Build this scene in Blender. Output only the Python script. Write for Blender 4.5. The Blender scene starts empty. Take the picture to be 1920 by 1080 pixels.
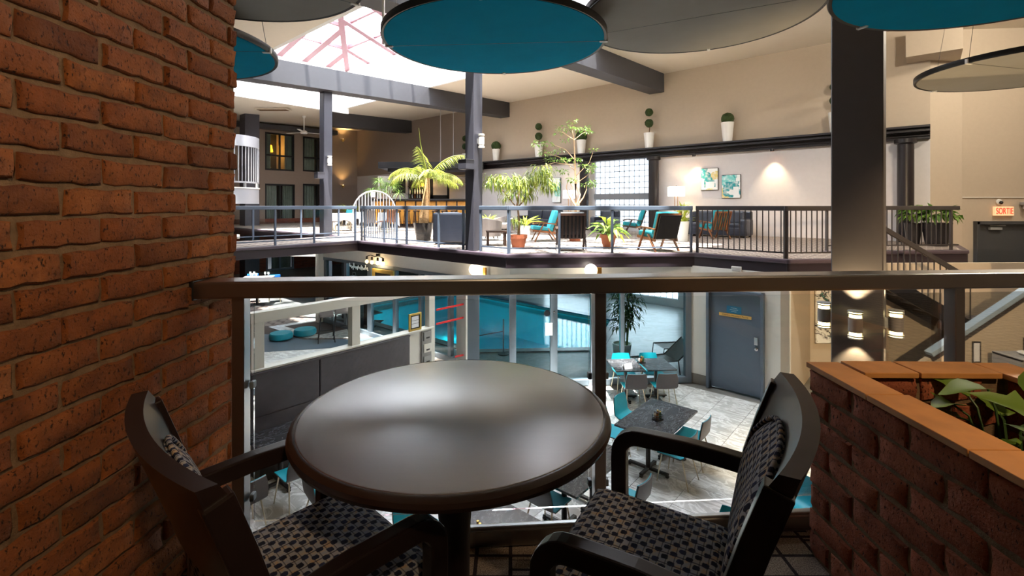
import bpy, bmesh, math, random
from mathutils import Vector, Matrix
from mathutils.geometry import tessellate_polygon
from math import sin, cos, pi, radians, sqrt, atan2

random.seed(7)
scene = bpy.context.scene
COL = scene.collection

# ------------------------------------------------------------------ camera, sky, sun, exposure
CZ, FPX = 1.34, 900.0
cam_d = bpy.data.cameras.new('camera')
cam_d.sensor_width = 36.0
cam_d.lens = FPX / 1920 * 36.0
cam_d.shift_y = -(540 - 386) / 1920
cam_d.clip_start = 0.05
cam_d.clip_end = 200
cam = bpy.data.objects.new('camera', cam_d)
COL.objects.link(cam)
cam.location = (0, 0, CZ)
cam.rotation_euler = (pi / 2, 0, 0)
scene.camera = cam

world = bpy.data.worlds.new('sky')
scene.world = world
world.use_nodes = True
wn = world.node_tree
wn.nodes['Background'].inputs[0].default_value = (0.86, 0.93, 1.0, 1)
wn.nodes['Background'].inputs[1].default_value = 8.0

sun_d = bpy.data.lights.new('sun', 'SUN')
sun_d.energy = 20.0
sun_d.angle = 0.03
sun_d.color = (1.0, 0.95, 0.86)
sun = bpy.data.objects.new('sun', sun_d)
COL.objects.link(sun)
SUN_DIR = Vector((-0.10, 1.41, -8.2)).normalized()
sun.rotation_euler = SUN_DIR.to_track_quat('-Z', 'Y').to_euler()

scene.view_settings.view_transform = 'Standard'
scene.view_settings.look = 'None'
scene.view_settings.gamma = 1.0
scene.view_settings.use_curve_mapping = False
scene.view_settings.exposure = 1.1
scene.cycles.transparent_max_bounces = 24
scene.cycles.max_bounces = 8
scene.cycles.diffuse_bounces = 5
scene.cycles.sample_clamp_indirect = 6.0
scene.cycles.caustics_reflective = False
scene.cycles.caustics_refractive = False

# ------------------------------------------------------------------ measured frames
ZN, ZF, ZL = 0.0, 0.27, -2.66          # near mezzanine, far lounge, lower level
AU = radians(139.24)
EU = Vector((cos(AU), sin(AU)))
EV = Vector((cos(AU - pi / 2), sin(AU - pi / 2)))
RU = AU                                 # rotation of the building grid
RX = radians(4.24)                      # rotation of the rail grid


def XY(u, v):
    p = EU * u + EV * v
    return (p.x, p.y)


def P3(u, v, z):
    x, y = XY(u, v)
    return Vector((x, y, z))


def at(x, y, Y):
    return Vector(((x - 960) / FPX * Y, Y, CZ - (y - 386) / FPX * Y))


def gr(x, y, z):
    Y = FPX * (CZ - z) / (y - 386)
    return Vector(((x - 960) / FPX * Y, Y, z))


def onv(x, y, v):
    k = (x - 960) / FPX
    Y = v / (EV.x * k + EV.y)
    return at(x, y, Y)


def onu(x, y, u):
    k = (x - 960) / FPX
    Y = u / (EU.x * k + EU.y)
    return at(x, y, Y)


def uv_of(p):
    q = Vector((p[0], p[1]))
    return q.dot(EU), q.dot(EV)


# portals of the skylight: daylight enters here
SK_U0, SK_U1, SK_V0, SK_V1, SK_Z = 3.2, 22.9, 6.3, 13.4, 8.45


def portal(name, loc, rot, sx, sy):
    d = bpy.data.lights.new(name, 'AREA')
    d.shape = 'RECTANGLE'
    d.size, d.size_y = sx, sy
    d.cycles.is_portal = True
    o = bpy.data.objects.new(name, d)
    COL.objects.link(o)
    o.location = loc
    o.rotation_euler = rot
    return o


portal('skylight_portal', P3((SK_U0 + SK_U1) / 2, (SK_V0 + SK_V1) / 2, SK_Z - 0.05), (0, 0, RU), SK_U1 - SK_U0, SK_V1 - SK_V0)

# ------------------------------------------------------------------ materials


def lin(c):
    return tuple((x / 255 / 12.92) if x / 255 <= 0.04045 else ((x / 255 + 0.055) / 1.055) ** 2.4 for x in c)


class NT:
    def __init__(self, name):
        self.m = bpy.data.materials.new(name)
        self.m.use_nodes = True
        self.t = self.m.node_tree
        self.bsdf = self.t.nodes['Principled BSDF']
        self.out = self.t.nodes['Material Output']

    def n(self, typ, **kw):
        x = self.t.nodes.new(typ)
        for k, v in kw.items():
            setattr(x, k, v)
        return x

    def l(self, a, b):
        self.t.links.new(a, b)

    def coord(self, kind='Object', scale=(1, 1, 1), rot=(0, 0, 0), loc=(0, 0, 0)):
        tc = self.n('ShaderNodeTexCoord')
        mp = self.n('ShaderNodeMapping')
        mp.inputs['Scale'].default_value = scale
        mp.inputs['Rotation'].default_value = rot
        mp.inputs['Location'].default_value = loc
        self.l(tc.outputs[kind], mp.inputs[0])
        return mp.outputs[0]

    def noise(self, co, scale, detail=4, rough=0.55, dist=0.0):
        x = self.n('ShaderNodeTexNoise')
        x.inputs['Scale'].default_value = scale
        x.inputs['Detail'].default_value = detail
        x.inputs['Roughness'].default_value = rough
        x.inputs['Distortion'].default_value = dist
        if co is not None:
            self.l(co, x.inputs['Vector'])
        return x.outputs['Fac']

    def ramp(self, fac, stops, interp='LINEAR'):
        r = self.n('ShaderNodeValToRGB')
        r.color_ramp.interpolation = interp
        e = r.color_ramp.elements
        while len(e) < len(stops):
            e.new(0.5)
        for el, (p, c) in zip(e, stops):
            el.position = p
            el.color = (*c, 1) if len(c) == 3 else c
        self.l(fac, r.inputs[0])
        return r.outputs[0]

    def mix(self, fac, a, b, mode='MIX'):
        x = self.n('ShaderNodeMix', data_type='RGBA', blend_type=mode)
        for sock, v in ((x.inputs[0], fac), (x.inputs[6], a), (x.inputs[7], b)):
            if hasattr(v, 'links'):
                self.l(v, sock)
            elif isinstance(v, (int, float)):
                sock.default_value = v
            else:
                sock.default_value = (*v, 1)
        return x.outputs[2]

    def math(self, op, a, b=None):
        x = self.n('ShaderNodeMath', operation=op)
        for i, v in enumerate((a, b)):
            if v is None:
                continue
            if hasattr(v, 'links'):
                self.l(v, x.inputs[i])
            else:
                x.inputs[i].default_value = v
        return x.outputs[0]

    def bump(self, h, strength=0.3, dist=0.01):
        b = self.n('ShaderNodeBump')
        b.inputs['Strength'].default_value = strength
        b.inputs['Distance'].default_value = dist
        self.l(h, b.inputs['Height'])
        self.l(b.outputs[0], self.bsdf.inputs['Normal'])

    def base(self, c):
        if hasattr(c, 'links'):
            self.l(c, self.bsdf.inputs['Base Color'])
        else:
            self.bsdf.inputs['Base Color'].default_value = (*c, 1)


def simple(name, rgb, rough=0.5, metal=0.0, var=0.06, nscale=8.0, bump=0.0, bscale=60.0, spec=0.5, coat=0.0):
    k = NT(name)
    c = lin(rgb)
    k.bsdf.inputs['Roughness'].default_value = rough
    k.bsdf.inputs['Metallic'].default_value = metal
    k.bsdf.inputs['Specular IOR Level'].default_value = spec
    k.bsdf.inputs['Coat Weight'].default_value = coat
    if coat > 0:
        k.bsdf.inputs['Coat Roughness'].default_value = 0.3
        k.bsdf.inputs['Coat IOR'].default_value = 2.8
    if var > 0:
        co = k.coord()
        f = k.noise(co, nscale, 3)
        k.base(k.ramp(f, [(0.3, tuple(x * (1 - var) for x in c)), (0.7, tuple(min(1, x * (1 + var)) for x in c))]))
        if bump > 0:
            k.bump(k.noise(co, bscale, 3), bump, 0.004)
    else:
        k.base(c)
    return k.m


def emit(name, rgb, strength, base=None):
    k = NT(name)
    k.base(lin(base or rgb))
    k.bsdf.inputs['Emission Color'].default_value = (*lin(rgb), 1)
    k.bsdf.inputs['Emission Strength'].default_value = strength
    return k.m


def glass(name, tint=(1, 1, 1), rough=0.0, ior=1.45, refl=1.0):
    k = NT(name)
    tr = k.n('ShaderNodeBsdfTransparent')
    tr.inputs[0].default_value = (*tint, 1)
    gl = k.n('ShaderNodeBsdfGlossy')
    gl.inputs['Roughness'].default_value = rough
    fr = k.n('ShaderNodeFresnel')
    fr.inputs[0].default_value = ior
    f = k.math('MULTIPLY', fr.outputs[0], refl)
    mx = k.n('ShaderNodeMixShader')
    k.l(f, mx.inputs[0])
    k.l(tr.outputs[0], mx.inputs[1])
    k.l(gl.outputs[0], mx.inputs[2])
    k.l(mx.outputs[0], k.out.inputs[0])
    return k.m


def brick_mat(name, c_dark, c_mid, c_light):
    k = NT(name)
    co = k.coord()
    oi = k.n('ShaderNodeObjectInfo')
    rnd = oi.outputs['Random']
    mp = k.n('ShaderNodeVectorMath', operation='ADD')
    sc = k.n('ShaderNodeCombineXYZ')
    k.l(k.math('MULTIPLY', rnd, 37.0), sc.inputs[0])
    k.l(k.math('MULTIPLY', rnd, 11.0), sc.inputs[2])
    k.l(co, mp.inputs[0])
    k.l(sc.outputs[0], mp.inputs[1])
    v = mp.outputs[0]
    base = k.ramp(rnd, [(0.0, lin(c_dark)), (0.22, lin(c_mid)), (0.62, lin(c_mid)), (1.0, lin(c_light))])
    n1 = k.noise(v, 18, 5, 0.62)
    c1 = k.mix(k.ramp(n1, [(0.38, (0, 0, 0)), (0.68, (1, 1, 1))]), base, tuple(x * 0.62 for x in lin(c_mid)), 'MIX')
    big = k.noise(v, 7, 3)
    c1 = k.mix(k.ramp(big, [(0.45, (0, 0, 0)), (0.75, (0.55, 0.55, 0.55))]), c1, lin(c_light))
    mv = k.n('ShaderNodeMapping')
    mv.inputs['Scale'].default_value = (120, 120, 62)
    k.l(v, mv.inputs[0])
    pits = k.noise(mv.outputs[0], 1.0, 3, 0.6)
    pm = k.ramp(pits, [(0.58, (0, 0, 0)), (0.7, (1, 1, 1))])
    c2 = k.mix(pm, c1, tuple(x * 0.22 for x in lin(c_dark)))
    k.base(c2)
    k.bsdf.inputs['Roughness'].default_value = 0.85
    h = k.math('SUBTRACT', k.math('MULTIPLY', n1, 0.8), k.math('MULTIPLY', pm, 0.55))
    h = k.math('ADD', h, k.math('MULTIPLY', k.noise(v, 140, 3), 0.35))
    k.bump(h, 1.0, 0.008)
    return k.m


def marble(name, base, vein, dark, scale, rough, tile=None, vamt=1.0, vw=0.06):
    k = NT(name)
    co = k.coord()
    oi = k.n('ShaderNodeObjectInfo')
    ad = k.n('ShaderNodeVectorMath', operation='ADD')
    cb = k.n('ShaderNodeCombineXYZ')
    k.l(k.math('MULTIPLY', oi.outputs['Random'], 53.0), cb.inputs[0])
    k.l(k.math('MULTIPLY', oi.outputs['Random'], 29.0), cb.inputs[1])
    k.l(co, ad.inputs[0])
    k.l(cb.outputs[0], ad.inputs[1])
    mp = k.n('ShaderNodeMapping')
    mp.inputs['Scale'].default_value = (1.0, 2.2, 1)
    mp.inputs['Rotation'].default_value = (0, 0, 0.7)
    k.l(ad.outputs[0], mp.inputs[0])
    n1 = k.noise(mp.outputs[0], scale, 8, 0.62, 1.6)
    v1 = k.ramp(n1, [(0.5 - vw, (0, 0, 0)), (0.5, (1, 1, 1)), (0.5 + vw, (0, 0, 0))])
    n2 = k.noise(mp.outputs[0], scale * 0.6, 6, 0.6, 0.8)
    b = k.ramp(n2, [(0.3, lin(dark)), (0.65, lin(base))])
    k.base(k.mix(k.math('MULTIPLY', v1, vamt), b, lin(vein)))
    k.bsdf.inputs['Roughness'].default_value = rough
    return k.m


def fabric_mat(name):
    k = NT(name)
    co = k.coord('UV')
    ch = k.n('ShaderNodeTexChecker')
    ch.inputs['Scale'].default_value = 1 / 0.0185
    ns = k.n('ShaderNodeTexNoise')
    ns.inputs['Scale'].default_value = 160
    dv = k.n('ShaderNodeVectorMath', operation='SCALE')
    k.l(ns.outputs['Color'], dv.inputs[0])
    dv.inputs['Scale'].default_value = 0.006
    av = k.n('ShaderNodeVectorMath', operation='ADD')
    k.l(co, ns.inputs['Vector'])
    k.l(co, av.inputs[0])
    k.l(dv.outputs[0], av.inputs[1])
    k.l(av.outputs[0], ch.inputs['Vector'])
    pick = k.noise(co, 42, 2)
    light = k.ramp(pick, [(0.4, lin((142, 146, 158))), (0.56, lin((158, 152, 146))), (0.66, lin((172, 146, 120)))])
    dark = k.ramp(k.noise(co, 28, 2), [(0.4, lin((26, 27, 42))), (0.65, lin((40, 48, 78)))])
    sx = k.n('ShaderNodeSeparateXYZ')
    k.l(co, sx.inputs[0])
    sw = k.n('ShaderNodeSeparateXYZ')
    k.l(av.outputs[0], sw.inputs[0])
    q1 = k.math('SINE', k.math('MULTIPLY', sw.outputs[0], pi / 0.0185))
    q2 = k.math('SINE', k.math('MULTIPLY', sw.outputs[1], pi / 0.0185))
    sq = k.math('MULTIPLY', q1, q2)
    msk = k.ramp(sq, [(0.10, (0, 0, 0)), (0.24, (1, 1, 1))])
    c = k.mix(msk, light, dark)
    ln = k.math('FRACT', k.math('MULTIPLY', sx.outputs[0], 1 / 0.037))
    lm = k.math('LESS_THAN', ln, 0.1)
    c = k.mix(k.math('MULTIPLY', lm, 0.8), c, lin((40, 42, 60)))
    ln2 = k.math('FRACT', k.math('MULTIPLY', sx.outputs[1], 1 / 0.0185))
    lm2 = k.math('LESS_THAN', ln2, 0.14)
    c = k.mix(k.math('MULTIPLY', lm2, 0.65), c, lin((40, 42, 58)))
    k.base(c)
    k.bsdf.inputs['Roughness'].default_value = 0.92
    k.bsdf.inputs['Specular IOR Level'].default_value = 0.15
    k.bump(k.math('ADD', k.math('MULTIPLY', ch.outputs['Fac'], 0.6), k.noise(co, 500, 2)), 0.35, 0.003)
    return k.m


def carpet_grid(name):
    k = NT(name)
    co = k.coord()
    f = k.noise(co, 220, 3)
    base = k.ramp(f, [(0.35, lin((100, 86, 76))), (0.65, lin((176, 160, 146)))])
    sx = k.n('ShaderNodeSeparateXYZ')
    k.l(co, sx.inputs[0])

    def lines(sock, per, off, w):
        q = k.math('FRACT', k.math('ADD', k.math('MULTIPLY', sock, 1 / per), off))
        return k.math('LESS_THAN', q, w)
    a = lines(sx.outputs[0], 0.13, 0.1, 0.11)
    b = lines(sx.outputs[1], 0.105, 0.55, 0.13)
    sel = k.n('ShaderNodeTexChecker')
    sel.inputs['Scale'].default_value = 3.3
    k.l(co, sel.inputs['Vector'])
    c2 = lines(sx.outputs[1], 0.052, 0.1, 0.2)
    m = k.math('MAXIMUM', a, b)
    m = k.math('MAXIMUM', m, k.math('MULTIPLY', c2, k.math('MULTIPLY', sel.outputs['Fac'], lines(sx.outputs[0], 0.39, 0.0, 0.4))))
    k.base(k.mix(k.math('MULTIPLY', m, 0.93), base, lin((32, 24, 34))))
    k.bsdf.inputs['Roughness'].default_value = 1.0
    k.bsdf.inputs['Specular IOR Level'].default_value = 0.1
    k.bump(f, 0.6, 0.004)
    return k.m


def carpet_zig(name, c1, c2, scale=4.0):
    """taupe carpet with a dark broken zig-zag"""
    k = NT(name)
    co = k.coord(rot=(0, 0, -AU))
    sx = k.n('ShaderNodeSeparateXYZ')
    k.l(co, sx.inputs[0])
    zig = k.math('PINGPONG', k.math('MULTIPLY', sx.outputs[0], scale), 0.5)
    w = k.math('FRACT', k.math('ADD', k.math('MULTIPLY', sx.outputs[1], scale), zig))
    m = k.math('LESS_THAN', w, 0.34)
    cut = k.math('LESS_THAN', k.math('FRACT', k.math('MULTIPLY', sx.outputs[0], scale * 2)), 0.82)
    m = k.math('MULTIPLY', m, cut)
    nz = k.noise(co, 120, 2)
    base = k.ramp(nz, [(0.3, tuple(x * 0.8 for x in lin(c1))), (0.7, lin(c1))])
    k.base(k.mix(k.math('MULTIPLY', m, 0.85), base, lin(c2)))
    k.bsdf.inputs['Roughness'].default_value = 1.0
    k.bsdf.inputs['Specular IOR Level'].default_value = 0.1
    return k.m


def leaf_mat(name, a, b, trans=0.35):
    k = NT(name)
    g = k.n('ShaderNodeNewGeometry')
    c = k.ramp(g.outputs['Random Per Island'], [(0.0, lin(a)), (1.0, lin(b))])
    k.base(c)
    k.bsdf.inputs['Roughness'].default_value = 0.5
    tl = k.n('ShaderNodeBsdfTranslucent')
    k.l(c, tl.inputs[0])
    mx = k.n('ShaderNodeMixShader')
    mx.inputs[0].default_value = trans
    k.l(k.bsdf.outputs[0], mx.inputs[1])
    k.l(tl.outputs[0], mx.inputs[2])
    k.l(mx.outputs[0], k.out.inputs[0])
    return k.m


def small_brick(name):
    k = NT(name)
    co = k.coord(rot=(0, 0, 0))
    tc = k.n('ShaderNodeTexBrick')
    tc.inputs['Scale'].default_value = 1.0
    tc.inputs['Brick Width'].default_value = 0.24
    tc.inputs['Row Height'].default_value = 0.088
    tc.inputs['Mortar Size'].default_value = 0.006
    tc.inputs['Color1'].default_value = (*lin((132, 66, 44)), 1)
    tc.inputs['Color2'].default_value = (*lin((108, 52, 36)), 1)
    tc.inputs['Mortar'].default_value = (*lin((110, 88, 74)), 1)
    sx = k.n('ShaderNodeSeparateXYZ')
    cx = k.n('ShaderNodeCombineXYZ')
    k.l(co, sx.inputs[0])
    k.l(sx.outputs[0], cx.inputs[0])
    k.l(sx.outputs[2], cx.inputs[1])
    k.l(cx.outputs[0], tc.inputs['Vector'])
    k.base(tc.outputs['Color'])
    k.bsdf.inputs['Roughness'].default_value = 0.85
    return k.m


def tabletop_mat(name):
    k = NT(name)
    co = k.coord(scale=(1, 6, 1))
    f = k.noise(co, 9, 6, 0.6)
    k.base(k.ramp(f, [(0.3, lin((52, 38, 35))), (0.7, lin((68, 51, 46)))]))
    k.bsdf.inputs['Roughness'].default_value = 0.40
    k.bsdf.inputs['Specular IOR Level'].default_value = 1.0
    k.bsdf.inputs['Coat Weight'].default_value = 1.0
    k.bsdf.inputs['Coat Roughness'].default_value = 0.3
    k.bsdf.inputs['Coat IOR'].default_value = 3.0
    k.bump(k.noise(co, 60, 4), 0.05, 0.002)
    return k.m


def water_mat(name):
    k = NT(name)
    tr = k.n('ShaderNodeBsdfTransparent')
    tr.inputs[0].default_value = (0.06, 0.66, 0.74, 1)
    gl = k.n('ShaderNodeBsdfGlossy')
    gl.inputs['Roughness'].default_value = 0.03
    co = k.coord()
    b = k.n('ShaderNodeBump')
    b.inputs['Strength'].default_value = 0.13
    b.inputs['Distance'].default_value = 0.02
    k.l(k.noise(co, 5.0, 3, 0.5, 0.6), b.inputs['Height'])
    k.l(b.outputs[0], gl.inputs['Normal'])
    fr = k.n('ShaderNodeFresnel')
    fr.inputs[0].default_value = 1.33
    k.l(b.outputs[0], fr.inputs['Normal'])
    mx = k.n('ShaderNodeMixShader')
    k.l(fr.outputs[0], mx.inputs[0])
    k.l(tr.outputs[0], mx.inputs[1])
    k.l(gl.outputs[0], mx.inputs[2])
    k.l(mx.outputs[0], k.out.inputs[0])
    return k.m


def art_mat(name, seed, style='blocks'):
    k = NT(name)
    co = k.coord('UV', loc=(seed, seed * 0.7, 0))
    if style == 'blocks':
        vo = k.n('ShaderNodeTexVoronoi', distance='CHEBYCHEV')
        vo.inputs['Scale'].default_value = 3.2
        k.l(co, vo.inputs['Vector'])
        sp = k.n('ShaderNodeSeparateColor')
        k.l(vo.outputs['Color'], sp.inputs[0])
        c = k.ramp(sp.outputs[0], [(0.0, lin((232, 236, 236))), (0.3, lin((236, 238, 236))), (0.34, lin((30, 150, 156))), (0.5, lin((120, 205, 200))), (0.62, lin((18, 120, 130))),
                                   (0.7, lin((228, 238, 236))), (0.86, lin((225, 205, 130))), (0.93, lin((60, 180, 175)))], 'CONSTANT')
        c = k.mix(k.ramp(k.noise(co, 7, 5), [(0.45, (0, 0, 0)), (0.7, (0.8, 0.8, 0.8))]), c, lin((238, 240, 240)))
    else:
        n = k.noise(co, 3.2, 9, 0.75, 1.2)
        c = k.ramp(n, [(0.0, lin((232, 232, 230))), (0.535, lin((230, 230, 226))), (0.56, lin((60, 52, 56))), (0.60, lin((24, 20, 26))), (0.63, lin((60, 165, 150))), (0.7, lin((230, 228, 224)))])
    k.base(c)
    k.bsdf.inputs['Roughness'].default_value = 0.6
    return k.m


M = {}
M['brick'] = brick_mat('brick', (80, 40, 14), (128, 68, 24), (152, 90, 40))
M['brick_dark'] = brick_mat('planter_brick', (108, 52, 32), (152, 76, 46), (168, 94, 62))
M['mortar'] = simple('mortar', (116, 92, 68), 0.95, var=0.22, nscale=30, bump=0.7, bscale=160)
M['rim_tile'] = simple('rim_tile', (198, 138, 80), 0.5, var=0.14, nscale=9, bump=0.05)
M['rail_brown'] = simple('rail_brown', (36, 25, 21), 0.32, var=0.04, spec=0.8, coat=1.0)
M['espresso'] = simple('espresso_wood', (30, 20, 19), 0.32, var=0.12, nscale=20, spec=0.4)
M['espresso_worn'] = simple('espresso_worn', (46, 36, 34), 0.45, var=0.2, nscale=14, spec=0.3)
M['table_rim'] = simple('table_rim', (40, 26, 22), 0.25, var=0.1, spec=0.6)
M['tabletop'] = tabletop_mat('tabletop')
M['fabric'] = fabric_mat('check_fabric')
M['carpet_near'] = carpet_grid('grid_carpet')
M['carpet_far'] = carpet_zig('zigzag_carpet', (160, 148, 138), (76, 66, 66), 3.4)
M['carpet_low'] = carpet_zig('dark_carpet', (120, 108, 102), (58, 50, 50), 3.0)
M['carpet_dark'] = simple('plain_dark_carpet', (66, 56, 52), 1.0, var=0.1, nscale=30)
M['marble'] = marble('pale_marble', (208, 207, 205), (236, 236, 235), (174, 172, 169), 1.7, 0.22)
M['grout'] = simple('grout', (120, 116, 110), 0.9)
M['deck'] = marble('pool_deck', (112, 114, 114), (140, 142, 142), (84, 86, 88), 1.2, 0.3, vamt=0.5)
M['marble_dark'] = marble('dark_marble', (62, 62, 66), (150, 150, 156), (48, 48, 52), 3.0, 0.2, vamt=0.5, vw=0.015)
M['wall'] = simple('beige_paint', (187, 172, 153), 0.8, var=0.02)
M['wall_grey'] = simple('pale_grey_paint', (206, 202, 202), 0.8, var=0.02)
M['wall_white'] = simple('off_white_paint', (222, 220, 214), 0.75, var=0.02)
M['wall_dim'] = simple('shaded_beige_paint', (150, 134, 122), 0.8, var=0.02)  # beige wall with the dimness away from the skylight put into its colour
M['wall_taupe'] = simple('taupe_paint', (150, 134, 122), 0.8, var=0.03)
M['ceiling'] = simple('cream_ceiling', (226, 216, 200), 0.9, var=0.015)
M['well'] = simple('white_well', (238, 238, 236), 0.9, var=0.01)
M['beam'] = simple('charcoal_paint', (66, 66, 71), 0.6, var=0.03)
M['column'] = simple('slate_paint', (62, 62, 72), 0.5, var=0.03)
M['column_c'] = simple('graphite_cladding', (62, 58, 60), 0.55, var=0.04)
M['fascia'] = simple('aubergine_paint', (40, 32, 40), 0.4, var=0.05)
M['nosing'] = simple('nosing', (74, 64, 74), 0.4, var=0.05)
M['rail_blue'] = simple('blue_grey_rail', (92, 104, 122), 0.35, var=0.03)
M['rail_dark'] = simple('dark_rail', (58, 54, 54), 0.4, var=0.04)
M['black'] = simple('black_paint', (19, 18, 21), 0.4, var=0.04)
M['ledge'] = simple('ledge_black', (30, 25, 28), 0.35, var=0.06)
M['teal_disc'] = simple('teal_acoustic_felt', (0, 130, 162), 0.95, var=0.05, nscale=3, bump=0.15, bscale=400, spec=0.08)
M['grey_disc'] = simple('grey_acoustic_felt', (146, 142, 136), 0.95, var=0.03, nscale=3, bump=0.15, bscale=400, spec=0.1)
M['mullion'] = simple('rose_mullion', (158, 116, 124), 0.5, var=0.03)
M['glass'] = glass('clear_glass', (0.96, 0.98, 0.975), refl=0.6)
M['sky_glass'] = glass('skylight_glass', (0.97, 0.985, 1.0), refl=0.4)
M['glass_tint'] = glass('tinted_glass', (0.74, 0.85, 0.87), refl=0.6)
M['alu'] = simple('grey_aluminium', (112, 124, 136), 0.4, metal=0.3, var=0.03)
M['alu_white'] = simple('white_frame_paint', (216, 214, 206), 0.5, var=0.02)
M['slate_door'] = simple('slate_door_paint', (92, 106, 122), 0.45, var=0.02)
M['char_door'] = simple('charcoal_door_paint', (62, 64, 68), 0.45, var=0.02)
M['chrome'] = simple('chrome', (200, 200, 205), 0.2, metal=1.0, var=0)
M['brass'] = simple('brass', (190, 140, 70), 0.3, metal=1.0, var=0)
M['gold_frame'] = simple('gold_frame', (200, 170, 90), 0.4, metal=0.6, var=0.05)
M['teal_seat'] = simple('teal_vinyl', (0, 150, 170), 0.5, var=0.04)
M['teal_cush'] = simple('teal_cushion', (60, 170, 190), 0.8, var=0.05)
M['teal_cush2'] = simple('deep_teal_cushion', (20, 140, 150), 0.8, var=0.05)
M['cafe_shell'] = simple('cafe_shell_grey', (86, 80, 82), 0.5, var=0.03)
M['cap_blue'] = simple('steel_blue_cap', (150, 170, 190), 0.4, var=0.02)
M['shell_grey'] = simple('grey_shell', (120, 112, 110), 0.45, var=0.03)
M['leg_metal'] = simple('champagne_metal', (196, 184, 160), 0.3, metal=0.6, var=0)
M['walnut'] = simple('walnut', (120, 74, 44), 0.4, var=0.2, nscale=12)
M['walnut_dark'] = simple('dark_walnut', (66, 46, 38), 0.4, var=0.2, nscale=12)
M['leather'] = simple('charcoal_leather', (42, 46, 58), 0.38, var=0.06, nscale=5)
M['banquette'] = simple('charcoal_banquette', (74, 70, 76), 0.42, var=0.1, nscale=9, bump=0.1, bscale=90)
M['terracotta'] = simple('terracotta', (150, 84, 56), 0.7, var=0.12, nscale=6)
M['white_pot'] = simple('white_glaze', (235, 234, 230), 0.35, var=0.01)
M['black_pot'] = simple('black_glaze', (30, 28, 30), 0.2, var=0.02)
M['soil'] = simple('soil', (52, 38, 28), 1.0, var=0.4, nscale=30, bump=0.8)
M['leaf_yellow'] = leaf_mat('sunlit_leaf', (150, 176, 40), (210, 214, 96), 0.4)
M['leaf_fig'] = leaf_mat('fig_leaf', (56, 82, 24), (164, 174, 74), 0.35)
M['leaf_palm'] = leaf_mat('palm_leaf', (92, 112, 26), (168, 168, 76), 0.4)
M['leaf_green'] = leaf_mat('green_leaf', (70, 110, 40), (130, 160, 70), 0.35)
M['leaf_dark'] = leaf_mat('dark_leaf', (34, 62, 30), (70, 100, 44), 0.25)
M['leaf_ivy'] = leaf_mat('planter_leaf', (62, 104, 44), (132, 160, 54), 0.3)
M['leaf_grey'] = leaf_mat('planter_leaf_pale', (78, 104, 78), (110, 130, 90), 0.25)
M['topiary'] = simple('topiary_green', (48, 66, 30), 0.9, var=0.4, nscale=40, bump=0.9, bscale=120)
M['trunk_pale'] = simple('pale_bark', (196, 160, 124), 0.8, var=0.15, nscale=14)
M['trunk_palm'] = simple('palm_bark', (176, 140, 100), 0.9, var=0.35, nscale=26, bump=0.8, bscale=40)
M['trunk'] = simple('brown_bark', (110, 84, 60), 0.9, var=0.3, nscale=20)
M['cloth'] = simple('white_tablecloth', (236, 236, 238), 0.85, var=0.01)
M['white'] = simple('white_plastic', (228, 226, 222), 0.4, var=0.01)
M['pale_metal'] = simple('pale_grey_metal', (150, 150, 154), 0.4, var=0.01)
M['white_metal'] = simple('white_metal', (214, 214, 216), 0.4, var=0.01)
M['curtain'] = simple('grey_green_curtain', (128, 138, 128), 0.9, var=0.1, nscale=3)
M['dark_void'] = simple('dark_interior', (30, 30, 34), 0.7, var=0.1)
M['pool_tile'] = simple('pool_tile', (40, 190, 205), 0.4, var=0.08, nscale=2)
M['pool_band'] = simple('navy_pool_band', (18, 34, 60), 0.3, var=0.1)
M['water'] = water_mat('pool_water')
M['small_brick'] = small_brick('small_brick')
M['shade'] = emit('lit_lampshade', (255, 238, 215), 1.6, (240, 232, 220))
M['amber'] = emit('amber_lamp', (255, 170, 30), 3.0)
M['lamp_glow_paint'] = simple('painted_lamp_glow', (200, 130, 30), 0.9, var=0.05)  # lamp glow on the room wall, put into the colour
M['globe'] = emit('lit_globe', (255, 236, 208), 1.25, (245, 240, 230))
M['bulb'] = emit('lit_bulb', (255, 214, 150), 4.0)
M['warm_strip'] = emit('warm_light_slot', (255, 226, 160), 6.0)
M['exit_red'] = emit('exit_letter_red', (255, 24, 12), 0.9)
M['exit_face'] = emit('exit_face', (255, 200, 150), 0.35)
M['sign_blue'] = simple('sign_blue', (38, 116, 152), 0.5, var=0.02)
M['sign_yellow'] = simple('sign_yellow', (232, 182, 100), 0.5, var=0.02)
M['ink'] = simple('ink', (60, 44, 30), 0.6, var=0)
M['ink_white'] = simple('white_ink', (225, 235, 240), 0.6, var=0)
M['red'] = simple('red_tape', (206, 34, 34), 0.5, var=0)
M['paper'] = simple('paper', (226, 228, 236), 0.8, var=0.01)
M['grey_box'] = simple('grey_plastic', (142, 142, 142), 0.4, var=0.03)
M['blue_chair'] = simple('blue_vinyl', (20, 100, 180), 0.5, var=0.03)
M['honey'] = simple('honey_wood', (214, 150, 62), 0.45, var=0.15, nscale=6)
M['bottle_a'] = simple('amber_bottle', (150, 90, 40), 0.2, var=0.1)
M['bottle_b'] = simple('green_bottle', (60, 90, 60), 0.2, var=0.1)
M['bottle_c'] = simple('clear_bottle', (190, 200, 200), 0.15, var=0.05)
M['stucco'] = simple('glass_block_frame', (120, 122, 126), 0.6, var=0.02)
gb = NT('glass_block')
gbt = gb.n('ShaderNodeBsdfTranslucent')
gbt.inputs[0].default_value = (0.93, 0.97, 1.0, 1)
gbr = gb.n('ShaderNodeBsdfTransparent')
gbr.inputs[0].default_value = (0.8, 0.86, 0.9, 1)
gbm = gb.n('ShaderNodeMixShader')
gbm.inputs[0].default_value = 0.2
gb.l(gbt.outputs[0], gbm.inputs[1])
gb.l(gbr.outputs[0], gbm.inputs[2])
gb.l(gbm.outputs[0], gb.out.inputs[0])
M['block_low'] = gb.m
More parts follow.
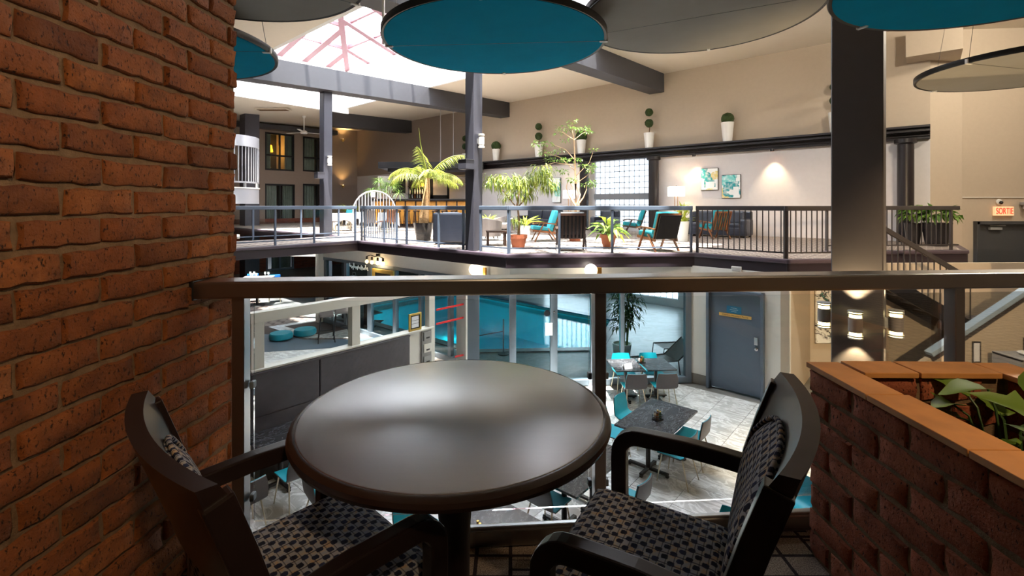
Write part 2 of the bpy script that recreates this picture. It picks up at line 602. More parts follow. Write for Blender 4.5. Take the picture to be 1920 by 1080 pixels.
gb2 = gb.m.copy()
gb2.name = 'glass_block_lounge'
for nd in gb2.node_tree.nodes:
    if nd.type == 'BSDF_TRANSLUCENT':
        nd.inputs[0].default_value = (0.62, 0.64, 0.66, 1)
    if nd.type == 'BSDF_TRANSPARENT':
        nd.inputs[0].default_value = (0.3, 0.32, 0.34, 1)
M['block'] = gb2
M['slate_floor'] = simple('slate_floor', (84, 98, 112), 0.35, var=0.08)
M['art1'] = art_mat('art_blocks', 0.3)
M['art2'] = art_mat('art_blocks_second', 2.7)
M['art3'] = art_mat('art_blocks_third', 5.1)
M['art4'] = art_mat('art_splatter', 1.45, 'splatter')

# ------------------------------------------------------------------ mesh builder


class MB:
    def __init__(self, mat4=None):
        self.v, self.f, self.M = [], [], mat4

    def add(self, vs, fs):
        o = len(self.v)
        if self.M is not None:
            vs = [self.M @ Vector(p) for p in vs]
        self.v += [tuple(p) for p in vs]
        self.f += [tuple(i + o for i in f) for f in fs]
        return self

    def box(self, c, s, rz=0.0, rot=None):
        hx, hy, hz = s[0] / 2, s[1] / 2, s[2] / 2
        vs = [Vector((x, y, z)) for z in (-hz, hz) for y in (-hy, hy) for x in (-hx, hx)]
        R = rot if rot is not None else Matrix.Rotation(rz, 3, 'Z')
        c = Vector(c)
        return self.add([R @ p + c for p in vs], [(0, 2, 3, 1), (4, 5, 7, 6), (0, 1, 5, 4), (2, 6, 7, 3), (0, 4, 6, 2), (1, 3, 7, 5)])

    def bar(self, a, b, w, h, up=(0, 0, 1)):
        a, b = Vector(a), Vector(b)
        d = (b - a).normalized()
        up = Vector(up)
        s = d.cross(up)
        if s.length < 1e-4:
            s = d.cross(Vector((0, 1, 0)))
        s.normalize()
        n = s.cross(d).normalized()
        vs = [p + s * (i * w / 2) + n * (j * h / 2) for p in (a, b) for (i, j) in ((-1, -1), (1, -1), (1, 1), (-1, 1))]
        return self.add(vs, [(0, 1, 2, 3), (7, 6, 5, 4), (0, 4, 5, 1), (1, 5, 6, 2), (2, 6, 7, 3), (3, 7, 4, 0)])

    def sweep(self, pts, sect, up=(0, 0, 1), caps=True, scales=None):
        """sweep a closed 2D section [(side, up)] along pts"""
        pts = [Vector(p) for p in pts]
        n, m = len(pts), len(sect)
        vs = []
        up = Vector(up)
        for i, p in enumerate(pts):
            d = (pts[min(i + 1, n - 1)] - pts[max(i - 1, 0)]).normalized()
            s = d.cross(up)
            if s.length < 1e-3:
                s = d.cross(Vector((0, 1, 0.01)))
            s.normalize()
            q = s.cross(d).normalized()
            k = scales[i] if scales else 1.0
            vs += [p + s * a * k + q * b * k for a, b in sect]
        fs = [(i * m + j, i * m + (j + 1) % m, (i + 1) * m + (j + 1) % m, (i + 1) * m + j) for i in range(n - 1) for j in range(m)]
        if caps:
            fs += [tuple(range(m - 1, -1, -1)), tuple(range((n - 1) * m, n * m))]
        return self.add(vs, fs)

    def tube(self, pts, r, n=8):
        rs = r if isinstance(r, (list, tuple)) else None
        r0 = 1.0 if rs else r
        sect = [(cos(2 * pi * i / n) * r0, sin(2 * pi * i / n) * r0) for i in range(n)]
        return self.sweep(pts, sect, scales=rs)

    def lathe(self, prof, n=24, c=(0, 0, 0)):
        c = Vector(c)
        vs, fs = [], []
        m = len(prof)
        for r, z in prof:
            vs += [c + Vector((r * cos(2 * pi * i / n), r * sin(2 * pi * i / n), z)) for i in range(n)]
        for j in range(m - 1):
            fs += [(j * n + i, j * n + (i + 1) % n, (j + 1) * n + (i + 1) % n, (j + 1) * n + i) for i in range(n)]
        if prof[0][0] > 1e-5:
            fs.append(tuple(range(n - 1, -1, -1)))
        if prof[-1][0] > 1e-5:
            fs.append(tuple(range((m - 1) * n, m * n)))
        return self.add(vs, fs)

    def ball(self, c, r, nu=16, nv=10, sc=(1, 1, 1)):
        c = Vector(c)
        vs = [c + Vector((0, 0, -r * sc[2]))]
        for j in range(1, nv):
            t = -pi / 2 + pi * j / nv
            vs += [c + Vector((r * sc[0] * cos(t) * cos(2 * pi * i / nu), r * sc[1] * cos(t) * sin(2 * pi * i / nu), r * sc[2] * sin(t))) for i in range(nu)]
        vs.append(c + Vector((0, 0, r * sc[2])))
        fs = [(0, 1 + (i + 1) % nu, 1 + i) for i in range(nu)]
        for j in range(nv - 2):
            a = 1 + j * nu
            fs += [(a + i, a + (i + 1) % nu, a + nu + (i + 1) % nu, a + nu + i) for i in range(nu)]
        a = 1 + (nv - 2) * nu
        fs += [(a + i, a + (i + 1) % nu, len(vs) - 1) for i in range(nu)]
        return self.add(vs, fs)

    def prism(self, poly, z0, z1, holes=()):
        loops = [[Vector((p[0], p[1], 0)) for p in l] for l in [poly, *holes]]
        flat = [p for l in loops for p in l]
        tri = tessellate_polygon(loops)
        n = len(flat)
        vs = [(p.x, p.y, z0) for p in flat] + [(p.x, p.y, z1) for p in flat]
        fs = []
        for t in tri:
            a, b, c = (flat[i] for i in t)
            if (b - a).cross(c - a).z < 0:
                t = (t[0], t[2], t[1])
            fs.append(tuple(i + n for i in t))
            fs.append((t[0], t[2], t[1]))
        o = 0
        for l in loops:
            k = len(l)
            fs += [(o + i, o + (i + 1) % k, n + o + (i + 1) % k, n + o + i) for i in range(k)]
            o += k
        return self.add(vs, fs)

    def quad(self, *p):
        return self.add(list(p), [tuple(range(len(p)))])

    def leaf(self, base, d, n, L, W, droop=0.3):
        """a folded leaf of six points"""
        base, d, n = Vector(base), Vector(d).normalized(), Vector(n)
        s = d.cross(n)
        if s.length < 1e-3:
            s = d.cross(Vector((1, 0.2, 0)))
        s.normalize()
        q = s.cross(d).normalized()
        mid = base + d * L * 0.45
        tip = base + d * L - q * droop * L
        fold = q * W * 0.25
        vs = [base, mid - s * W / 2 + fold, mid, mid + s * W / 2 + fold, tip]
        return self.add(vs, [(0, 2, 1), (0, 3, 2), (1, 2, 4), (2, 3, 4)])

    def build(self, name, mat, parent=None, smooth=None, bevel=0.0, uv=None, world=False, seg=2):
        me = bpy.data.meshes.new(name)
        vs = self.v
        if world and parent is not None:
            inv = parent.matrix_basis.inverted()
            vs = [tuple(inv @ Vector(p)) for p in vs]
        me.from_pydata(vs, [], self.f)
        if bevel > 0:
            bm = bmesh.new()
            bm.from_mesh(me)
            bmesh.ops.remove_doubles(bm, verts=bm.verts, dist=1e-5)
            bmesh.ops.recalc_face_normals(bm, faces=bm.faces)
            es = [e for e in bm.edges if len(e.link_faces) == 2 and e.calc_face_angle(0) > 0.5]
            bmesh.ops.bevel(bm, geom=es, offset=bevel, segments=seg, profile=0.6, affect='EDGES', clamp_overlap=True)
            bm.to_mesh(me)
            bm.free()
        if uv is not None:
            lay = me.uv_layers.new(name='UVMap')
            for lp in me.loops:
                lay.data[lp.index].uv = uv(me.vertices[lp.vertex_index].co)
        me.materials.append(M[mat] if isinstance(mat, str) else mat)
        if smooth is not None:
            for p in me.polygons:
                p.use_smooth = True
            me.set_sharp_from_angle(angle=smooth)
        me.update()
        o = bpy.data.objects.new(name, me)
        COL.objects.link(o)
        if parent is not None:
            o.parent = parent
        return o


def tag(o, label=None, cat=None, group=None, kind=None):
    if label:
        o['label'] = label
    if cat:
        o['category'] = cat
    if group:
        o['group'] = group
    if kind:
        o['kind'] = kind
    return o


def thing(name, label, cat, loc=(0, 0, 0), rz=0.0, group=None, kind=None):
    o = bpy.data.objects.new(name, None)
    COL.objects.link(o)
    o.empty_display_size = 0.1
    o.location = loc
    o.rotation_euler = (0, 0, rz)
    o.matrix_basis = Matrix.Translation(Vector(loc)) @ Matrix.Rotation(rz, 4, 'Z')
    return tag(o, label, cat, group, kind)


def struct(o, label=None):
    o['kind'] = 'structure'
    if label:
        o['label'] = label
    return o


def kids(o):
    return KIDS.get(o.name, []) if False else [c for c in o.children]


def dup(root, loc, rz=None, label=None, sc=None):
    r = root.copy()
    COL.objects.link(r)
    r.location = loc
    if rz is not None:
        r.rotation_euler = (0, 0, rz)
    if label:
        r['label'] = label
    if sc:
        r.scale = (sc, sc, sc)
    for ch in list(root.children):
        c = ch.copy()
        COL.objects.link(c)
        c.parent = r
        for g in list(ch.children):
            d = g.copy()
            COL.objects.link(d)
            d.parent = c
    return r


def inst(proto, name, parent, loc, rz=0.0, sc=None):
    """another part that shares a mesh"""
    o = bpy.data.objects.new(name, proto)
    COL.objects.link(o)
    o.location = loc
    o.rotation_euler = (0, 0, rz)
    if sc:
        o.scale = sc
    o.parent = parent
    return o


def text(name, body, parent, loc, rot, size, mat, xs=1.0, ext=0.001, align='CENTER'):
    c = bpy.data.curves.new(name, 'FONT')
    c.body = body
    c.size = size
    c.align_x = align
    c.align_y = 'CENTER'
    c.extrude = ext
    c.materials.append(M[mat])
    o = bpy.data.objects.new(name, c)
    COL.objects.link(o)
    o.location = loc
    o.rotation_euler = rot
    bpy.context.view_layer.update()
    me = bpy.data.meshes.new_from_object(o.evaluated_get(bpy.context.evaluated_depsgraph_get()))
    me.name = name
    bpy.data.objects.remove(o)
    bpy.data.curves.remove(c)
    o = bpy.data.objects.new(name, me)
    COL.objects.link(o)
    o.location = loc
    o.rotation_euler = rot
    o.scale = (xs, 1, 1)
    o.parent = parent
    return o


def wall_cells(mb, p0, p1, z0, z1, th, side, holes=()):
    """upright wall from p0 to p1 (2D), thickness th to the given side (+1 left of the run), rectangular holes (s0, s1, z0, z1)"""
    p0, p1 = Vector(p0[:2]), Vector(p1[:2])
    L = (p1 - p0).length
    d = (p1 - p0) / L
    n = Vector((-d.y, d.x)) * side
    ss = sorted({0.0, L, *[h[0] for h in holes], *[h[1] for h in holes]})
    zs = sorted({z0, z1, *[h[2] for h in holes], *[h[3] for h in holes]})
    ang = atan2(d.y, d.x)
    for a, b in zip(ss, ss[1:]):
        for c, e in zip(zs, zs[1:]):
            ms, mz = (a + b) / 2, (c + e) / 2
            if any(h[0] < ms < h[1] and h[2] < mz < h[3] for h in holes):
                continue
            q = p0 + d * ms + n * th / 2
            mb.box((q.x, q.y, mz), (b - a, th, e - c), ang)
    return mb


def lamp(name, kind, loc, energy, color=(1, 0.75, 0.48), target=None, size=0.05, spot=1.2, blend=0.6):
    d = bpy.data.lights.new(name, kind)
    d.energy = energy
    d.color = color
    if kind == 'SPOT':
        d.spot_size = spot
        d.spot_blend = blend
    d.shadow_soft_size = size
    o = bpy.data.objects.new(name, d)
    COL.objects.link(o)
    o.location = loc
    if target is not None:
        o.rotation_euler = (Vector(target) - Vector(loc)).to_track_quat('-Z', 'Y').to_euler()
    return o


# thin emission strength helper for lamps inside the scene
WARM = (1.0, 0.72, 0.42)

# ================================================================== STRUCTURE
def zc(v):                               # the ceiling falls gently towards the middle of the hall
    return 6.65 - 0.042 * (18.6 - v)


UW = 7.7                                 # banquette partition plane
GA, GB = Vector((-1.05, 10.53)), Vector((4.06, 10.91))   # front glass wall of the pool hall
POOL = [(-1.0, 13.3), (2.3, 13.5), (3.4, 16.6), (-2.9, 22.6), (-6.7, 18.2)]
K0, K1, K2, K3, K4, K5 = XY(13.25, -5.0), (-4.74, 14.8), (-0.11, 10.62), (4.15, 10.93), (5.5, 9.6), (7.35, 9.74)

# ---- ceiling with the skylight well


def ceil_cell(mb, u0, u1, v0, v1, th=0.25):
    vs = [P3(u, v, zc(v) + t) for t in (0, th) for u, v in ((u0, v0), (u1, v0), (u1, v1), (u0, v1))]
    mb.add(vs, [(0, 1, 2, 3), (7, 6, 5, 4), (0, 4, 5, 1), (1, 5, 6, 2), (2, 6, 7, 3), (3, 7, 4, 0)])


mb = MB()
U0, U1, V0, V1 = -24, 31.2, -24, 19.2
ceil_cell(mb, U0, SK_U0, V0, V1)
ceil_cell(mb, SK_U1, U1, V0, V1)
ceil_cell(mb, SK_U0, SK_U1, V0, SK_V0)
ceil_cell(mb, SK_U0, SK_U1, SK_V1, V1)
mb2 = mb
vs = [P3(u, v, zc(v) + t) for t in (0, .25) for u, v in ((U0, V1), (1.0, V1), (1.0, 28), (U0, 28))]
mb.add(vs, [(0, 1, 2, 3), (7, 6, 5, 4), (0, 4, 5, 1), (1, 5, 6, 2), (2, 6, 7, 3), (3, 7, 4, 0)])
ceil = struct(mb.build('ceiling', 'ceiling'), 'cream sloping ceiling around the skylight well')
mb = MB()
for (a, b) in (((SK_U0, SK_V0), (SK_U1, SK_V0)), ((SK_U1, SK_V0), (SK_U1, SK_V1)), ((SK_U1, SK_V1), (SK_U0, SK_V1)), ((SK_U0, SK_V1), (SK_U0, SK_V0))):
    pa, pb = XY(*a), XY(*b)
    wall_cells(mb, pa, pb, min(zc(a[1]), zc(b[1])) + 0.0, SK_Z, 0.12, -1)
well = mb.build('skylight_well', 'well', ceil)
# ---- skylight roof: hipped, rose-coloured bars and panes
sky = thing('window_1', None, None, P3((SK_U0 + SK_U1) / 2, (SK_V0 + SK_V1) / 2, SK_Z), RU, kind='structure')
UM, VM = (SK_U0 + SK_U1) / 2, (SK_V0 + SK_V1) / 2
HU, HV = (SK_U1 - SK_U0) / 2, (SK_V1 - SK_V0) / 2
RIDGE_H, HIPU = 1.08, 5.4
cor = {(i, j): Vector((i * HU, j * HV, 0)) for i in (-1, 1) for j in (-1, 1)}
rd = {i: Vector((i * (HU - HIPU), 0, RIDGE_H)) for i in (-1, 1)}


def skybar(a, b, w=0.28, h=0.30):
    a, b = Vector((a[0], -a[1], a[2])), Vector((b[0], -b[1], b[2]))
    MB().bar(a, b, w, h).build('mullion', 'mullion', sky)


for i in (-1, 1):
    for j in (-1, 1):
        skybar(cor[i, j], rd[i], 0.24, 0.34)
skybar(rd[-1], rd[1], 0.24, 0.34)
for i in (-1, 1):
    skybar(cor[i, -1], cor[i, 1], 0.12, 0.12)
    skybar(cor[-1, i], cor[1, i], 0.12, 0.12)
for j in (-1, 1):                        # rafters of the long slopes
    t = 2.15
    n = int(2 * HU / t)
    for k in range(1, n + 1):
        u = HU - k * t
        if u < -HU + 0.4:
            break
        e = min(HU - abs(u), HIPU) / HIPU
        skybar((u, j * HV, 0), (u, j * HV * (1 - e), RIDGE_H * e))
    for e in (0.36, 0.68):
        skybar((-HU + HIPU * e, j * HV * (1 - e), RIDGE_H * e), (HU - HIPU * e, j * HV * (1 - e), RIDGE_H * e), 0.12, 0.14)
for i in (-1, 1):                        # rafters of the hipped ends
    for k in (-2.4, -1.2, 0, 1.2, 2.4):
        e = 1 - abs(k) / HV
        skybar((i * HU, k, 0), (i * (HU - HIPU * e), k, RIDGE_H * e))
    for e in (0.36, 0.68):
        skybar((i * (HU - HIPU * e), -HV * (1 - e), RIDGE_H * e), (i * (HU - HIPU * e), HV * (1 - e), RIDGE_H * e), 0.12, 0.14)
for pts in ((cor[1, 1], cor[-1, 1], rd[-1], rd[1]), (cor[1, -1], cor[-1, -1], rd[-1], rd[1]), (cor[1, 1], cor[1, -1], rd[1]), (cor[-1, 1], cor[-1, -1], rd[-1])):
    MB().quad(*[Vector((p[0], -p[1], p[2] + 0.16)) for p in pts]).build('pane', 'sky_glass', sky)

# ---- roof beams across the hall
for name_u, v_end in ((8.27, -6.0), (16.5, -8.0), (24.6, 13.2)):
    a, b = P3(name_u, 18.6, zc(18.6) - 0.36), P3(name_u, v_end, zc(v_end) - 0.36)
    struct(MB().bar(a, b, 0.62, 0.76).build('beam', 'beam'), 'charcoal roof beam crossing the cream ceiling')
a, b = P3(30.2, 16.8, 6.25), P3(30.2, 6.0, 5.95)
struct(MB().bar(a, b, 0.5, 0.28).build('trim_6', 'beam'), 'dark trim along the top of the end wall')

# ---- outer walls
WIN_U = (8.6, 11.15)                     # glass-block window of the lounge
SPLIT = 3.42
pA, pB = XY(31.0, 18.6), XY(-0.1, 18.6)


def su(u):
    return 31.0 - u


holes_up = [(su(WIN_U[1]), su(WIN_U[0]), 0.42, 3.3)]
LOWWIN = [(4.2, 6.6), (7.4, 10.4), (11.4, 14.0)]
holes_low = [(su(b_), su(a_), -2.35, -0.12) for a_, b_ in LOWWIN]
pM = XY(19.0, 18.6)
struct(wall_cells(MB(), pM, pB, SPLIT, 7.0, 0.3, 1).build('wall_back', 'wall'), 'beige wall above the black ledge')
struct(wall_cells(MB(), pA, pM, SPLIT, 7.0, 0.3, 1).build('wall_back.002', 'wall_dim'), 'beige wall behind the bar with shade put into its colour')  # same beige wall, darkened in the paint for its dimmer end
struct(wall_cells(MB(), pA, pB, ZL, SPLIT, 0.3, 1, holes_up + holes_low).build('wall_back.001', 'wall_grey'), 'pale grey lounge wall under the black ledge')
# end wall with the guest rooms: beige above, brick below
ENDH = []


def end_s(x):                            # where a ray at column x meets the end wall
    return uv_of(onu(x, 386, 30.5))[1]


rooms = [(497, 552, 250, 320), (568, 600, 257, 322), (497, 553, 345, 416), (568, 601, 345, 416)]
pE0, pE1 = XY(30.5, 19.0), XY(30.5, -9.0)
for (xa, xb, ya, yb) in rooms:
    va, vb = end_s(xa), end_s(xb) if xb < 598 else end_s(xa) + 2.0
    xm = (xa + xb) / 2
    ENDH.append((19.0 - vb, 19.0 - va, onu(xm, yb, 30.5).z, onu(xm, ya, 30.5).z))
struct(wall_cells(MB(), pE0, pE1, 0.55, 7.0, 0.3, -1, ENDH).build('wall_end', 'wall_dim'), 'beige end wall with dark guest room windows')  # dim far end, its shade mixed into the beige
dv0, dv1 = end_s(499), end_s(552)
low_door = (19.0 - dv1, 19.0 - dv0, ZL, onu(525, 474, 30.5).z)
mb = MB(Matrix.Translation(Vector((*pE0, 0))) @ Matrix.Rotation(atan2(pE1[1] - pE0[1], pE1[0] - pE0[0]), 4, 'Z'))
wall_cells(mb, (0, 0), (28, 0), ZL, 0.55, 0.3, -1, [low_door])
o = mb.build('wall_end.001', 'small_brick')
struct(o, 'red brick lower part of the end wall')
# closing walls outside the view
enc = [XY(30.5, -8.8), (-14, -6), (19, -6), (19, 15)]
struct(wall_cells(MB(), enc[0], enc[1], ZL, 7.0, 0.3, -1).build('wall_side', 'wall'))
struct(wall_cells(MB(), enc[1], enc[2], ZL, 7.0, 0.3, -1).build('wall_rear', 'wall'))
struct(wall_cells(MB(), enc[2], enc[3], ZL, 7.0, 0.3, -1).build('wall_far_side', 'wall'))
struct(wall_cells(MB(), (13.1, 14.6), (19.2, 14.6), ZL, 7.0, 0.3, 1, [(0.93, 2.75, -1.25, 0.87)]).build('wall_right', 'wall'), 'beige stair wall with the exit sign and charcoal door')
mb = MB().box((12.72, 14.4, 3.5), (1.04, 0.6, 7.2), RX)
mb.box((12.2, 13.9, 6.0), (1.2, 1.4, 0.8), RU)
struct(mb.build('wall_pilaster', 'wall'), 'pale pilaster at the end of the black ledge')

# ---- lounge floor slab
SLAB = [XY(30.5, 9.0), XY(15.7, 9.0), XY(15.7, -5.0), K0, K1, K2, K3, K4, K5, (7.35, 11.35), (10.95, 11.6), (12.45, 13.5), (12.45, 14.6), (13.0, 14.6), XY(-0.1, 18.6), XY(30.5, 18.6)]
SLAB = SLAB[::-1] if sum(a[0] * b[1] - b[0] * a[1] for a, b in zip(SLAB, SLAB[1:] + SLAB[:1])) < 0 else SLAB
struct(MB().prism(SLAB, ZF - 0.02, ZF).build('floor_lounge', 'carpet_far'), 'taupe zigzag lounge carpet')
struct(MB().prism(SLAB, -0.015, ZF - 0.02).build('ceiling_lower', 'wall_white'), 'white soffit under the lounge')


def fascia(name, pts, z0=-0.04, z1=ZF):
    for a, b in zip(pts, pts[1:]):
        a, b = Vector((*a, 0)), Vector((*b, 0))
        d = (b - a).normalized()
        e = d * 0.03
        n = MB()
        n.bar(a - e + Vector((0, 0, (z0 + z1 - 0.08) / 2)), b + e + Vector((0, 0, (z0 + z1 - 0.08) / 2)), 0.09, z1 - z0 - 0.08)
        o = struct(n.build(name, 'fascia', bevel=0.01), 'dark aubergine slab edge of the lounge balcony')
        MB().bar(a - e + Vector((0, 0, z1 - 0.04)), b + e + Vector((0, 0, z1 - 0.04)), 0.15, 0.09).build('nosing', 'nosing', o, bevel=0.025)


fascia('trim_1', [K0, K1, K2, K3, K4, K5, (7.35, 11.35)])
fascia('trim_2', [(7.35, 11.35), (10.95, 11.6), (12.45, 13.5)])
fascia('trim_3', [XY(15.7, -5.0), XY(15.7, 9.0), XY(30.5, 9.0)])

# ---- lower level floor: marble tiles, pool deck, dark carpet
big = [XY(31, -9), XY(31, 19), (20, 19), (20, -7), (-16, -7)]
big = big[::-1] if sum(a[0] * b[1] - b[0] * a[1] for a, b in zip(big, big[1:] + big[:1])) < 0 else big
low = struct(MB().prism(big, ZL - 0.3, ZL - 0.012, [POOL]).build('floor', 'grout'), 'pale marble tile floor of the cafe')
c0 = XY(UW, 8.3)
deck = [tuple(GA), tuple(GB), (5.6, 9.8), (7.0, 11.5), (13.2, 14.4), XY(-0.1, 18.6), XY(30.4, 18.6), XY(30.4, 8.3), XY(UW, 8.3)]
struct(MB().prism(deck, ZL - 0.012, ZL - 0.001, [POOL]).build('floor_deck', 'deck'), 'grey stone pool deck')
carp = [XY(UW, 8.3), XY(30.4, 8.3), XY(30.4, -8.6), XY(UW, -8.6)]
struct(MB().prism(carp, ZL - 0.012, ZL - 0.002).build('floor_carpet', 'carpet_low'), 'dark patterned carpet past the partition')
T = 0.62
tile_me = MB().box((0, 0, -0.006), (T - 0.006, T - 0.006, 0.012)).build('tile', 'marble', low, bevel=0.0015, seg=1)
first = True
ntile = 0
gl_d = (GB - GA).normalized()
for iu in range(-12, 13):
    for iv in range(-3, 20):
        u, v = (iu + 0.5) * T + 0.1, (iv + 0.5) * T + 0.08
        x, y = XY(u, v)
        if u > UW - 0.2 or y < 4.0:
            continue
        if (Vector((x, y)) - GA).dot(Vector((-gl_d.y, gl_d.x))) > -0.05 or x > 4.2 and (x - 4.2) + (y - 10.8) > -0.0 or x > 7.2:
            continue
        pxx, pyy = 960 + FPX * x / y, 386 + FPX * (CZ - ZL) / y
        if not (380 < pxx < 1640 and 600 < pyy < 1100) or ntile >= 298:
            continue
        if first:
            tile_me.location = (x, y, ZL)
            tile_me.rotation_euler = (0, 0, RU)
            first = False
        else:
            inst(tile_me.data, 'tile', low, (x, y, ZL), RU)
        ntile += 1
print('TILES', ntile)

# ---- pool
pool = struct(MB().prism(POOL, ZL - 1.5, ZL - 1.4).build('floor_pool', 'pool_tile'), 'turquoise pool basin')
mb = MB()
for a, b in zip(POOL, POOL[1:] + POOL[:1]):
    wall_cells(mb, a, b, ZL - 1.5, ZL - 0.05, 0.05, -1)
mb.build('basin', 'pool_tile', pool)
mb = MB()
for a, b in zip(POOL, POOL[1:] + POOL[:1]):
    wall_cells(mb, a, b, ZL - 0.2, ZL + 0.03, 0.28, -1)
mb.build('coping', 'deck', pool)
wall_cells(MB(), POOL[2], POOL[3], ZL - 0.3, ZL + 0.07, 0.34, -1).build('waterline_band', 'pool_band', pool)
o = MB()
vs_ = [Vector((p[0], p[1], ZL - 0.09)) for p in POOL]
o.quad(*vs_).build('water', 'water', pool)
for (lx, ly) in ((0.2, 14.2), (-2.6, 15.6), (0.6, 17.0), (-2.5, 19.5), (-4.6, 18.4), (2.2, 15.4)):  # invented lamps in the basin, added to brighten the water
    MB().lathe([(0.0, 0), (0.12, 0.0), (0.12, 0.04), (0, 0.06)], 16, (lx, ly, ZL - 1.4)).build('added_pool_lamp', 'globe', pool)
    lamp('added_underwater_fill', 'POINT', (lx, ly, ZL - 0.9), 26, (0.85, 0.97, 1.0), size=0.12)

# ---- near mezzanine: carpeted slab, ceiling, brick pier
RAIL0 = Vector((-1.19, 1.79))
RD = Vector((cos(RX), sin(RX)))
RN = Vector((-RD.y, RD.x))


def rail(s, off=0.0):                    # point on the near railing: s along from its brick end, off behind the front face
    p = RAIL0 + RD * s + RN * off
    return p


f0, f1 = rail(-0.6, 0.122), rail(9.0, 0.122)
nearf = struct(MB().prism([(-2.2, -5), (9.5, -5), tuple(f1), tuple(f0)], -0.26, 0.0).build('floor_mezzanine', 'carpet_near'), 'taupe carpet with dark grid lines')
struct(MB().prism([(-2.2, -5), (9.5, -5), tuple(rail(9.0, -0.1)), tuple(rail(-0.6, -0.1))], 2.5, 2.75).build('ceiling_mezzanine', 'ceiling'), 'low ceiling over the mezzanine table')
WD = Vector((0.0444, 1.0)).normalized()
W0 = Vector((-1.27, 0.0))
WN = Vector((WD.y, -WD.x))
BP, BH, BD = 0.0876, 0.0876 - 0.0155, 0.012     # course pitch, brick height, how proud of the mortar
wl = MB()
q = [W0 + WD * -0.6 - WN * 0.3, W0 + WD * -0.6 - WN * BD, W0 + WD * 2.055 - WN * BD, W0 + WD * 2.055 - WN * 0.3]
wl.prism([tuple(p) for p in q], -0.26, 2.5)
wall_left = struct(wl.build('wall_left', 'mortar'), 'rough orange brick pier beside the round table')


def brick_mesh(seed, L, H, D, mat, depth_ext=0.03):
    """rough brick: outward face -Y, centre of the face plane at the origin"""
    r = random.Random(seed)
    nx, nz = 6, 3
    g = lambda a: (r.random() - 0.5) * a
    vs, fs = [], []
    ring = []
    for i in range(nx):
        ring.append((i / (nx - 1), 0))
    for j in range(1, nz):
        ring.append((1, j / (nz - 1)))
    for i in range(nx - 2, -1, -1):
        ring.append((i / (nx - 1), 1))
    for j in range(nz - 2, 0, -1):
        ring.append((0, j / (nz - 1)))
    jit = [(g(0.009), g(0.009)) for _ in ring]
    tilt = g(0.006)

    def pos(s, t, y, ins, k=None):
        x, z = (s - 0.5) * (L - 2 * ins), (t - 0.5) * (H - 2 * ins)
        if k is not None:
            x += jit[k][0]
            z += jit[k][1]
        return (x, y + tilt * (s - 0.5), z)
    n = len(ring)
    for k, (s, t) in enumerate(ring):
        vs.append(pos(s, t, D + depth_ext, 0.0, k))
    for k, (s, t) in enumerate(ring):
        vs.append(pos(s, t, 0.007 + g(0.002), 0.0, k))
    idx = {}
    for j in range(nz):
        for i in range(nx):
            edge = i in (0, nx - 1) or j in (0, nz - 1)
            k = ring.index((i / (nx - 1), j / (nz - 1))) if edge else None
            idx[i, j] = len(vs)
            vs.append(pos(i / (nx - 1), j / (nz - 1), g(0.005), 0.006, k))
    rk = [idx[round(s * (nx - 1)), round(t * (nz - 1))] for s, t in ring]
    for k in range(n):
        k2 = (k + 1) % n
        fs.append((k, k2, n + k2, n + k))
        fs.append((n + k, n + k2, rk[k2], rk[k]))
    for j in range(nz - 1):
        for i in range(nx - 1):
            fs.append((idx[i, j], idx[i + 1, j], idx[i + 1, j + 1], idx[i, j + 1]))
    me = bpy.data.meshes.new('brick')
    me.from_pydata(vs, [], fs)
    me.materials.append(M[mat])
    for p in me.polygons:
        p.use_smooth = True
    me.set_sharp_from_angle(angle=radians(50))
    return me


BL = 0.2365
full = [brick_mesh(i, BL - 0.0155, BH, BD, 'brick') for i in range(9)]
half = [brick_mesh(40 + i, 0.105, BH, BD, 'brick', 0.09) for i in range(3)]
th_w = atan2(WD.y, WD.x)
rb = random.Random(3)
for row in range(-16, 13):
    zc_ = 1.397 + BP * (row + 0.5)
    if zc_ < 0.03 or zc_ > 2.5:
        continue
    joint = 2.01 if row % 2 else 1.892
    # closing piece at the free end, then whole bricks running back past the camera
    endl = 2.06 - joint
    k = 0
    p = W0 + WD * (joint + endl / 2 - 0.0)
    o = inst(half[rb.randrange(3)], 'brick', wall_left, (p.x, p.y, zc_), th_w, (max(0.3, (endl - 0.006) / 0.105), 1, 1))
    while True:
        c = joint - BL * (k + 0.5)
        k += 1
        if c < 0.25:
            break
        p = W0 + WD * (c + rb.uniform(-0.003, 0.003)) + WN * rb.uniform(-0.003, 0.004)
        inst(full[rb.randrange(9)], 'brick', wall_left, (p.x, p.y, zc_ + rb.uniform(-0.002, 0.002)), th_w)
# bricks of the free end face
for row in range(-16, 13):
    zc_ = 1.397 + BP * (row + 0.5)
    if zc_ < 0.03 or zc_ > 2.5:
        continue
    p = W0 + WD * 2.06 - WN * (0.16 if row % 2 else 0.19)
    inst(full[rb.randrange(9)], 'brick', wall_left, (p.x, p.y, zc_), th_w + pi / 2)

# ---- columns
cols = []
pC = Vector((0.7222 * 6.95, 6.95))


def column(c, w, z0, z1, mat, label, rot=RU):
    o = struct(MB().box((c[0], c[1], (z0 + z1) / 2), (w, w, z1 - z0), rot).build('column', mat, bevel=0.015, seg=1), label)
    return o


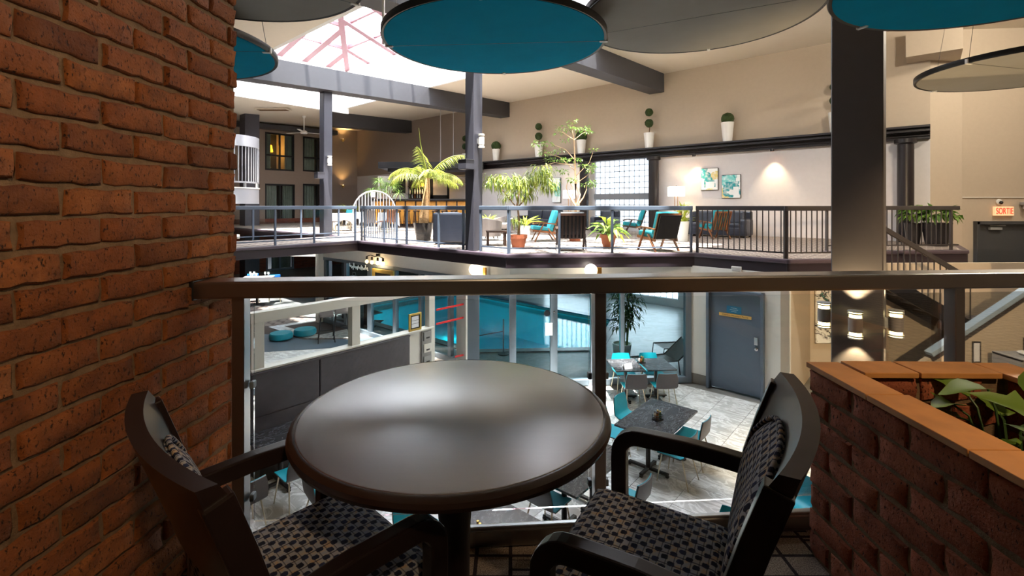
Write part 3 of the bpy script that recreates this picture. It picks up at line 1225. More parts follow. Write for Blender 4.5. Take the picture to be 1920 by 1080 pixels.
colC = column(pC, 0.60, ZL, zc(8.4) - 0.02, 'column_c', 'broad graphite column with lit sconces')
pB_ = Vector(XY(8.27, 8.12)) + Vector((0.0, -0.06))
colB = column((-0.92, 11.55), 0.30, ZF, zc(8.2), 'column', 'slim slate column on the balcony edge beside the palm')
pA_ = at(611, 440, 17.6)
colA = column((pA_.x, pA_.y), 0.33, ZL, zc(8.75), 'column', 'slate column carrying the beam under the skylight')
mb = MB().box((*XY(28.4, 11.0), 3.6), (0.9, 0.9, 6.2), RU)
colD = struct(MB().box((onu(468, 386, 28.0).x, onu(468, 386, 28.0).y, 2.0), (0.75, 0.75, 9.3), RU).build('column', 'column', bevel=0.02), 'blue grey column behind the curved balcony')
lc = at(602, 500, 16.6)
struct(MB().box((lc.x, lc.y, -1.35), (0.2, 0.3, 2.65), RU).build('column', 'wall_white'), 'white post at the end of the pool glass')

# ---- ledge on the big wall with its dark round columns
led = thing('trim_4', None, None, (0, 0, 0), kind='structure')
for (d0, z0, z1) in ((0.30, 3.45, 3.49), (0.46, 3.49, 3.55), (0.40, 3.55, 3.60), (0.55, 3.60, 3.66), (0.22, 3.38, 3.45), (0.16, 3.30, 3.38)):
    a, b = XY(19.2, 18.6 - d0 / 2), XY(-0.1, 18.6 - d0 / 2)
    MB().bar((*a, (z0 + z1) / 2), (*b, (z0 + z1) / 2), d0, z1 - z0).build('moulding', 'ledge', led)
for u in (8.25, 11.5, 0.45):
    x, y = XY(u, 18.25)
    c = MB()
    c.lathe([(0.2, ZF), (0.2, 3.15), (0.27, 3.18), (0.27, 3.3)], 24)
    o = c.build('column', 'ledge', smooth=radians(40))
    o.location = (x, y, 0)
    struct(o, 'dark round column carrying the black ledge')
# ---- glass-block window of the lounge
w1 = thing('window_2', None, None, (*XY((WIN_U[0] + WIN_U[1]) / 2, 18.7), 0.42), RU, kind='structure')
W, H = WIN_U[1] - WIN_U[0], 3.3 - 0.42
nx, nz = 11, 12
bw, bh = W / nx, H / nz
blk = None
for j in range(nz):
    for i in range(nx):
        if j == 5:
            continue
        loc = (-W / 2 + (i + 0.5) * bw, 0, (j + 0.5) * bh)
        if blk is None:
            blk = MB().box((0, 0, 0), (bw - 0.012, 0.08, bh - 0.012)).build('glass_block', 'block', w1, bevel=0.01, seg=1)
            blk.location = loc
        else:
            inst(blk.data, 'glass_block', w1, loc)
MB().box((0, 0.12, 5.5 * bh), (W, 0.16, bh)).build('transom', 'stucco', w1)
gm = MB()
for i in range(nx + 1):
    gm.box((-W / 2 + i * bw, 0, H / 2), (0.03, 0.06, H))
for j in range(nz + 1):
    gm.box((0, 0, j * bh), (W, 0.06, 0.03))
gm.build('mortar_grid', 'stucco', w1)
portal('window_portal', P3((WIN_U[0] + WIN_U[1]) / 2, 18.85, 1.9), (-pi / 2, 0, RU + pi), W, H)
# pool-level glass-block windows
for k, (a_, b_) in enumerate(LOWWIN):
    w = thing('window_%d' % (3 + k), None, None, (*XY((a_ + b_) / 2, 18.7), -2.35), RU, kind='structure')
    Wn, Hn = b_ - a_, 2.23
    nx2, nz2 = int(Wn / 0.24), 8
    g2 = MB()
    for j in range(nz2):
        for i in range(nx2):
            g2.box((-Wn / 2 + (i + 0.5) * Wn / nx2, 0, (j + 0.5) * Hn / nz2), (Wn / nx2 - 0.03, 0.08, Hn / nz2 - 0.03))
    g2.build('glass_block', 'block_low', w)['kind'] = 'stuff'
    g3 = MB()
    for i in range(nx2 + 1):
        g3.box((-Wn / 2 + i * Wn / nx2, 0, Hn / 2), (0.03, 0.05, Hn))
    for j in range(nz2 + 1):
        g3.box((0, 0, j * Hn / nz2), (Wn, 0.05, 0.03))
    g3.build('mortar_grid', 'stucco', w)
    portal('window_portal', P3((a_ + b_) / 2, 18.85, -1.24), (-pi / 2, 0, RU + pi), Wn, Hn)

# ---- guest room windows on the end wall (frames, panes, curtains, a lit lamp in one)
ang_e = atan2(pE1[1] - pE0[1], pE1[0] - pE0[0])
Me = Matrix.Translation(Vector((*pE0, 0))) @ Matrix.Rotation(ang_e, 4, 'Z')
for k, (s0, s1, z0, z1) in enumerate(ENDH):
    w = thing('window_%d' % (6 + k), None, None, (0, 0, 0), kind='structure')
    w.matrix_basis = Me @ Matrix.Translation(((s0 + s1) / 2, 0, z0)) @ Matrix.Rotation(pi, 4, 'Z')
    W, H = s1 - s0, z1 - z0
    fr = MB()
    for x in (-W / 2 + 0.05, 0, W / 2 - 0.05):
        fr.box((x, 0.08, H / 2), (0.1, 0.1, H))
    zs = (0.05, H * 0.4, H - 0.05) if k < 2 else (0.05, H - 0.05)
    for z in zs:
        fr.box((0, 0.08, z), (W, 0.1, 0.1))
    fr.build('frame', 'black', w)
    for x in (-W / 4, W / 4):
        MB().box((x, 0.12, H / 2), (W / 2 - 0.1, 0.01, H - 0.1)).build('pane', 'glass', w)
    # shallow room with curtains behind the pane
    rm = MB()
    rm.box((0, 1.6, H / 2), (W + 2, 0.05, H + 1)).box((-W / 2 - 0.9, 0.95, H / 2), (0.05, 1.3, H + 1)).box((W / 2 + 0.9, 0.95, H / 2), (0.05, 1.3, H + 1))
    rm.box((0, 0.95, -0.4), (W + 2, 1.3, 0.05)).box((0, 0.95, H + 0.4), (W + 2, 1.3, 0.05))
    rm.build('room', 'dark_void' if k == 0 else 'wall_taupe', w)
    sides = [(-W / 2 + 0.22, 0.4), (W / 2 - 0.25, 0.5)] if k == 0 else [(-W / 4 - 0.05, W / 2 - 0.15), (W / 4 + 0.1, W / 2 - 0.3)]
    for x, cw in sides:
        cu = MB()
        n = 14
        pts = [(x - cw / 2 + cw * i / n, 0.26 + 0.04 * sin(i * 2.2), 0) for i in range(n + 1)]
        for (a, b) in zip(pts, pts[1:]):
            cu.quad((*a[:2], 0.02), (*b[:2], 0.02), (*b[:2], H - 0.02), (*a[:2], H - 0.02))
        cu.build('curtain', 'curtain', w)
    if k == 0:
        MB().box((-W * 0.21, 1.5, H * 0.60), (W * 0.32, 0.04, H * 0.42)).build('glow_panel', 'lamp_glow_paint', w)  # panel coloured as the patch of wall the lamp lights
        lp = MB().lathe([(0.2, 0.0), (0.13, 0.42)], 16, (-W * 0.17, 0.8, H * 0.52))
        lp.build('lamp_shade', 'amber', w)
        MB().lathe([(0.1, 0), (0.02, 0.05), (0.02, 0.9)], 10, (-W * 0.17, 0.8, H * 0.1)).build('lamp_stand', 'brass', w)
        lamp('room_lamp', 'POINT', Me @ Vector(((s0 + s1) / 2 + W * 0.17, -1.1, z0 + H * 0.62)), 25, (1, 0.6, 0.15), size=0.1)
# sliding door in the brick below
w = thing('window_10', None, None, (0, 0, 0), kind='structure')
w.matrix_basis = Me @ Matrix.Translation(((low_door[0] + low_door[1]) / 2, 0, ZL)) @ Matrix.Rotation(pi, 4, 'Z')
W, H = low_door[1] - low_door[0], low_door[3] - ZL
fr = MB()
for x in (-W / 2 + 0.06, 0, W / 2 - 0.06):
    fr.box((x, 0.1, H / 2), (0.12, 0.1, H))
fr.box((0, 0.1, H - 0.05), (W, 0.1, 0.1)).box((0, 0.1, 0.05), (W, 0.14, 0.12))
fr.build('frame', 'alu', w)
for x in (-W / 4, W / 4):
    MB().box((x, 0.14, H / 2), (W / 2 - 0.12, 0.01, H - 0.12)).build('pane', 'glass', w)
rm = MB().box((0, 1.6, H / 2), (W + 2, 0.05, H + 1)).box((-W / 2 - 0.9, 0.95, H / 2), (0.05, 1.3, H + 1)).box((W / 2 + 0.9, 0.95, H / 2), (0.05, 1.3, H + 1))
rm.box((0, 0.95, H + 0.3), (W + 2, 1.3, 0.05))
rm.build('room', 'dark_void', w)
cu = MB()
for i in range(10):
    x = W / 2 - 0.1 - i * 0.12
    cu.quad((x, 0.3 + 0.05 * (i % 2), 0.05), (x - 0.12, 0.3 + 0.05 * ((i + 1) % 2), 0.05), (x - 0.12, 0.3 + 0.05 * ((i + 1) % 2), H), (x, 0.3 + 0.05 * (i % 2), H))
cu.build('curtain', 'curtain', w)

# ---- walls under the lounge: bulkhead, storefront glass, diagonal door wall, stair wall
b0, b1 = XY(15.9, 8.3), XY(7.22, 8.3)
struct(wall_cells(MB(), b0, b1, -0.42, -0.015, 0.15, 1).build('wall_bulkhead', 'wall_white'), 'white bulkhead over the shop and pool glass')
struct(wall_cells(MB(), XY(17.2, 7.4), XY(15.9, 8.3), -0.42, -0.015, 0.15, 1).build('wall_bulkhead.001', 'wall_white'))
# bulkhead over the front glass
struct(wall_cells(MB(), (b1[0], b1[1] - 0.02), GB, -0.30, -0.015, 0.12, 1).build('wall_bulkhead.002', 'wall_white'), 'white bulkhead over the pool doors')


def glazing(name, p0, p1, z0, z1, posts, mat_frame, mat_pane, fw=0.1, sill=0.14, label=None):
    """framed glass from p0 to p1; posts as distances along"""
    p0, p1 = Vector(p0[:2]), Vector(p1[:2])
    L = (p1 - p0).length
    a = atan2(p1.y - p0.y, p1.x - p0.x)
    w = thing(name, label, None, (p0.x, p0.y, z0), a, kind='structure')
    H = z1 - z0
    for s, pw in posts:
        MB().box((s, 0, H / 2), (pw, 0.12, H)).build('mullion', mat_frame, w, bevel=0.006, seg=1)
    MB().box((L / 2, 0, sill / 2), (L, 0.14, sill)).build('sill', mat_frame, w, bevel=0.008, seg=1)
    MB().box((L / 2, 0, H - 0.05), (L, 0.12, 0.1)).build('head', mat_frame, w)
    ps = sorted(posts)
    for (sa, wa), (sb, wb) in zip(ps, ps[1:]):
        x0, x1 = sa + wa / 2, sb - wb / 2
        if x1 - x0 < 0.08:
            continue
        MB().quad((x0, 0, sill), (x1, 0, sill), (x1, 0, H - 0.1), (x0, 0, H - 0.1)).build('pane', mat_pane, w)
    return w


def along(px, p0, p1):
    """distance along a plan line where the sight line at column px meets it"""
    k = (px - 960) / FPX
    p0, p1 = Vector(p0[:2]), Vector(p1[:2])
    d = (p1 - p0).normalized()
    # p0.x + t d.x = k (p0.y + t d.y)
    return (k * p0.y - p0.x) / (d.x - k * d.y)


gp = [(along(x, GA, GB), w_) for x, w_ in ((886, 0.3), (961, 0.15), (1038, 0.16), (1110, 0.08), (1166, 0.09), (1289, 0.14))]
front = glazing('window_11', GA, GB, ZL, -0.45, gp, 'alu', 'glass_tint', label='grey framed glass wall and doors of the pool')
Lf = (GB - GA).length
s_door = along(1038, GA, GB)
MB().box((s_door - 0.12, -0.09, 1.28), (0.16, 0.03, 0.27)).build('push_plate', 'alu_white', front, bevel=0.004)
MB().lathe([(0.0, 0), (0.07, 0.002), (0.07, 0.008), (0, 0.01)], 20).build('round_sticker', 'black', front).matrix_basis = Matrix.Translation((s_door - 0.15, -0.02, 1.62)) @ Matrix.Rotation(pi / 2, 4, 'X')
MB().lathe([(0.0, 0), (0.02, 0.002), (0.02, 0.03), (0, 0.035)], 12).build('lock', 'chrome', front).matrix_basis = Matrix.Translation((s_door, -0.06, 1.66)) @ Matrix.Rotation(pi / 2, 4, 'X')
# white pier left of the doors
x, y = GA
struct(MB().box((x + 0.03, y + 0.12, (ZL - 0.45) / 2), (0.30, 0.3, -0.45 - ZL), RU).build('column', 'wall_white'), 'white corner post between pool glass and partition')
# storefront behind the partition
S0, S1 = XY(15.8, 8.35), XY(7.9, 8.35)
sp = [(along(x, S0, S1), w_) for x, w_ in ((612, 0.12), (650, 0.16), (695, 0.2), (742, 0.14), (790, 0.12), (845, 0.12))]
glazing('window_12', S0, S1, ZL, -0.42, sp, 'alu', 'glass_tint', label='dark shop and pool glazing under the lounge')
# diagonal wall with the slate door
D0, D1 = Vector(GB), Vector((5.5, 9.53))
dl = (D1 - D0).length
da, db = along(1327, D0, D1), along(1434, D0, D1)
struct(wall_cells(MB(), D0, D1, ZL, -0.015, 0.15, 1, [(da, db, ZL, -0.45)]).build('wall_door', 'wall_white'), 'white wall around the slate door')
struct(wall_cells(MB(), D0 + Vector((-0.012, -0.012)), D0 + (D1 - D0) * (da / dl) + Vector((-0.012, -0.012)), ZL, ZL + 0.22, 0.03, 1).build('baseboard_door', 'grout'))
dr = thing('door_1', 'slate blue door with a small blue sign and yellow strip', None, (*(D0 + (D1 - D0) * ((da + db) / 2 / dl)), ZL), atan2(D1.y - D0.y, D1.x - D0.x), kind='structure')
W, H = db - da, -0.45 - ZL
for sx in (-1, 1):
    MB().box((sx * (W / 2 - 0.03), -0.005, H / 2), (0.06, 0.2, H)).build('jamb', 'slate_door', dr, bevel=0.005, seg=1)
MB().box((0, -0.005, H - 0.03), (W, 0.2, 0.06)).build('head', 'slate_door', dr)
MB().box((0, 0.02, H / 2), (W - 0.13, 0.05, H - 0.07)).build('leaf', 'slate_door', dr, bevel=0.004)
MB().box((W / 2 - 0.16, -0.025, 1.2), (0.07, 0.03, 0.16)).build('keypad', 'chrome', dr, bevel=0.006)
h = MB().lathe([(0.035, 0), (0.035, 0.015), (0.015, 0.02), (0.015, 0.06)], 16)
h.M = None
hd = h.build('handle', 'chrome', dr, smooth=0.6)
hd.matrix_basis = Matrix.Translation((W / 2 - 0.16, -0.005, 1.03)) @ Matrix.Rotation(pi / 2, 4, 'X')
for z in (0.25, 1.1, 1.95):
    MB().box((-W / 2 + 0.06, -0.015, z), (0.03, 0.03, 0.12)).build('hinge', 'alu', dr)
sg = MB().box((-0.02, -0.012, 1.78), (0.30, 0.012, 0.15)).build('sign', 'sign_blue', dr, bevel=0.002)
rs = random.Random(5)
wv = MB()
for li, (zz, ln) in enumerate(((0.035, 0.12), (0.0, 0.17), (-0.035, 0.11))):
    pts = [(-0.02 - ln / 2 + ln * i / 16, -0.0195, 1.78 + zz + rs.uniform(-0.008, 0.008)) for i in range(17)]
    wv.tube(pts, 0.003, 4)
wv.build('lettering', 'ink_white', sg)
st = MB().box((-0.0, -0.012, 1.655), (0.66, 0.012, 0.065)).build('strip', 'sign_yellow', dr, bevel=0.002)
text('lettering', 'Chambre M\u00e9canique Piscine', st, (0.0, -0.0195, 1.655), (pi / 2, 0, 0), 0.047, 'ink')
# return wall and the wall behind the stairs
R1 = D1 + EV * 2.3
struct(wall_cells(MB(), D1, R1, ZL, -0.015, 0.15, 1).build('wall_return', 'wall'), 'beige return wall beside the slate door')
struct(wall_cells(MB(), R1, (19.0, R1.y + 0.3), ZL, -0.015, 0.15, 1).build('wall_stair', 'wall'), 'beige wall under the lounge beside the stairs')

# ================================================================== NEAR OBJECTS
# ---- railing in front of the table
ra = thing('balcony_railing', 'near brown metal railing with flat handrail and glass behind the round table', 'railing', (*RAIL0, 0), RX)
MB().box((4.0, 0.06, 1.0225), (8.02, 0.12, 0.065)).build('handrail', 'rail_brown', ra, bevel=0.008)
MB().box((-0.012, 0.06, 1.022), (0.03, 0.125, 0.075)).build('end_bracket', 'black', ra, bevel=0.006)
MB().box((4.0, 0.0175, 0.04), (8.0, 0.035, 0.065)).box((4.0, 0.0175, 0.0775), (8.0, 0.026, 0.012)).build('bottom_rail', 'rail_brown', ra, bevel=0.006)
POSTS = [0.145, 1.555, 3.12, 4.6, 6.1, 7.6]
pm = None
for s in POSTS:
    if pm is None:
        pm = MB().box((0, 0, 0.495), (0.046, 0.055, 0.99)).build('post', 'rail_brown', ra, bevel=0.003, seg=1)
        pm.location = (s, 0.06, 0)
    else:
        inst(pm.data, 'post', ra, (s, 0.06, 0))
ge = POSTS
for a, b in zip(ge, ge[1:]):
    MB().box(((a + b) / 2, 0.085, 0.53), (b - a - 0.075, 0.008, 0.86)).build('glass_pane', 'glass', ra)
clip_me = None
for a, b in zip(ge, ge[1:]):
    for s in (a + 0.035, b - 0.035):
        for z in (0.64, 0.2):
            if clip_me is None:
                c = MB().box((0, 0, 0), (0.016, 0.03, 0.028)).build('glass_clip', 'alu', ra, bevel=0.005)
                clip_me = c.data
                c.location = (s, 0.08, z)
            else:
                inst(clip_me, 'glass_clip', ra, (s, 0.08, z))

# ---- round table
tb = thing('round_table', 'round dark wooden pedestal table with a glossy top', 'table', (-0.165, 1.385, 0))
R = 0.443
prof = [(0.0, 0.722), (R - 0.05, 0.722), (R - 0.02, 0.724), (R - 0.004, 0.732), (R, 0.742), (R - 0.003, 0.752), (R - 0.014, 0.759), (R - 0.022, 0.7592)]
MB().lathe(prof, 96).build('edge_band', 'table_rim', tb, smooth=radians(35))
MB().lathe([(R - 0.021, 0.7585), (R - 0.0225, 0.7600), (R - 0.024, 0.7605), (0.0, 0.7605)], 96).build('table_top', 'tabletop', tb, smooth=radians(30))
MB().lathe([(0.0, 0.0), (0.27, 0.0), (0.275, 0.012), (0.26, 0.03), (0.14, 0.06), (0.075, 0.1), (0.05, 0.16), (0.042, 0.24), (0.044, 0.4), (0.054, 0.54), (0.066, 0.63), (0.07, 0.655), (0.062, 0.66), (0.062, 0.68), (0.07, 0.685), (0.07, 0.7)], 32).build('pedestal', 'espresso', tb, smooth=radians(40))
MB().box((0, 0, 0.711), (0.5, 0.07, 0.022)).box((0, 0, 0.711), (0.07, 0.5, 0.022)).build('top_support', 'espresso', tb)
# knotty scratch-free top; ---- armchairs


def back_pt(s, z, off=0.0, sag=0.042):
    """a point of the curved back: s -1..1 across, z height, off towards the sitter"""
    y = -0.085 - 0.05 * max(0, (z - 0.40)) / 0.3 - 0.038 * max(0, z - 0.68) / 0.21
    return Vector((0.283 * s, y - sag * (1 - s * s) + off, z))


def curved_panel(mb, s0, s1, zf0, zf1, o0, o1, ns=14, nz=8):
    """closed curved slab between two offsets; zf0/zf1 give bottom and top height as functions of s"""
    vs, fs = [], []
    for o in (o0, o1):
        for j in range(nz + 1):
            for i in range(ns + 1):
                s = s0 + (s1 - s0) * i / ns
                z = zf0(s) + (zf1(s) - zf0(s)) * j / nz
                oo = o(s, j / nz) if callable(o) else o
                vs.append(back_pt(s, z, oo))
    n = (ns + 1) * (nz + 1)
    g = lambda k, i, j: k * n + j * (ns + 1) + i
    for j in range(nz):
        for i in range(ns):
            fs.append((g(0, i, j), g(0, i + 1, j), g(0, i + 1, j + 1), g(0, i, j + 1)))
            fs.append((g(1, i, j), g(1, i, j + 1), g(1, i + 1, j + 1), g(1, i + 1, j)))
    for i in range(ns):
        fs.append((g(0, i + 1, 0), g(0, i, 0), g(1, i, 0), g(1, i + 1, 0)))
        fs.append((g(0, i, nz), g(0, i + 1, nz), g(1, i + 1, nz), g(1, i, nz)))
    for j in range(nz):
        fs.append((g(0, 0, j), g(0, 0, j + 1), g(1, 0, j + 1), g(1, 0, j)))
        fs.append((g(0, ns, j + 1), g(0, ns, j), g(1, ns, j), g(1, ns, j + 1)))
    mb.add(vs, fs)


def rect(w, h):
    return [(-w / 2, -h / 2), (w / 2, -h / 2), (w / 2, h / 2), (-w / 2, h / 2)]


def armchair(name, label, loc, rz, worn):
    t = thing(name, label, 'chair', loc, rz, group='armchairs at the round table')
    # seat cushion: domed rounded slab
    m = MB()
    ns, nd = 14, 14
    vs, fs = [], []

    def hw(y):
        return 0.245 + 0.02 * (y + 0.12) / 0.43
    for k in (0, 1):
        for j in range(nd + 1):
            for i in range(ns + 1):
                a, b = i / ns * 2 - 1, j / nd * 2 - 1
                ca = math.copysign(abs(a) ** 0.8, a)
                cb_ = math.copysign(abs(b) ** 0.8, b)
                y = 0.105 + cb_ * 0.215
                rr = max(0, 1 - 0.06 * (max(0, abs(ca) - 0.75) / 0.25 * max(0, abs(cb_) - 0.75) / 0.25) * 2)
                x = ca * hw(y) * rr
                edge = min(1 - abs(a), 1 - abs(b))
                z = 0.480 - 0.05 * (1 - min(1, edge * 4)) ** 2 + 0.006 * (1 - a * a) * (1 - b * b)
                if b > 0.6:
                    z -= 0.012 * ((b - 0.6) / 0.4) ** 2
                vs.append((x, y, z if k else 0.405))
    n = (ns + 1) * (nd + 1)
    g = lambda k, i, j: k * n + j * (ns + 1) + i
    for j in range(nd):
        for i in range(ns):
            fs.append((g(1, i, j), g(1, i + 1, j), g(1, i + 1, j + 1), g(1, i, j + 1)))
            fs.append((g(0, i, j), g(0, i, j + 1), g(0, i + 1, j + 1), g(0, i + 1, j)))
    for i in range(ns):
        fs.append((g(0, i, 0), g(0, i + 1, 0), g(1, i + 1, 0), g(1, i, 0)))
        fs.append((g(0, i + 1, nd), g(0, i, nd), g(1, i, nd), g(1, i + 1, nd)))
    for j in range(nd):
        fs.append((g(0, 0, j + 1), g(0, 0, j), g(1, 0, j), g(1, 0, j + 1)))
        fs.append((g(0, ns, j), g(0, ns, j + 1), g(1, ns, j + 1), g(1, ns, j)))
    m.add(vs, fs)
    m.build('seat', 'fabric', t, smooth=radians(60), uv=lambda c: (c.x + 0.5, c.y + c.z * 0.6 + 0.5))
    MB().box((0, 0.10, 0.385), (0.50, 0.40, 0.06)).build('seat_frame', 'espresso', t, bevel=0.004)
    # upholstered back pad with an arched top
    top = lambda s: 0.838 - 0.10 * abs(s / 0.82) ** 3.0
    pad = MB()
    curved_panel(pad, -0.82, 0.82, lambda s: 0.44, top, lambda s, q: 0.018, lambda s, q: 0.026 + 0.030 * (1 - (s / 0.82) ** 6) * (1 - abs(2 * q - 1) ** 6))
    pad.build('backrest', 'fabric', t, smooth=radians(60), uv=lambda c: (c.x * 1.05 + 0.5, c.z + 0.3))
    pipe = MB()
    pts = [back_pt(-0.83, 0.46 + 0.25 * i / 6, 0.03) for i in range(7)] + [back_pt(-0.83 + 1.66 * i / 16, top(-0.83 + 1.66 * i / 16) + 0.006, 0.03) for i in range(17)] + [back_pt(0.83, 0.71 - 0.25 * i / 6, 0.03) for i in range(7)]
    pipe.tube(pts, 0.006, 6)
    pipe.build('piping', 'fabric', t, smooth=1.2, uv=lambda c: (c.x * 1.3, c.z * 1.3))
    # back shell: outer panel of upholstery between the stiles, crest and stiles of wood
    sh = MB()
    curved_panel(sh, -0.86, 0.86, lambda s: 0.43, lambda s: 0.70, -0.012, 0.012)
    sh.build('back_panel', 'fabric', t, smooth=radians(40), uv=lambda c: (c.x + 0.5, c.z + 0.3))
    cr = MB()
    curved_panel(cr, -1.0, 1.0, lambda s: 0.672 - 0.012 * abs(s), lambda s: 0.893, -0.024, lambda s, q: 0.020 - 0.012 * max(0, q - 0.82) / 0.18, 18, 8)
    cr.build('crest_rail', 'espresso_worn' if worn else 'espresso', t, smooth=radians(40))
    for sx in (-1, 1):
        st = MB()
        z_ = [0.0, 0.15, 0.30, 0.42, 0.55, 0.66, 0.76, 0.865]
        pts = []
        for z in z_:
            p = back_pt(sx * 0.96, max(z, 0.40), 0.0)
            if z < 0.40:
                p = Vector((p.x, p.y - 0.10 * ((0.40 - z) / 0.40) ** 1.4, z))
            pts.append(p)
        st.sweep(pts, rect(0.036, 0.05), up=(0, 1, 0))
        st.build('rear_leg', 'espresso', t, bevel=0.004)
        # front leg bent into the arm
        path = [Vector((sx * 0.277, 0.235, 0.0)), Vector((sx * 0.277, 0.238, 0.3)), Vector((sx * 0.277, 0.24, 0.56))]
        cx, cz, r = 0.24 - 0.06, 0.572, 0.06
        for k in range(1, 7):
            a = pi / 2 * k / 6
            path.append(Vector((sx * 0.277, cx + r * cos(a), cz + r * sin(a))))
        path += [Vector((sx * 0.278, 0.04, 0.634)), Vector((sx * 0.281, -0.06, 0.628)), Vector((sx * 0.283, -0.125, 0.622))]
        MB().sweep(path, rect(0.046, 0.040), up=(sx, 0, 0)).build('arm', 'espresso', t, bevel=0.005)
    MB().box((0, -0.10, 0.20), (0.50, 0.022, 0.035)).build('stretcher', 'espresso', t)
    return t


def rz_of(F):
    return atan2(-F[0], F[1])


armchair('armchair', 'dark wood armchair with checked fabric in front of the brick planter', (0.41, 1.142, 0), rz_of((-0.87, 0.49)), True)
armchair('armchair', 'dark wood armchair with checked fabric against the orange brick pier', (-0.54, 1.11, 0), rz_of((0.69, 0.72)), False)

# ---- brick planter
PL = Vector((1.15, 1.864, 0))
PW, PD = 0.75, 1.55
pl = thing('brick_planter', 'red brick planter box with an orange tiled rim', 'planter', PL, -0.0167)
mo = MB()
i_ = 0.014
for (cx, cy, sx, sy) in ((0.055, -PD / 2, 0.11 - i_, PD - 2 * i_), (PW - 0.055, -PD / 2, 0.11 - i_, PD - 2 * i_), (PW / 2, -0.055, PW - 2 * i_, 0.11 - i_), (PW / 2, -PD + 0.055, PW - 2 * i_, 0.11 - i_)):
    mo.box((cx, cy, 0.3575), (sx, sy, 0.715))
mo.build('mortar_core', 'mortar', pl)
MB().box((PW / 2, -PD / 2, 0.25), (PW - 0.2, PD - 0.2, 0.48)).build('soil', 'soil', pl)
pf = [brick_mesh(100 + i, 0.226, 0.076, 0.014, 'brick_dark', 0.02) for i in range(7)]
ph = [brick_mesh(130 + i, 0.106, 0.076, 0.014, 'brick_dark', 0.02) for i in range(3)]


def lay(x0, y0, dx, dy, length, rows, theta, z_top, shift=0):
    for r_ in range(rows):
        z = z_top - 0.0886 * (r_ + 0.5)
        s = 0.0
        if (r_ + shift) % 2:
            inst(ph[rb.randrange(3)], 'brick', pl, (x0 + dx * 0.056, y0 + dy * 0.056, z), theta)
            s = 0.118
        while s + 0.1 < length:
            L = min(0.2365, length - s)
            inst(pf[rb.randrange(7)], 'brick', pl, (x0 + dx * (s + L / 2), y0 + dy * (s + L / 2), z + rb.uniform(-0.002, 0.002)), theta, ((L - 0.011) / 0.226, 1, 1))
            s += 0.2365


lay(0.0, -0.004, 0, -1, PD, 8, -pi / 2, 0.715)
lay(0.0, 0.0, 1, 0, PW, 8, pi, 0.715, 1)
lay(0.10, -0.11, 1, 0, PW - 0.2, 3, 0, 0.715)
lay(PW - 0.11, -0.11, 0, -1, PD - 0.22, 3, -pi / 2, 0.715, 1)
lay(0.11, -0.11, 0, -1, PD - 0.22, 3, pi / 2, 0.715)
lay(PW, 0.0, 0, -1, PD, 8, pi / 2, 0.715)
rim = []
s = 0.0
for k, L in enumerate((0.325, 0.35, 0.35, 0.35, 0.175)):
    rim.append((0.058 - (0.006 if k == 0 else 0), -s - L / 2, 0.134 if k else 0.122, L - 0.004))
    rim.append((PW - 0.058, -s - L / 2, 0.134, L - 0.004))
    s += L
for k, (x, y, w, d) in enumerate(rim):
    MB().box((x, y, 0.726), (w, d, 0.02)).build('rim_tile', 'rim_tile', pl, bevel=0.003)
for (a, b) in ((0.128, 0.325), (0.329, PW - 0.128)):
    MB().box(((a + b) / 2, -0.058, 0.7262), (b - a - 0.004, 0.134, 0.02)).build('rim_tile', 'rim_tile', pl, bevel=0.003)

# ---- leafy plant in the planter: every leaf a piece
pt = thing('leafy_plant', 'green lobed leaves growing in the brick planter', 'plant', (PL.x + 0.36, PL.y - 0.40, 0.52))


def lobed_leaf(seed):
    r = random.Random(seed)
    half = [(0.0, 0.0), (0.10, -0.08), (0.26, 0.02), (0.17, 0.20), (0.30, 0.34), (0.15, 0.46), (0.12, 0.70), (0.0, 1.0)]
    if seed % 3 == 0:
        half = [(0.0, 0.0), (0.10, 0.04), (0.20, 0.18), (0.23, 0.34), (0.19, 0.52), (0.12, 0.72), (0.05, 0.9), (0.0, 1.0)]
    vs, fs = [], []
    for i, (w, l) in enumerate(half):
        dz = -0.22 * l * l + r.uniform(-0.02, 0.02)
        vs += [(-w, l, dz + w * 0.35), (0, l if w else l, dz), (w, l, dz + w * 0.35)]
    n = len(half)
    for i in range(n - 1):
        a, b = i * 3, (i + 1) * 3
        fs += [(a, a + 1, b + 1, b), (a + 1, a + 2, b + 2, b + 1)]
    me = bpy.data.meshes.new('leaf')
    me.from_pydata(vs, [], fs)
    me.materials.append(M['leaf_ivy' if seed % 2 else 'leaf_grey'])
    for p in me.polygons:
        p.use_smooth = True
    return me


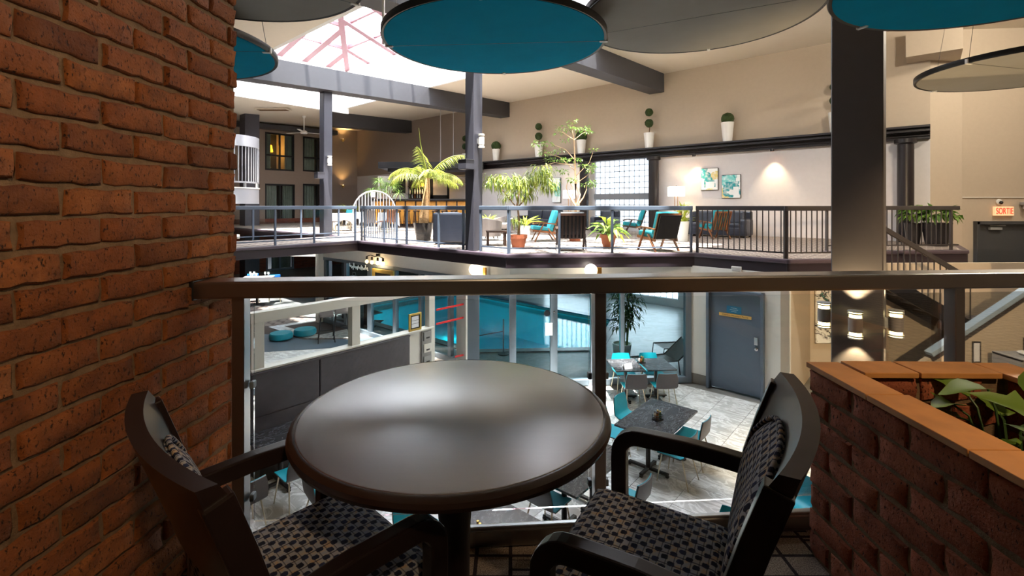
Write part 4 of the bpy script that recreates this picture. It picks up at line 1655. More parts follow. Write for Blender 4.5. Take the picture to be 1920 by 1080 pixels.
lm = [lobed_leaf(i) for i in range(6)]
rl = random.Random(12)
spots = [((0.10, 0.16, 0.20), 100, 10, 0.20, 3), ((0.04, 0.10, 0.06), 60, -12, 0.17, 0), ((0.0, -0.02, 0.10), 30, -20, 0.19, 1), ((-0.02, -0.10, 0.13), 150, 30, 0.17, 4),
         ((0.12, 0.02, 0.17), 75, 25, 0.18, 1), ((0.16, -0.06, 0.12), -30, 15, 0.17, 2), ((-0.06, -0.2, 0.09), 100, 5, 0.19, 5), ((0.06, -0.25, 0.12), 60, 20, 0.2, 1),
         ((0.15, -0.22, 0.15), 10, 40, 0.18, 4), ((0.0, -0.4, 0.12), 120, 15, 0.2, 3), ((0.12, -0.42, 0.14), 40, 30, 0.2, 5), ((0.18, 0.2, 0.10), -20, 20, 0.16, 1),
         ((0.2, 0.12, 0.2), -60, 45, 0.17, 3), ((-0.1, 0.04, 0.05), 110, -10, 0.16, 2), ((0.08, -0.12, 0.2), 170, 50, 0.16, 1), ((0.2, -0.5, 0.1), 0, 20, 0.2, 0),
         ((-0.12, -0.35, 0.06), 90, 0, 0.18, 1), ((0.05, 0.22, 0.08), 40, 12, 0.15, 4), ((0.18, -0.34, 0.2), 200, 35, 0.18, 1), ((-0.12, 0.16, 0.06), 95, -5, 0.17, 1), ((-0.04, 0.24, 0.05), 80, 5, 0.18, 4), ((0.02, 0.2, 0.13), 120, 20, 0.17, 5), ((0.14, 0.1, 0.1), 140, 25, 0.18, 3), ((-0.16, 0.02, 0.03), 70, -8, 0.16, 4), ((0.1, 0.24, 0.16), 60, 30, 0.15, 1), ((0.0, -0.15, 0.02), 10, -5, 0.17, 2)]
stm = MB()
for (p, az, el, L, k) in spots:
    o = bpy.data.objects.new('leaf', lm[k])
    COL.objects.link(o)
    o.parent = pt
    o.matrix_basis = Matrix.Translation(p) @ Matrix.Rotation(radians(az), 4, 'Z') @ Matrix.Rotation(radians(el), 4, 'X') @ Matrix.Rotation(rl.uniform(-0.6, 0.6), 4, 'Y') @ Matrix.Scale(L, 4)
    b = Vector((p[0] * 0.5 + 0.04, p[1] * 0.6, -0.02))
    stm.tube([b, (b + Vector(p)) / 2 + Vector((0.01, 0.01, 0.05)), Vector(p)], 0.004, 5)
stm.build('stems', 'leaf_dark', pt)

# ================================================================== CAFE LEVEL
# ---- partition with glazed openings (plane u = UW)
va = uv_of(onu(466, 600, UW))[1]
vb = 7.25
Q0, Q1 = Vector(XY(UW, va)), Vector(XY(UW, vb))
pw = thing('wall_partition', 'white framed partition with glass openings behind the banquette', None, (*Q0, ZL), atan2(Q1.y - Q0.y, Q1.x - Q0.x), kind='structure')
Lp = (Q1 - Q0).length
sl = lambda px: along(px, Q0, Q1)
s_end = sl(808)
SILL, HEAD0, HEAD1 = 1.51, 2.23, 2.39
MB().box((s_end / 2, 0, SILL / 2), (s_end, 0.12, SILL)).build('low_wall', 'wall_white', pw)
MB().box((s_end / 2, -0.015, SILL + 0.015), (s_end, 0.22, 0.03)).build('sill', 'alu_white', pw, bevel=0.005)
MB().box((Lp / 2, 0, (HEAD0 + HEAD1) / 2), (Lp, 0.16, HEAD1 - HEAD0)).build('head', 'alu_white', pw, bevel=0.006)
pp = [(sl(480), 0.19, SILL), (sl(664), 0.16, SILL), (sl(806), 0.15, 0.0), (sl(874), 0.12, 0.0)]
for s, w, z0 in pp:
    MB().box((s, 0, (z0 + HEAD0) / 2), (w, 0.14, HEAD0 - z0)).build('mullion', 'alu_white', pw, bevel=0.006)
for (a, b), z0 in (((pp[0], pp[1]), SILL + 0.03), ((pp[1], pp[2]), SILL + 0.03), ((pp[2], pp[3]), 0.06)):
    MB().quad((a[0] + a[1] / 2, 0.02, z0), (b[0] - b[1] / 2, 0.02, z0), (b[0] - b[1] / 2, 0.02, HEAD0), (a[0] + a[1] / 2, 0.02, HEAD0)).build('pane', 'glass', pw)
# red barrier tapes across the pool opening
for (xa, ya, xb, yb) in ((815, 580.5, 869, 569), (815, 607, 869, 594), (850, 668, 869, 664)):
    za, zb = onu(xa, ya, UW).z - ZL, onu(xb, yb, UW).z - ZL
    t = MB().bar((sl(xa), -0.05, za), (sl(xb), -0.05, zb), 0.012, 0.04).build('barrier_tape', 'red')
    t.matrix_basis = pw.matrix_basis
    tag(t, {580.5: 'uppermost red barrier tape across the pool opening', 607: 'middle red barrier tape across the pool opening', 668: 'lowest red barrier tape across the pool opening'}[ya], 'tape')
# banquette back and seat along the low wall
bq = thing('banquette', 'long charcoal upholstered banquette under the white sill', 'bench', (*Q0, ZL), atan2(Q1.y - Q0.y, Q1.x - Q0.x))
s0, s1, s2 = sl(463), sl(592), sl(761)
MB().box(((s0 + s1) / 2, -0.10, 1.16), (s1 - s0 - 0.012, 0.08, 0.66)).build('back_panel', 'banquette', bq, bevel=0.02)
MB().box(((s1 + s2) / 2, -0.10, 1.16), (s2 - s1 - 0.012, 0.08, 0.66)).build('back_panel', 'banquette', bq, bevel=0.02)
MB().box(((s0 + s2) / 2, -0.10, 1.485), (s2 - s0, 0.10, 0.035)).build('top_piping', 'banquette', bq, bevel=0.012)
MB().box(((s0 + s2) / 2, -0.10, 0.64), (s2 - s0, 0.08, 0.38)).build('lower_back', 'banquette', bq, bevel=0.01)
MB().box(((s0 + s2) / 2, -0.36, 0.42), (s2 - s0, 0.46, 0.10)).build('seat', 'banquette', bq, bevel=0.025)
MB().box(((s0 + s2) / 2, -0.30, 0.19), (s2 - s0, 0.34, 0.36)).build('plinth', 'black', bq)
# dispenser panel at the end of the partition
dp = thing('wall_dispenser', 'grey three-slot dispenser panel on the partition end', 'dispenser', (*Q0, ZL), atan2(Q1.y - Q0.y, Q1.x - Q0.x))
sd = sl(794)
zt = onu(794, 617, UW).z - ZL
MB().box((sd, -0.085, zt - 0.35), (0.24, 0.04, 0.72)).build('panel', 'grey_box', dp, bevel=0.006)
for k in range(3):
    MB().box((sd + 0.01, -0.115, zt - 0.12 - k * 0.24), (0.19, 0.03, 0.17)).build('slot_face', 'alu_white' if k == 1 else 'grey_box', dp, bevel=0.008)
    MB().box((sd + 0.01, -0.132, zt - 0.15 - k * 0.24), (0.08, 0.01, 0.03)).build('slot', 'black', dp)
# gold framed notice on the sill
fn = thing('framed_notice', 'gold framed paper notice standing on the white sill', 'notice', (*Q0, ZL), atan2(Q1.y - Q0.y, Q1.x - Q0.x))
sn0, sn1 = sl(763), sl(786)
sm, wN = (sn0 + sn1) / 2, sn1 - sn0
zN = SILL + 0.03
HN = 0.34
fr = MB()
for x in (-1, 1):
    fr.box((sm + x * (wN / 2 - 0.018), -0.06, zN + HN / 2), (0.036, 0.03, HN))
for z in (0.018, HN - 0.018):
    fr.box((sm, -0.06, zN + z), (wN - 0.07, 0.03, 0.036))
fr.build('frame', 'gold_frame', fn, bevel=0.003)
MB().box((sm, -0.055, zN + HN / 2), (wN - 0.06, 0.012, HN - 0.06)).build('mat', 'black', fn)
pg = MB().box((sm, -0.063, zN + HN / 2), (wN - 0.13, 0.006, HN - 0.12)).build('paper', 'paper', fn)
ln = MB()
for z in (0.20, 0.14):
    ln.tube([(sm - wN * 0.28 + wN * 0.56 * i / 14, -0.068, zN + z + rs.uniform(-0.004, 0.004)) for i in range(15)], 0.003, 4)
ln.build('lettering', 'black', pg)

# ---- cafe tables and chairs


def cafe_table(label, c, rz, L, W, legs=1):
    t = thing('cafe_table', label, 'table', (c[0], c[1], ZL), rz, group='dark marble cafe tables')
    MB().box((0, 0, 0.685), (L, W, 0.03)).build('table_top', 'marble_dark', t, bevel=0.004, seg=1)
    for k in range(legs):
        x = 0 if legs == 1 else (-0.25 + 0.5 * k) * L
        MB().lathe([(0.035, 0.05), (0.035, 0.67)], 12, (x, 0, 0)).build('post', 'black', t, smooth=0.8)
        b = MB()
        b.box((x, 0, 0.045), (0.06, W * 0.8, 0.035)).box((x, 0, 0.045), (min(0.5, L * 0.6 / legs + 0.1), 0.06, 0.035))
        for (ax, ay) in ((0, W * 0.38), (0, -W * 0.38), (min(0.23, L * 0.28), 0), (-min(0.23, L * 0.28), 0)):
            b.box((x + ax, ay, 0.0155), (0.05, 0.05, 0.03))
        b.build('base', 'black', t, bevel=0.008, seg=1)
    return t


def make_cafe_chair():
    t = thing('cafe_chair', 'x', 'chair', (0, 0, 0), 0, group='teal and grey cafe chairs')

    def shell(off, n_s=8, n_t=9):
        vs = []
        for j in range(n_t + 1):
            q = j / n_t
            for i in range(n_s + 1):
                a = i / n_s * 2 - 1
                if q < 0.5:              # seat
                    y = 0.21 - q * 0.78
                    z = 0.425 - 0.012 * (1 - a * a)
                    w = 0.20 + 0.02 * q
                else:
                    r = (q - 0.5) / 0.5
                    y = -0.18 - 0.075 * r + 0.03 * a * a * r
                    z = 0.425 + 0.315 * r - 0.012 * (1 - a * a) * (1 - r)
                    w = 0.21 + 0.015 * sin(pi * r) - 0.03 * r * r
                vs.append(Vector((a * w, y, z)) + (Vector((0, 0, -off)) if q < 0.45 else Vector((0, -off, -off * 0.3))))
        return vs
    ns, nt = 8, 9
    up, dn = shell(0.0), shell(0.022)
    mid = shell(0.008)
    N = len(up)

    def solid(A, B):
        fs = []
        g = lambda k, i, j: k * N + j * (ns + 1) + i
        for j in range(nt):
            for i in range(ns):
                fs.append((g(0, i, j), g(0, i + 1, j), g(0, i + 1, j + 1), g(0, i, j + 1)))
                fs.append((g(1, i, j), g(1, i, j + 1), g(1, i + 1, j + 1), g(1, i + 1, j)))
        for i in range(ns):
            fs.append((g(0, i + 1, 0), g(0, i, 0), g(1, i, 0), g(1, i + 1, 0)))
            fs.append((g(0, i, nt), g(0, i + 1, nt), g(1, i + 1, nt), g(1, i, nt)))
        for j in range(nt):
            fs.append((g(0, 0, j), g(0, 0, j + 1), g(1, 0, j + 1), g(1, 0, j)))
            fs.append((g(0, ns, j + 1), g(0, ns, j), g(1, ns, j), g(1, ns, j + 1)))
        return MB().add(A + B, fs)
    solid(up, mid).build('seat_pad', 'teal_seat', t, smooth=radians(50))
    solid(mid, dn).build('shell', 'cafe_shell', t, smooth=radians(50))
    for sx in (-1, 1):
        MB().tube([(sx * 0.16, 0.15, 0.41), (sx * 0.205, 0.21, 0.0)], [0.011, 0.008], 8).build('leg', 'leg_metal', t, smooth=0.8)
        MB().tube([(sx * 0.16, -0.14, 0.41), (sx * 0.205, -0.25, 0.0)], [0.011, 0.008], 8).build('leg', 'leg_metal', t, smooth=0.8)
    MB().box((0, 0.0, 0.402), (0.33, 0.03, 0.014)).box((0, 0.14, 0.402), (0.33, 0.02, 0.014)).box((0, -0.13, 0.402), (0.33, 0.02, 0.014)).build('frame', 'leg_metal', t)
    return t


cafe_table('dark marble table by the pool glass nearer the railing post', (2.36, 9.98), RX, 0.61, 0.74)
cafe_table('dark marble table by the pool glass nearer the slate door', (3.0, 10.03), RX, 0.61, 0.74)
cafe_table('long dark marble table in the middle of the cafe floor', (2.27, 7.50), RU - pi / 2, 1.31, 0.79, 2)
cafe_table('dark marble table seen past the rim of the round table', (0.86, 6.19), RU - pi / 2, 1.31, 0.79, 2)
cafe_table('dark marble table nearest below the balcony, with a sauce caddy', (-0.39, 4.77), RU - pi / 2, 1.31, 0.79, 2)
cafe_table('small dark marble table in front of the banquette', XY(7.02, 3.05), RU - pi / 2, 0.66, 0.70)
ch0 = make_cafe_chair()
first_chair = True


def put_chair(x, y, F, label):
    global first_chair
    if first_chair:
        ch0.location = (x, y, ZL)
        ch0.rotation_euler = (0, 0, rz_of(F))
        ch0['label'] = label
        first_chair = False
        return ch0
    return dup(ch0, (x, y, ZL), rz_of(F), label)


VV = (EV.x, EV.y)
UU = (EU.x, EU.y)
nU, nV = (-UU[0], -UU[1]), (-VV[0], -VV[1])
put_chair(2.42, 10.42 - 0.02, (0.07, -1), 'teal chair between pool glass and table, beside the railing post')
put_chair(3.03, 10.45 - 0.02, (0.07, -1), 'teal chair between pool glass and table, nearer the slate door')
put_chair(2.41, 9.55, (-0.05, 1), 'grey backed chair at the pool table nearer the railing post')
put_chair(3.02, 9.58, (-0.05, 1), 'grey backed chair at the pool table nearer the slate door')
mid = Vector((2.27, 7.50))
for (s, lab) in ((0.33, 'teal chair across the long table, at its end by the pool tables'), (-0.33, 'teal chair across the long table, half hidden by the railing post')):
    p = mid + EV * s + EU * 0.60
    put_chair(p.x, p.y, nU, lab)
for (s, lab) in ((0.36, 'chair on the open side of the long table, beyond the armchair arm'), (-0.28, 'chair with teal seat framed inside the armchair arm')):
    p = mid + EV * s - EU * (0.40 if s > 0 else 0.42)
    put_chair(p.x, p.y, UU, lab)
m3 = Vector((0.86, 6.19))
p = m3 - EU * 0.62 + EV * 0.12
put_chair(p.x, p.y, UU, 'grey backed chair between the railing post and the armchair leg')
p = m3 - EU * 0.60 - EV * 0.45
put_chair(p.x, p.y, UU, 'teal chair mostly hidden behind the checked armchair seat')
put_chair(0.44, 5.84, VV, 'teal chair just past the round table rim, over pale tiles')
put_chair(2.26, 4.95, (-0.7, -0.7), 'teal chair back peeking over the bottom rail beside the armchair')
put_chair(3.36, 5.62, (-0.9, -0.3), 'teal chair beside the planter corner, seen over the bottom rail')
put_chair(-2.30, 5.95, (0.7, 0.6), 'teal chair seen past the table leg side, under the rim')
put_chair(-1.02, 5.35, (0.75, -0.6), 'teal chair mostly hidden behind the table pedestal')
pb = Vector(XY(6.42, 3.0))
put_chair(pb.x, pb.y, UU, 'chair with pale legs at the small banquette table')
pb = Vector(XY(6.30, 2.28))
put_chair(pb.x, pb.y, UU, 'chair beside the dark railing post near the banquette table')


# ---- condiment caddies and small table things
def caddy(label, loc):
    t = thing('condiment_caddy', label, 'caddy', loc, 0.6, group='sauce caddies on the cafe tables')
    fr = MB()
    fr.box((0, 0, 0.006), (0.15, 0.11, 0.012))
    for x in (-0.07, 0.07):
        for y in (-0.05, 0.05):
            fr.tube([(x, y, 0), (x, y, 0.075)], 0.003, 5)
    for z in (0.04, 0.075):
        fr.box((0, -0.05, z), (0.146, 0.006, 0.006)).box((0, 0.05, z), (0.146, 0.006, 0.006)).box((-0.07, 0, z), (0.006, 0.1, 0.006)).box((0.07, 0, z), (0.006, 0.1, 0.006))
    fr.build('rack', 'black', t)
    for k, (x, y, m) in enumerate(((-0.035, -0.02, 'bottle_a'), (0.035, -0.02, 'bottle_b'), (-0.035, 0.025, 'white'), (0.035, 0.025, 'bottle_a'))):
        j = MB().lathe([(0.02, 0.012), (0.022, 0.02), (0.022, 0.08), (0.012, 0.095), (0.012, 0.11)], 12, (x, y, 0)).build('jar', m, t, smooth=0.7)
        MB().lathe([(0.014, 0.11), (0.014, 0.125)], 10, (x, y, 0)).build('lid', 'gold_frame' if k % 2 else 'black', j)
    return t


cz_ = ZL + 0.70
caddy('sauce caddy on the pool side table', (2.72, 10.1, cz_))
caddy('sauce caddy in the middle of the long marble table', (2.25, 7.42, cz_))
caddy('sauce caddy near the pedestal on the nearest marble table', (-0.36, 4.80, cz_))
tray = thing('paper_stand', 'cream folded menu card on the dark pool side table', 'menu', (2.35, 9.75, cz_), 0.3)
MB().add([(-0.09, -0.04, 0), (0.09, -0.04, 0), (0.09, 0, 0.10), (-0.09, 0, 0.10), (0.09, 0.04, 0), (-0.09, 0.04, 0)], [(0, 1, 2, 3), (3, 2, 4, 5)]).build('card', 'paper', tray)

# ================================================================== HANGING DISCS
def disc(label, c, R, mat, seam_a, tilt=(0, 0)):
    t = thing('ceiling_disc', label, 'ceiling disc', c, 0, group='round acoustic discs hung from the ceiling')
    MB().lathe([(0, -0.018), (R - 0.035, -0.018), (R - 0.03, 0.02), (0, 0.02)], 96).build('panel', mat, t, smooth=radians(30))
    MB().lathe([(R - 0.036, -0.012), (R - 0.008, -0.022), (R, -0.012), (R, 0.045), (R - 0.036, 0.045)], 96).build('rim', 'black', t, smooth=radians(40))
    MB().box((0, 0, -0.0185), (2 * R - 0.09, 0.007, 0.003), seam_a).build('seam', 'black', t)
    for k in range(4):
        a = seam_a + k * pi / 2
        x, y = cos(a) * (R - 0.03), sin(a) * (R - 0.03)
        MB().box((x, y, 0.0), (0.09, 0.035, 0.06), a).build('clip', 'white', t, bevel=0.005, seg=1)
        u, v = uv_of((c[0] + x, c[1] + y))
        zt = zc(v) - c[2]
        MB().tube([(x, y, 0.03), (x * 0.82, y * 0.82, min(zt, 1.2)), (x * 0.82, y * 0.82, zt)], 0.003, 4).build('wire', 'grey_box', t)
    t.rotation_euler = (tilt[0], tilt[1], 0)
    return t


disc('large teal disc hanging in the middle, in front of the skylight', (-0.19, 5.3, 3.15), 1.22, 'teal_disc', radians(-4))
disc('large grey disc hanging behind the middle teal disc', (2.02, 5.25, 3.42), 1.25, 'grey_disc', radians(-28))
disc('teal disc hanging at the corner above the broad column', (3.5, 3.15, 2.94), 1.2, 'teal_disc', radians(20))
disc('grey disc hanging lowest, beside the stair wall', (6.47, 5.95, 3.04), 1.15, 'grey_disc', radians(15))
disc('grey disc hanging next to the brick pier, above the small teal one', (-2.36, 3.72, 3.24), 1.2, 'grey_disc', radians(40))
disc('teal disc half hidden by the brick pier, under the skylight edge', (-3.72, 4.9, 2.96), 1.2, 'teal_disc', radians(5))

# ================================================================== FAR RAILINGS


def far_rail(label, p0, p1, posts, infill, z=ZF, mat='rail_blue', inset=0.10, bars=None, mid_posts=True):
    """posts: list of distances; infill: list of (s0, s1, 'glass'|'bars')"""
    p0, p1 = Vector(p0), Vector(p1)
    L = (p1 - p0).length
    a = atan2(p1.y - p0.y, p1.x - p0.x)
    t = thing('balcony_railing', label, 'railing', (p0.x, p0.y, z), a, group='railings round the lounge balcony')
    MB().box((L / 2, inset, 1.02), (L, 0.075, 0.10)).build('handrail', mat, t, bevel=0.015)
    MB().box((L / 2, inset, 0.12), (L - 0.04, 0.03, 0.03)).build('bottom_rail', mat, t)
    pm = None
    for s in posts:
        s = min(max(s, 0.03), L - 0.03)
        if pm is None:
            pm = MB().box((0, 0, 0.485), (0.05, 0.05, 0.97)).build('post', mat, t)
            pm.location = (s, inset, 0)
        else:
            inst(pm.data, 'post', t, (s, inset, 0))
    bm_ = None
    for s0, s1, kind in infill:
        if kind == 'glass':
            MB().quad((s0 + 0.03, inset, 0.15), (s1 - 0.03, inset, 0.15), (s1 - 0.03, inset, 0.97), (s0 + 0.03, inset, 0.97)).build('glass_pane', 'glass', t)
        else:
            n = max(1, int(round((s1 - s0) / kind)))
            for k in range(1, n):
                x = s0 + (s1 - s0) * k / n
                if bm_ is None:
                    bm_ = MB().box((0, 0, 0.545), (0.018, 0.018, 0.85)).build('baluster', mat, t)
                    bm_.location = (x, inset, 0)
                else:
                    inst(bm_.data, 'baluster', t, (x, inset, 0))
    return t


kp = along(445, K1, K0)
pL = Vector(K1) + (Vector(K0) - Vector(K1)).normalized() * 6.5
sl_ = [6.5 - along(x, K1, K0) for x in (440, 482, 519, 592, 603)]
far_rail('glass railing on the edge of the raised walkway beside the brick pier', pL, K1, [0, 1.3] + [s for s in sl_[2:4]] + [6.45], [(0.1, sl_[2], 'glass'), (sl_[2], sl_[3], 'glass'), (sl_[3], 6.45, 'glass')])
Lw0, Lw1 = XY(15.62, 1.5), XY(15.62, 8.9)
far_rail('glass railing on the back edge of the raised walkway', Lw0, Lw1, [0, 1.5, 3, 4.5, 6, 7.35], [(0, 1.5, 'glass'), (1.5, 3, 'glass'), (3, 4.5, 'glass'), (4.5, 6, 'glass'), (6, 7.35, 'glass')])
s = lambda x: along(x, K1, K2)
e1 = Vector(K1) + (Vector(K2) - Vector(K1)).normalized() * s(871)
far_rail('diagonal railing with bars and glass between corner and slim column', K1, e1, [0.03, s(678), s(715), s(738), s(757), s(817), s(863)], [(s(678), s(715), 0.125), (s(715), s(738), 0.125), (s(757), s(817), 'glass'), (s(817), s(863), 'glass')])
e2 = Vector(K1) + (Vector(K2) - Vector(K1)).normalized() * s(894)
L3 = (Vector(K2) - e2).length
far_rail('short glass railing between the slim column and the front corner', e2, K2, [0.03, L3 - 0.03], [(0.03, L3 - 0.03, 'glass')])
s = lambda x: along(x, K2, K3)
L4 = (Vector(K3) - Vector(K2)).length
far_rail('long glass railing in front of the lounge chairs', K2, K3, [0.03, s(1050), s(1150), L4 - 0.03], [(0.03, s(1050), 'glass'), (s(1050), s(1150), 'glass'), (s(1150), L4 - 0.03, 'glass')])
L5 = (Vector(K4) - Vector(K3)).length
far_rail('dark barred railing on the slanted edge beside the lounge', K3, K4, [0.03, L5 - 0.02], [(0.03, L5 - 0.02, 0.115)], mat='rail_dark')
L6 = (Vector(K5) - Vector(K4)).length
far_rail('dark barred railing running behind the broad column', K4, K5, [0.03, L6 - 0.02], [(0.03, L6 - 0.02, 0.115)], mat='rail_dark')
far_rail('dark barred railing at the top of the stairs by the planter pots', (7.5, 11.37), (10.9, 11.6), [0.03, 3.2], [(0.03, 3.2, 0.125)], mat='rail_dark')

# ================================================================== STAIRS
st = thing('staircase', 'dark stringer staircase with barred handrail turning at a landing', 'stairs', (7.4, 10.45, ZF), RX * 0)
NS = 9
rise, run = (ZF + 1.25) / NS, 2.6 / NS
for k in range(NS - 1):
    MB().box((run * (k + 0.5), 0.42, -rise * (k + 1) - 0.03), (run + 0.02, 0.84, 0.06)).build('tread', 'carpet_dark', st)
MB().bar((0.0, 0.0, -0.16), (2.62, 0.0, -1.52 - 0.10), 0.06, 0.30).build('stringer', 'black', st)
MB().bar((0.0, 0.86, -0.16), (2.62, 0.86, -1.52 - 0.10), 0.06, 0.30).build('stringer', 'black', st)
MB().bar((0.05, 0.0, 0.96), (2.62, 0.0, -0.56), 0.07, 0.10).build('handrail', 'rail_dark', st, bevel=0.01)
for k in range(20):
    x = 0.08 + 2.5 * k / 19
    z = -1.52 / 2.62 * x
    MB().box((x, 0, z + 0.45), (0.018, 0.018, 0.95)).build('baluster', 'rail_dark', st)
MB().box((0.03, 0, 0.46), (0.05, 0.05, 0.98)).build('post', 'rail_dark', st)
lnd = struct(MB().box((13.2, 12.0, -1.4), (6.3, 5.2, 0.3)).build('floor_landing', 'carpet_dark'), 'stair landing in front of the charcoal door')
s2 = thing('staircase', 'lower stair flight with a solid beige side wall and pale blue cap', 'stairs', (10.1, 9.5, ZL), 0)
for k in range(8):
    MB().box((-0.3 * (k + 0.5), 0.45, (1.41 - 0.1567 * (k + 1)) / 2), (0.3, 0.8, 1.41 - 0.1567 * (k + 1))).build('step', 'carpet_dark', s2)
MB().add([(0, -0.06, 0), (-2.45, -0.06, 0), (-2.45, -0.06, 0.62), (0, -0.06, 2.24), (0, 0.06, 0), (-2.45, 0.06, 0), (-2.45, 0.06, 0.62), (0, 0.06, 2.24)],
         [(3, 2, 1, 0), (4, 5, 6, 7), (0, 1, 5, 4), (1, 2, 6, 5), (2, 3, 7, 6), (3, 0, 4, 7)]).build('side_wall', 'wall', s2)
MB().bar((0.1, 0, 2.36), (-1.85, 0, 1.07), 0.17, 0.09).build('cap', 'cap_blue', s2, bevel=0.008)
MB().bar((0.1, 0, 2.26), (-1.85, 0, 0.97), 0.14, 0.10).build('cap_underside', 'rail_dark', s2)
MB().box((-1.8, 0, 0.5), (0.09, 0.1, 1.0)).build('newel', 'white', s2)
struct(MB().box((13.3, 9.44, -0.85), (6.2, 0.12, 3.6)).build('wall_landing', 'wall'), 'beige wall below the landing')
# charcoal door with closer
d2 = thing('door_2', 'charcoal door with a closer arm under the red exit sign', None, (13.1 + 1.84, 14.62, -1.25), 0, kind='structure')
W, H = 1.82, 2.12
for sx in (-1, 1):
    MB().box((sx * (W / 2 - 0.04), -0.03, H / 2), (0.09, 0.24, H)).build('jamb', 'char_door', d2, bevel=0.006, seg=1)
MB().box((0, -0.03, H - 0.04), (W, 0.24, 0.09)).build('head', 'char_door', d2)
for sx in (0,):
    MB().box((0, 0.02, H / 2 - 0.04), (W - 0.17, 0.05, H - 0.1)).build('leaf', 'char_door', d2, bevel=0.005)
MB().box((-W / 2 + 0.105, -0.02, H / 2), (0.02, 0.03, H - 0.1)).build('edge_strip', 'chrome', d2)
MB().box((-0.28, -0.06, H - 0.22), (0.36, 0.08, 0.07)).build('closer', 'grey_box', d2, bevel=0.01)
MB().tube([(-0.45, -0.07, H - 0.13), (0.0, -0.09, H - 0.13)], 0.012, 6).build('closer_arm', 'grey_box', d2)
# exit sign and lamp above the door
ex = thing('exit_sign', 'red lit exit sign reading SORTIE over the charcoal door', 'sign', (14.87, 14.53, 1.18), 0)
MB().box((0, 0, 0), (0.57, 0.08, 0.27)).build('box', 'exit_face', ex, bevel=0.008)
text('lettering', 'SORTIE', ex, (0, -0.046, -0.005), (pi / 2, 0, 0), 0.27, 'exit_red', 0.60, 0.004)
em = thing('emergency_lamp', 'small white lamp with dark lens above the exit sign', 'lamp', (14.78, 14.54, 1.46), 0)
MB().lathe([(0.0, 0), (0.09, 0.0), (0.08, 0.03), (0, 0.04)], 16).build('rose', 'white', em).matrix_basis = Matrix.Translation((0, 0.03, 0)) @ Matrix.Rotation(pi / 2, 4, 'X')
MB().ball((0, -0.04, -0.02), 0.05, 12, 8).build('lens', 'black', em, smooth=1.0)
e2_ = thing('emergency_light', 'grey twin emergency light at the edge of the stair wall', 'lamp', (15.52, 14.5, 1.33), 0)
MB().box((0, 0, 0.08), (0.26, 0.1, 0.10)).build('body', 'grey_box', e2_, bevel=0.015)
for x in (-0.07, 0.07):
    MB().lathe([(0.02, 0.02), (0.055, -0.02), (0.06, -0.09), (0.0, -0.10)], 14, (x, -0.05, 0)).build('lamp_head', 'grey_box', e2_, smooth=0.8)
tr = MB().box((15.0, 14.565, 1.60), (4.0, 0.02, 0.02)).build('trim_5', 'wall_white')
struct(tr)

# canvas, frame and cabinet by the stairs
cvs = thing('canvas_painting', 'white canvas with black and teal splatters behind the broad column', 'painting', (7.72, R1.y - 0.04, -1.25), 0.02)
MB().box((0, 0, 0), (1.25, 0.05, 1.22)).build('canvas', 'art4', cvs, uv=lambda c: (c.x * 0.9, c.z * 0.9))
cab = thing('media_cabinet', 'black cabinet with a grey edge beside the stair foot', 'cabinet', (9.68, 9.0, ZL), 0)
MB().box((0, 0, 0.52), (0.8, 0.5, 1.04)).build('body', 'black', cab, bevel=0.008)
MB().box((-0.39, -0.01, 0.6), (0.06, 0.54, 1.2)).box((0, -0.01, 1.18), (0.84, 0.54, 0.05)).build('edge', 'grey_box', cab, bevel=0.006)
MB().box((0.02, -0.255, 0.9), (0.66, 0.02, 0.42)).build('door', 'dark_void', cab)
bk = MB().lathe([(0.0, 0.0), (0.16, 0.01), (0.2, 0.04), (0.19, 0.045), (0.0, 0.02)], 20).build('tray', 'white')
bk.location = (9.7, 8.95, ZL + 1.206)
tag(bk, 'shallow white tray lying on the black cabinet', 'tray')
fr = thing('framed_picture', 'narrow black framed picture behind the railing post near the stairs', 'picture', (9.12, 9.42, -1.53), 0)
MB().box((0, 0, 0), (0.16, 0.02, 0.42)).build('frame', 'black', fr)
MB().box((-0.01, -0.012, 0), (0.11, 0.01, 0.36)).build('mat', 'paper', fr)

# ================================================================== LAMPS ON COLUMNS AND WALLS


def sconce(label, p, ang, lit=True, s=1.0, group='ringed up-and-down sconces'):
    """p on the face, ang the outward direction"""
    t = thing('wall_sconce', label, 'sconce', p, ang - pi / 2 + pi, group=group)
    # local -Y is outward
    MB().box((0, -0.02 * s, 0), (0.10 * s, 0.04 * s, 0.14 * s)).build('bracket', 'grey_box', t)
    MB().lathe([(0.0, -0.10 * s), (0.085 * s, -0.10 * s), (0.085 * s, 0.10 * s), (0, 0.10 * s)], 20, (0, -0.125 * s, 0)).build('body', 'shell_grey' if lit else 'white', t, smooth=0.7)
    for z in (-0.185, -0.155, 0.155, 0.185):
        MB().lathe([(0.05 * s, z * s - 0.008 * s), (0.092 * s, z * s - 0.008 * s), (0.092 * s, z * s + 0.008 * s), (0.05 * s, z * s + 0.008 * s)], 20, (0, -0.125 * s, 0)).build('ring', 'grey_box' if lit else 'white', t, smooth=0.7)
    for z in (-0.14, 0.14):
        MB().lathe([(0.072 * s, z * s - 0.045 * s), (0.072 * s, z * s + 0.045 * s)], 20, (0, -0.125 * s, 0)).build('diffuser', 'warm_strip' if lit else 'white', t)
    return t


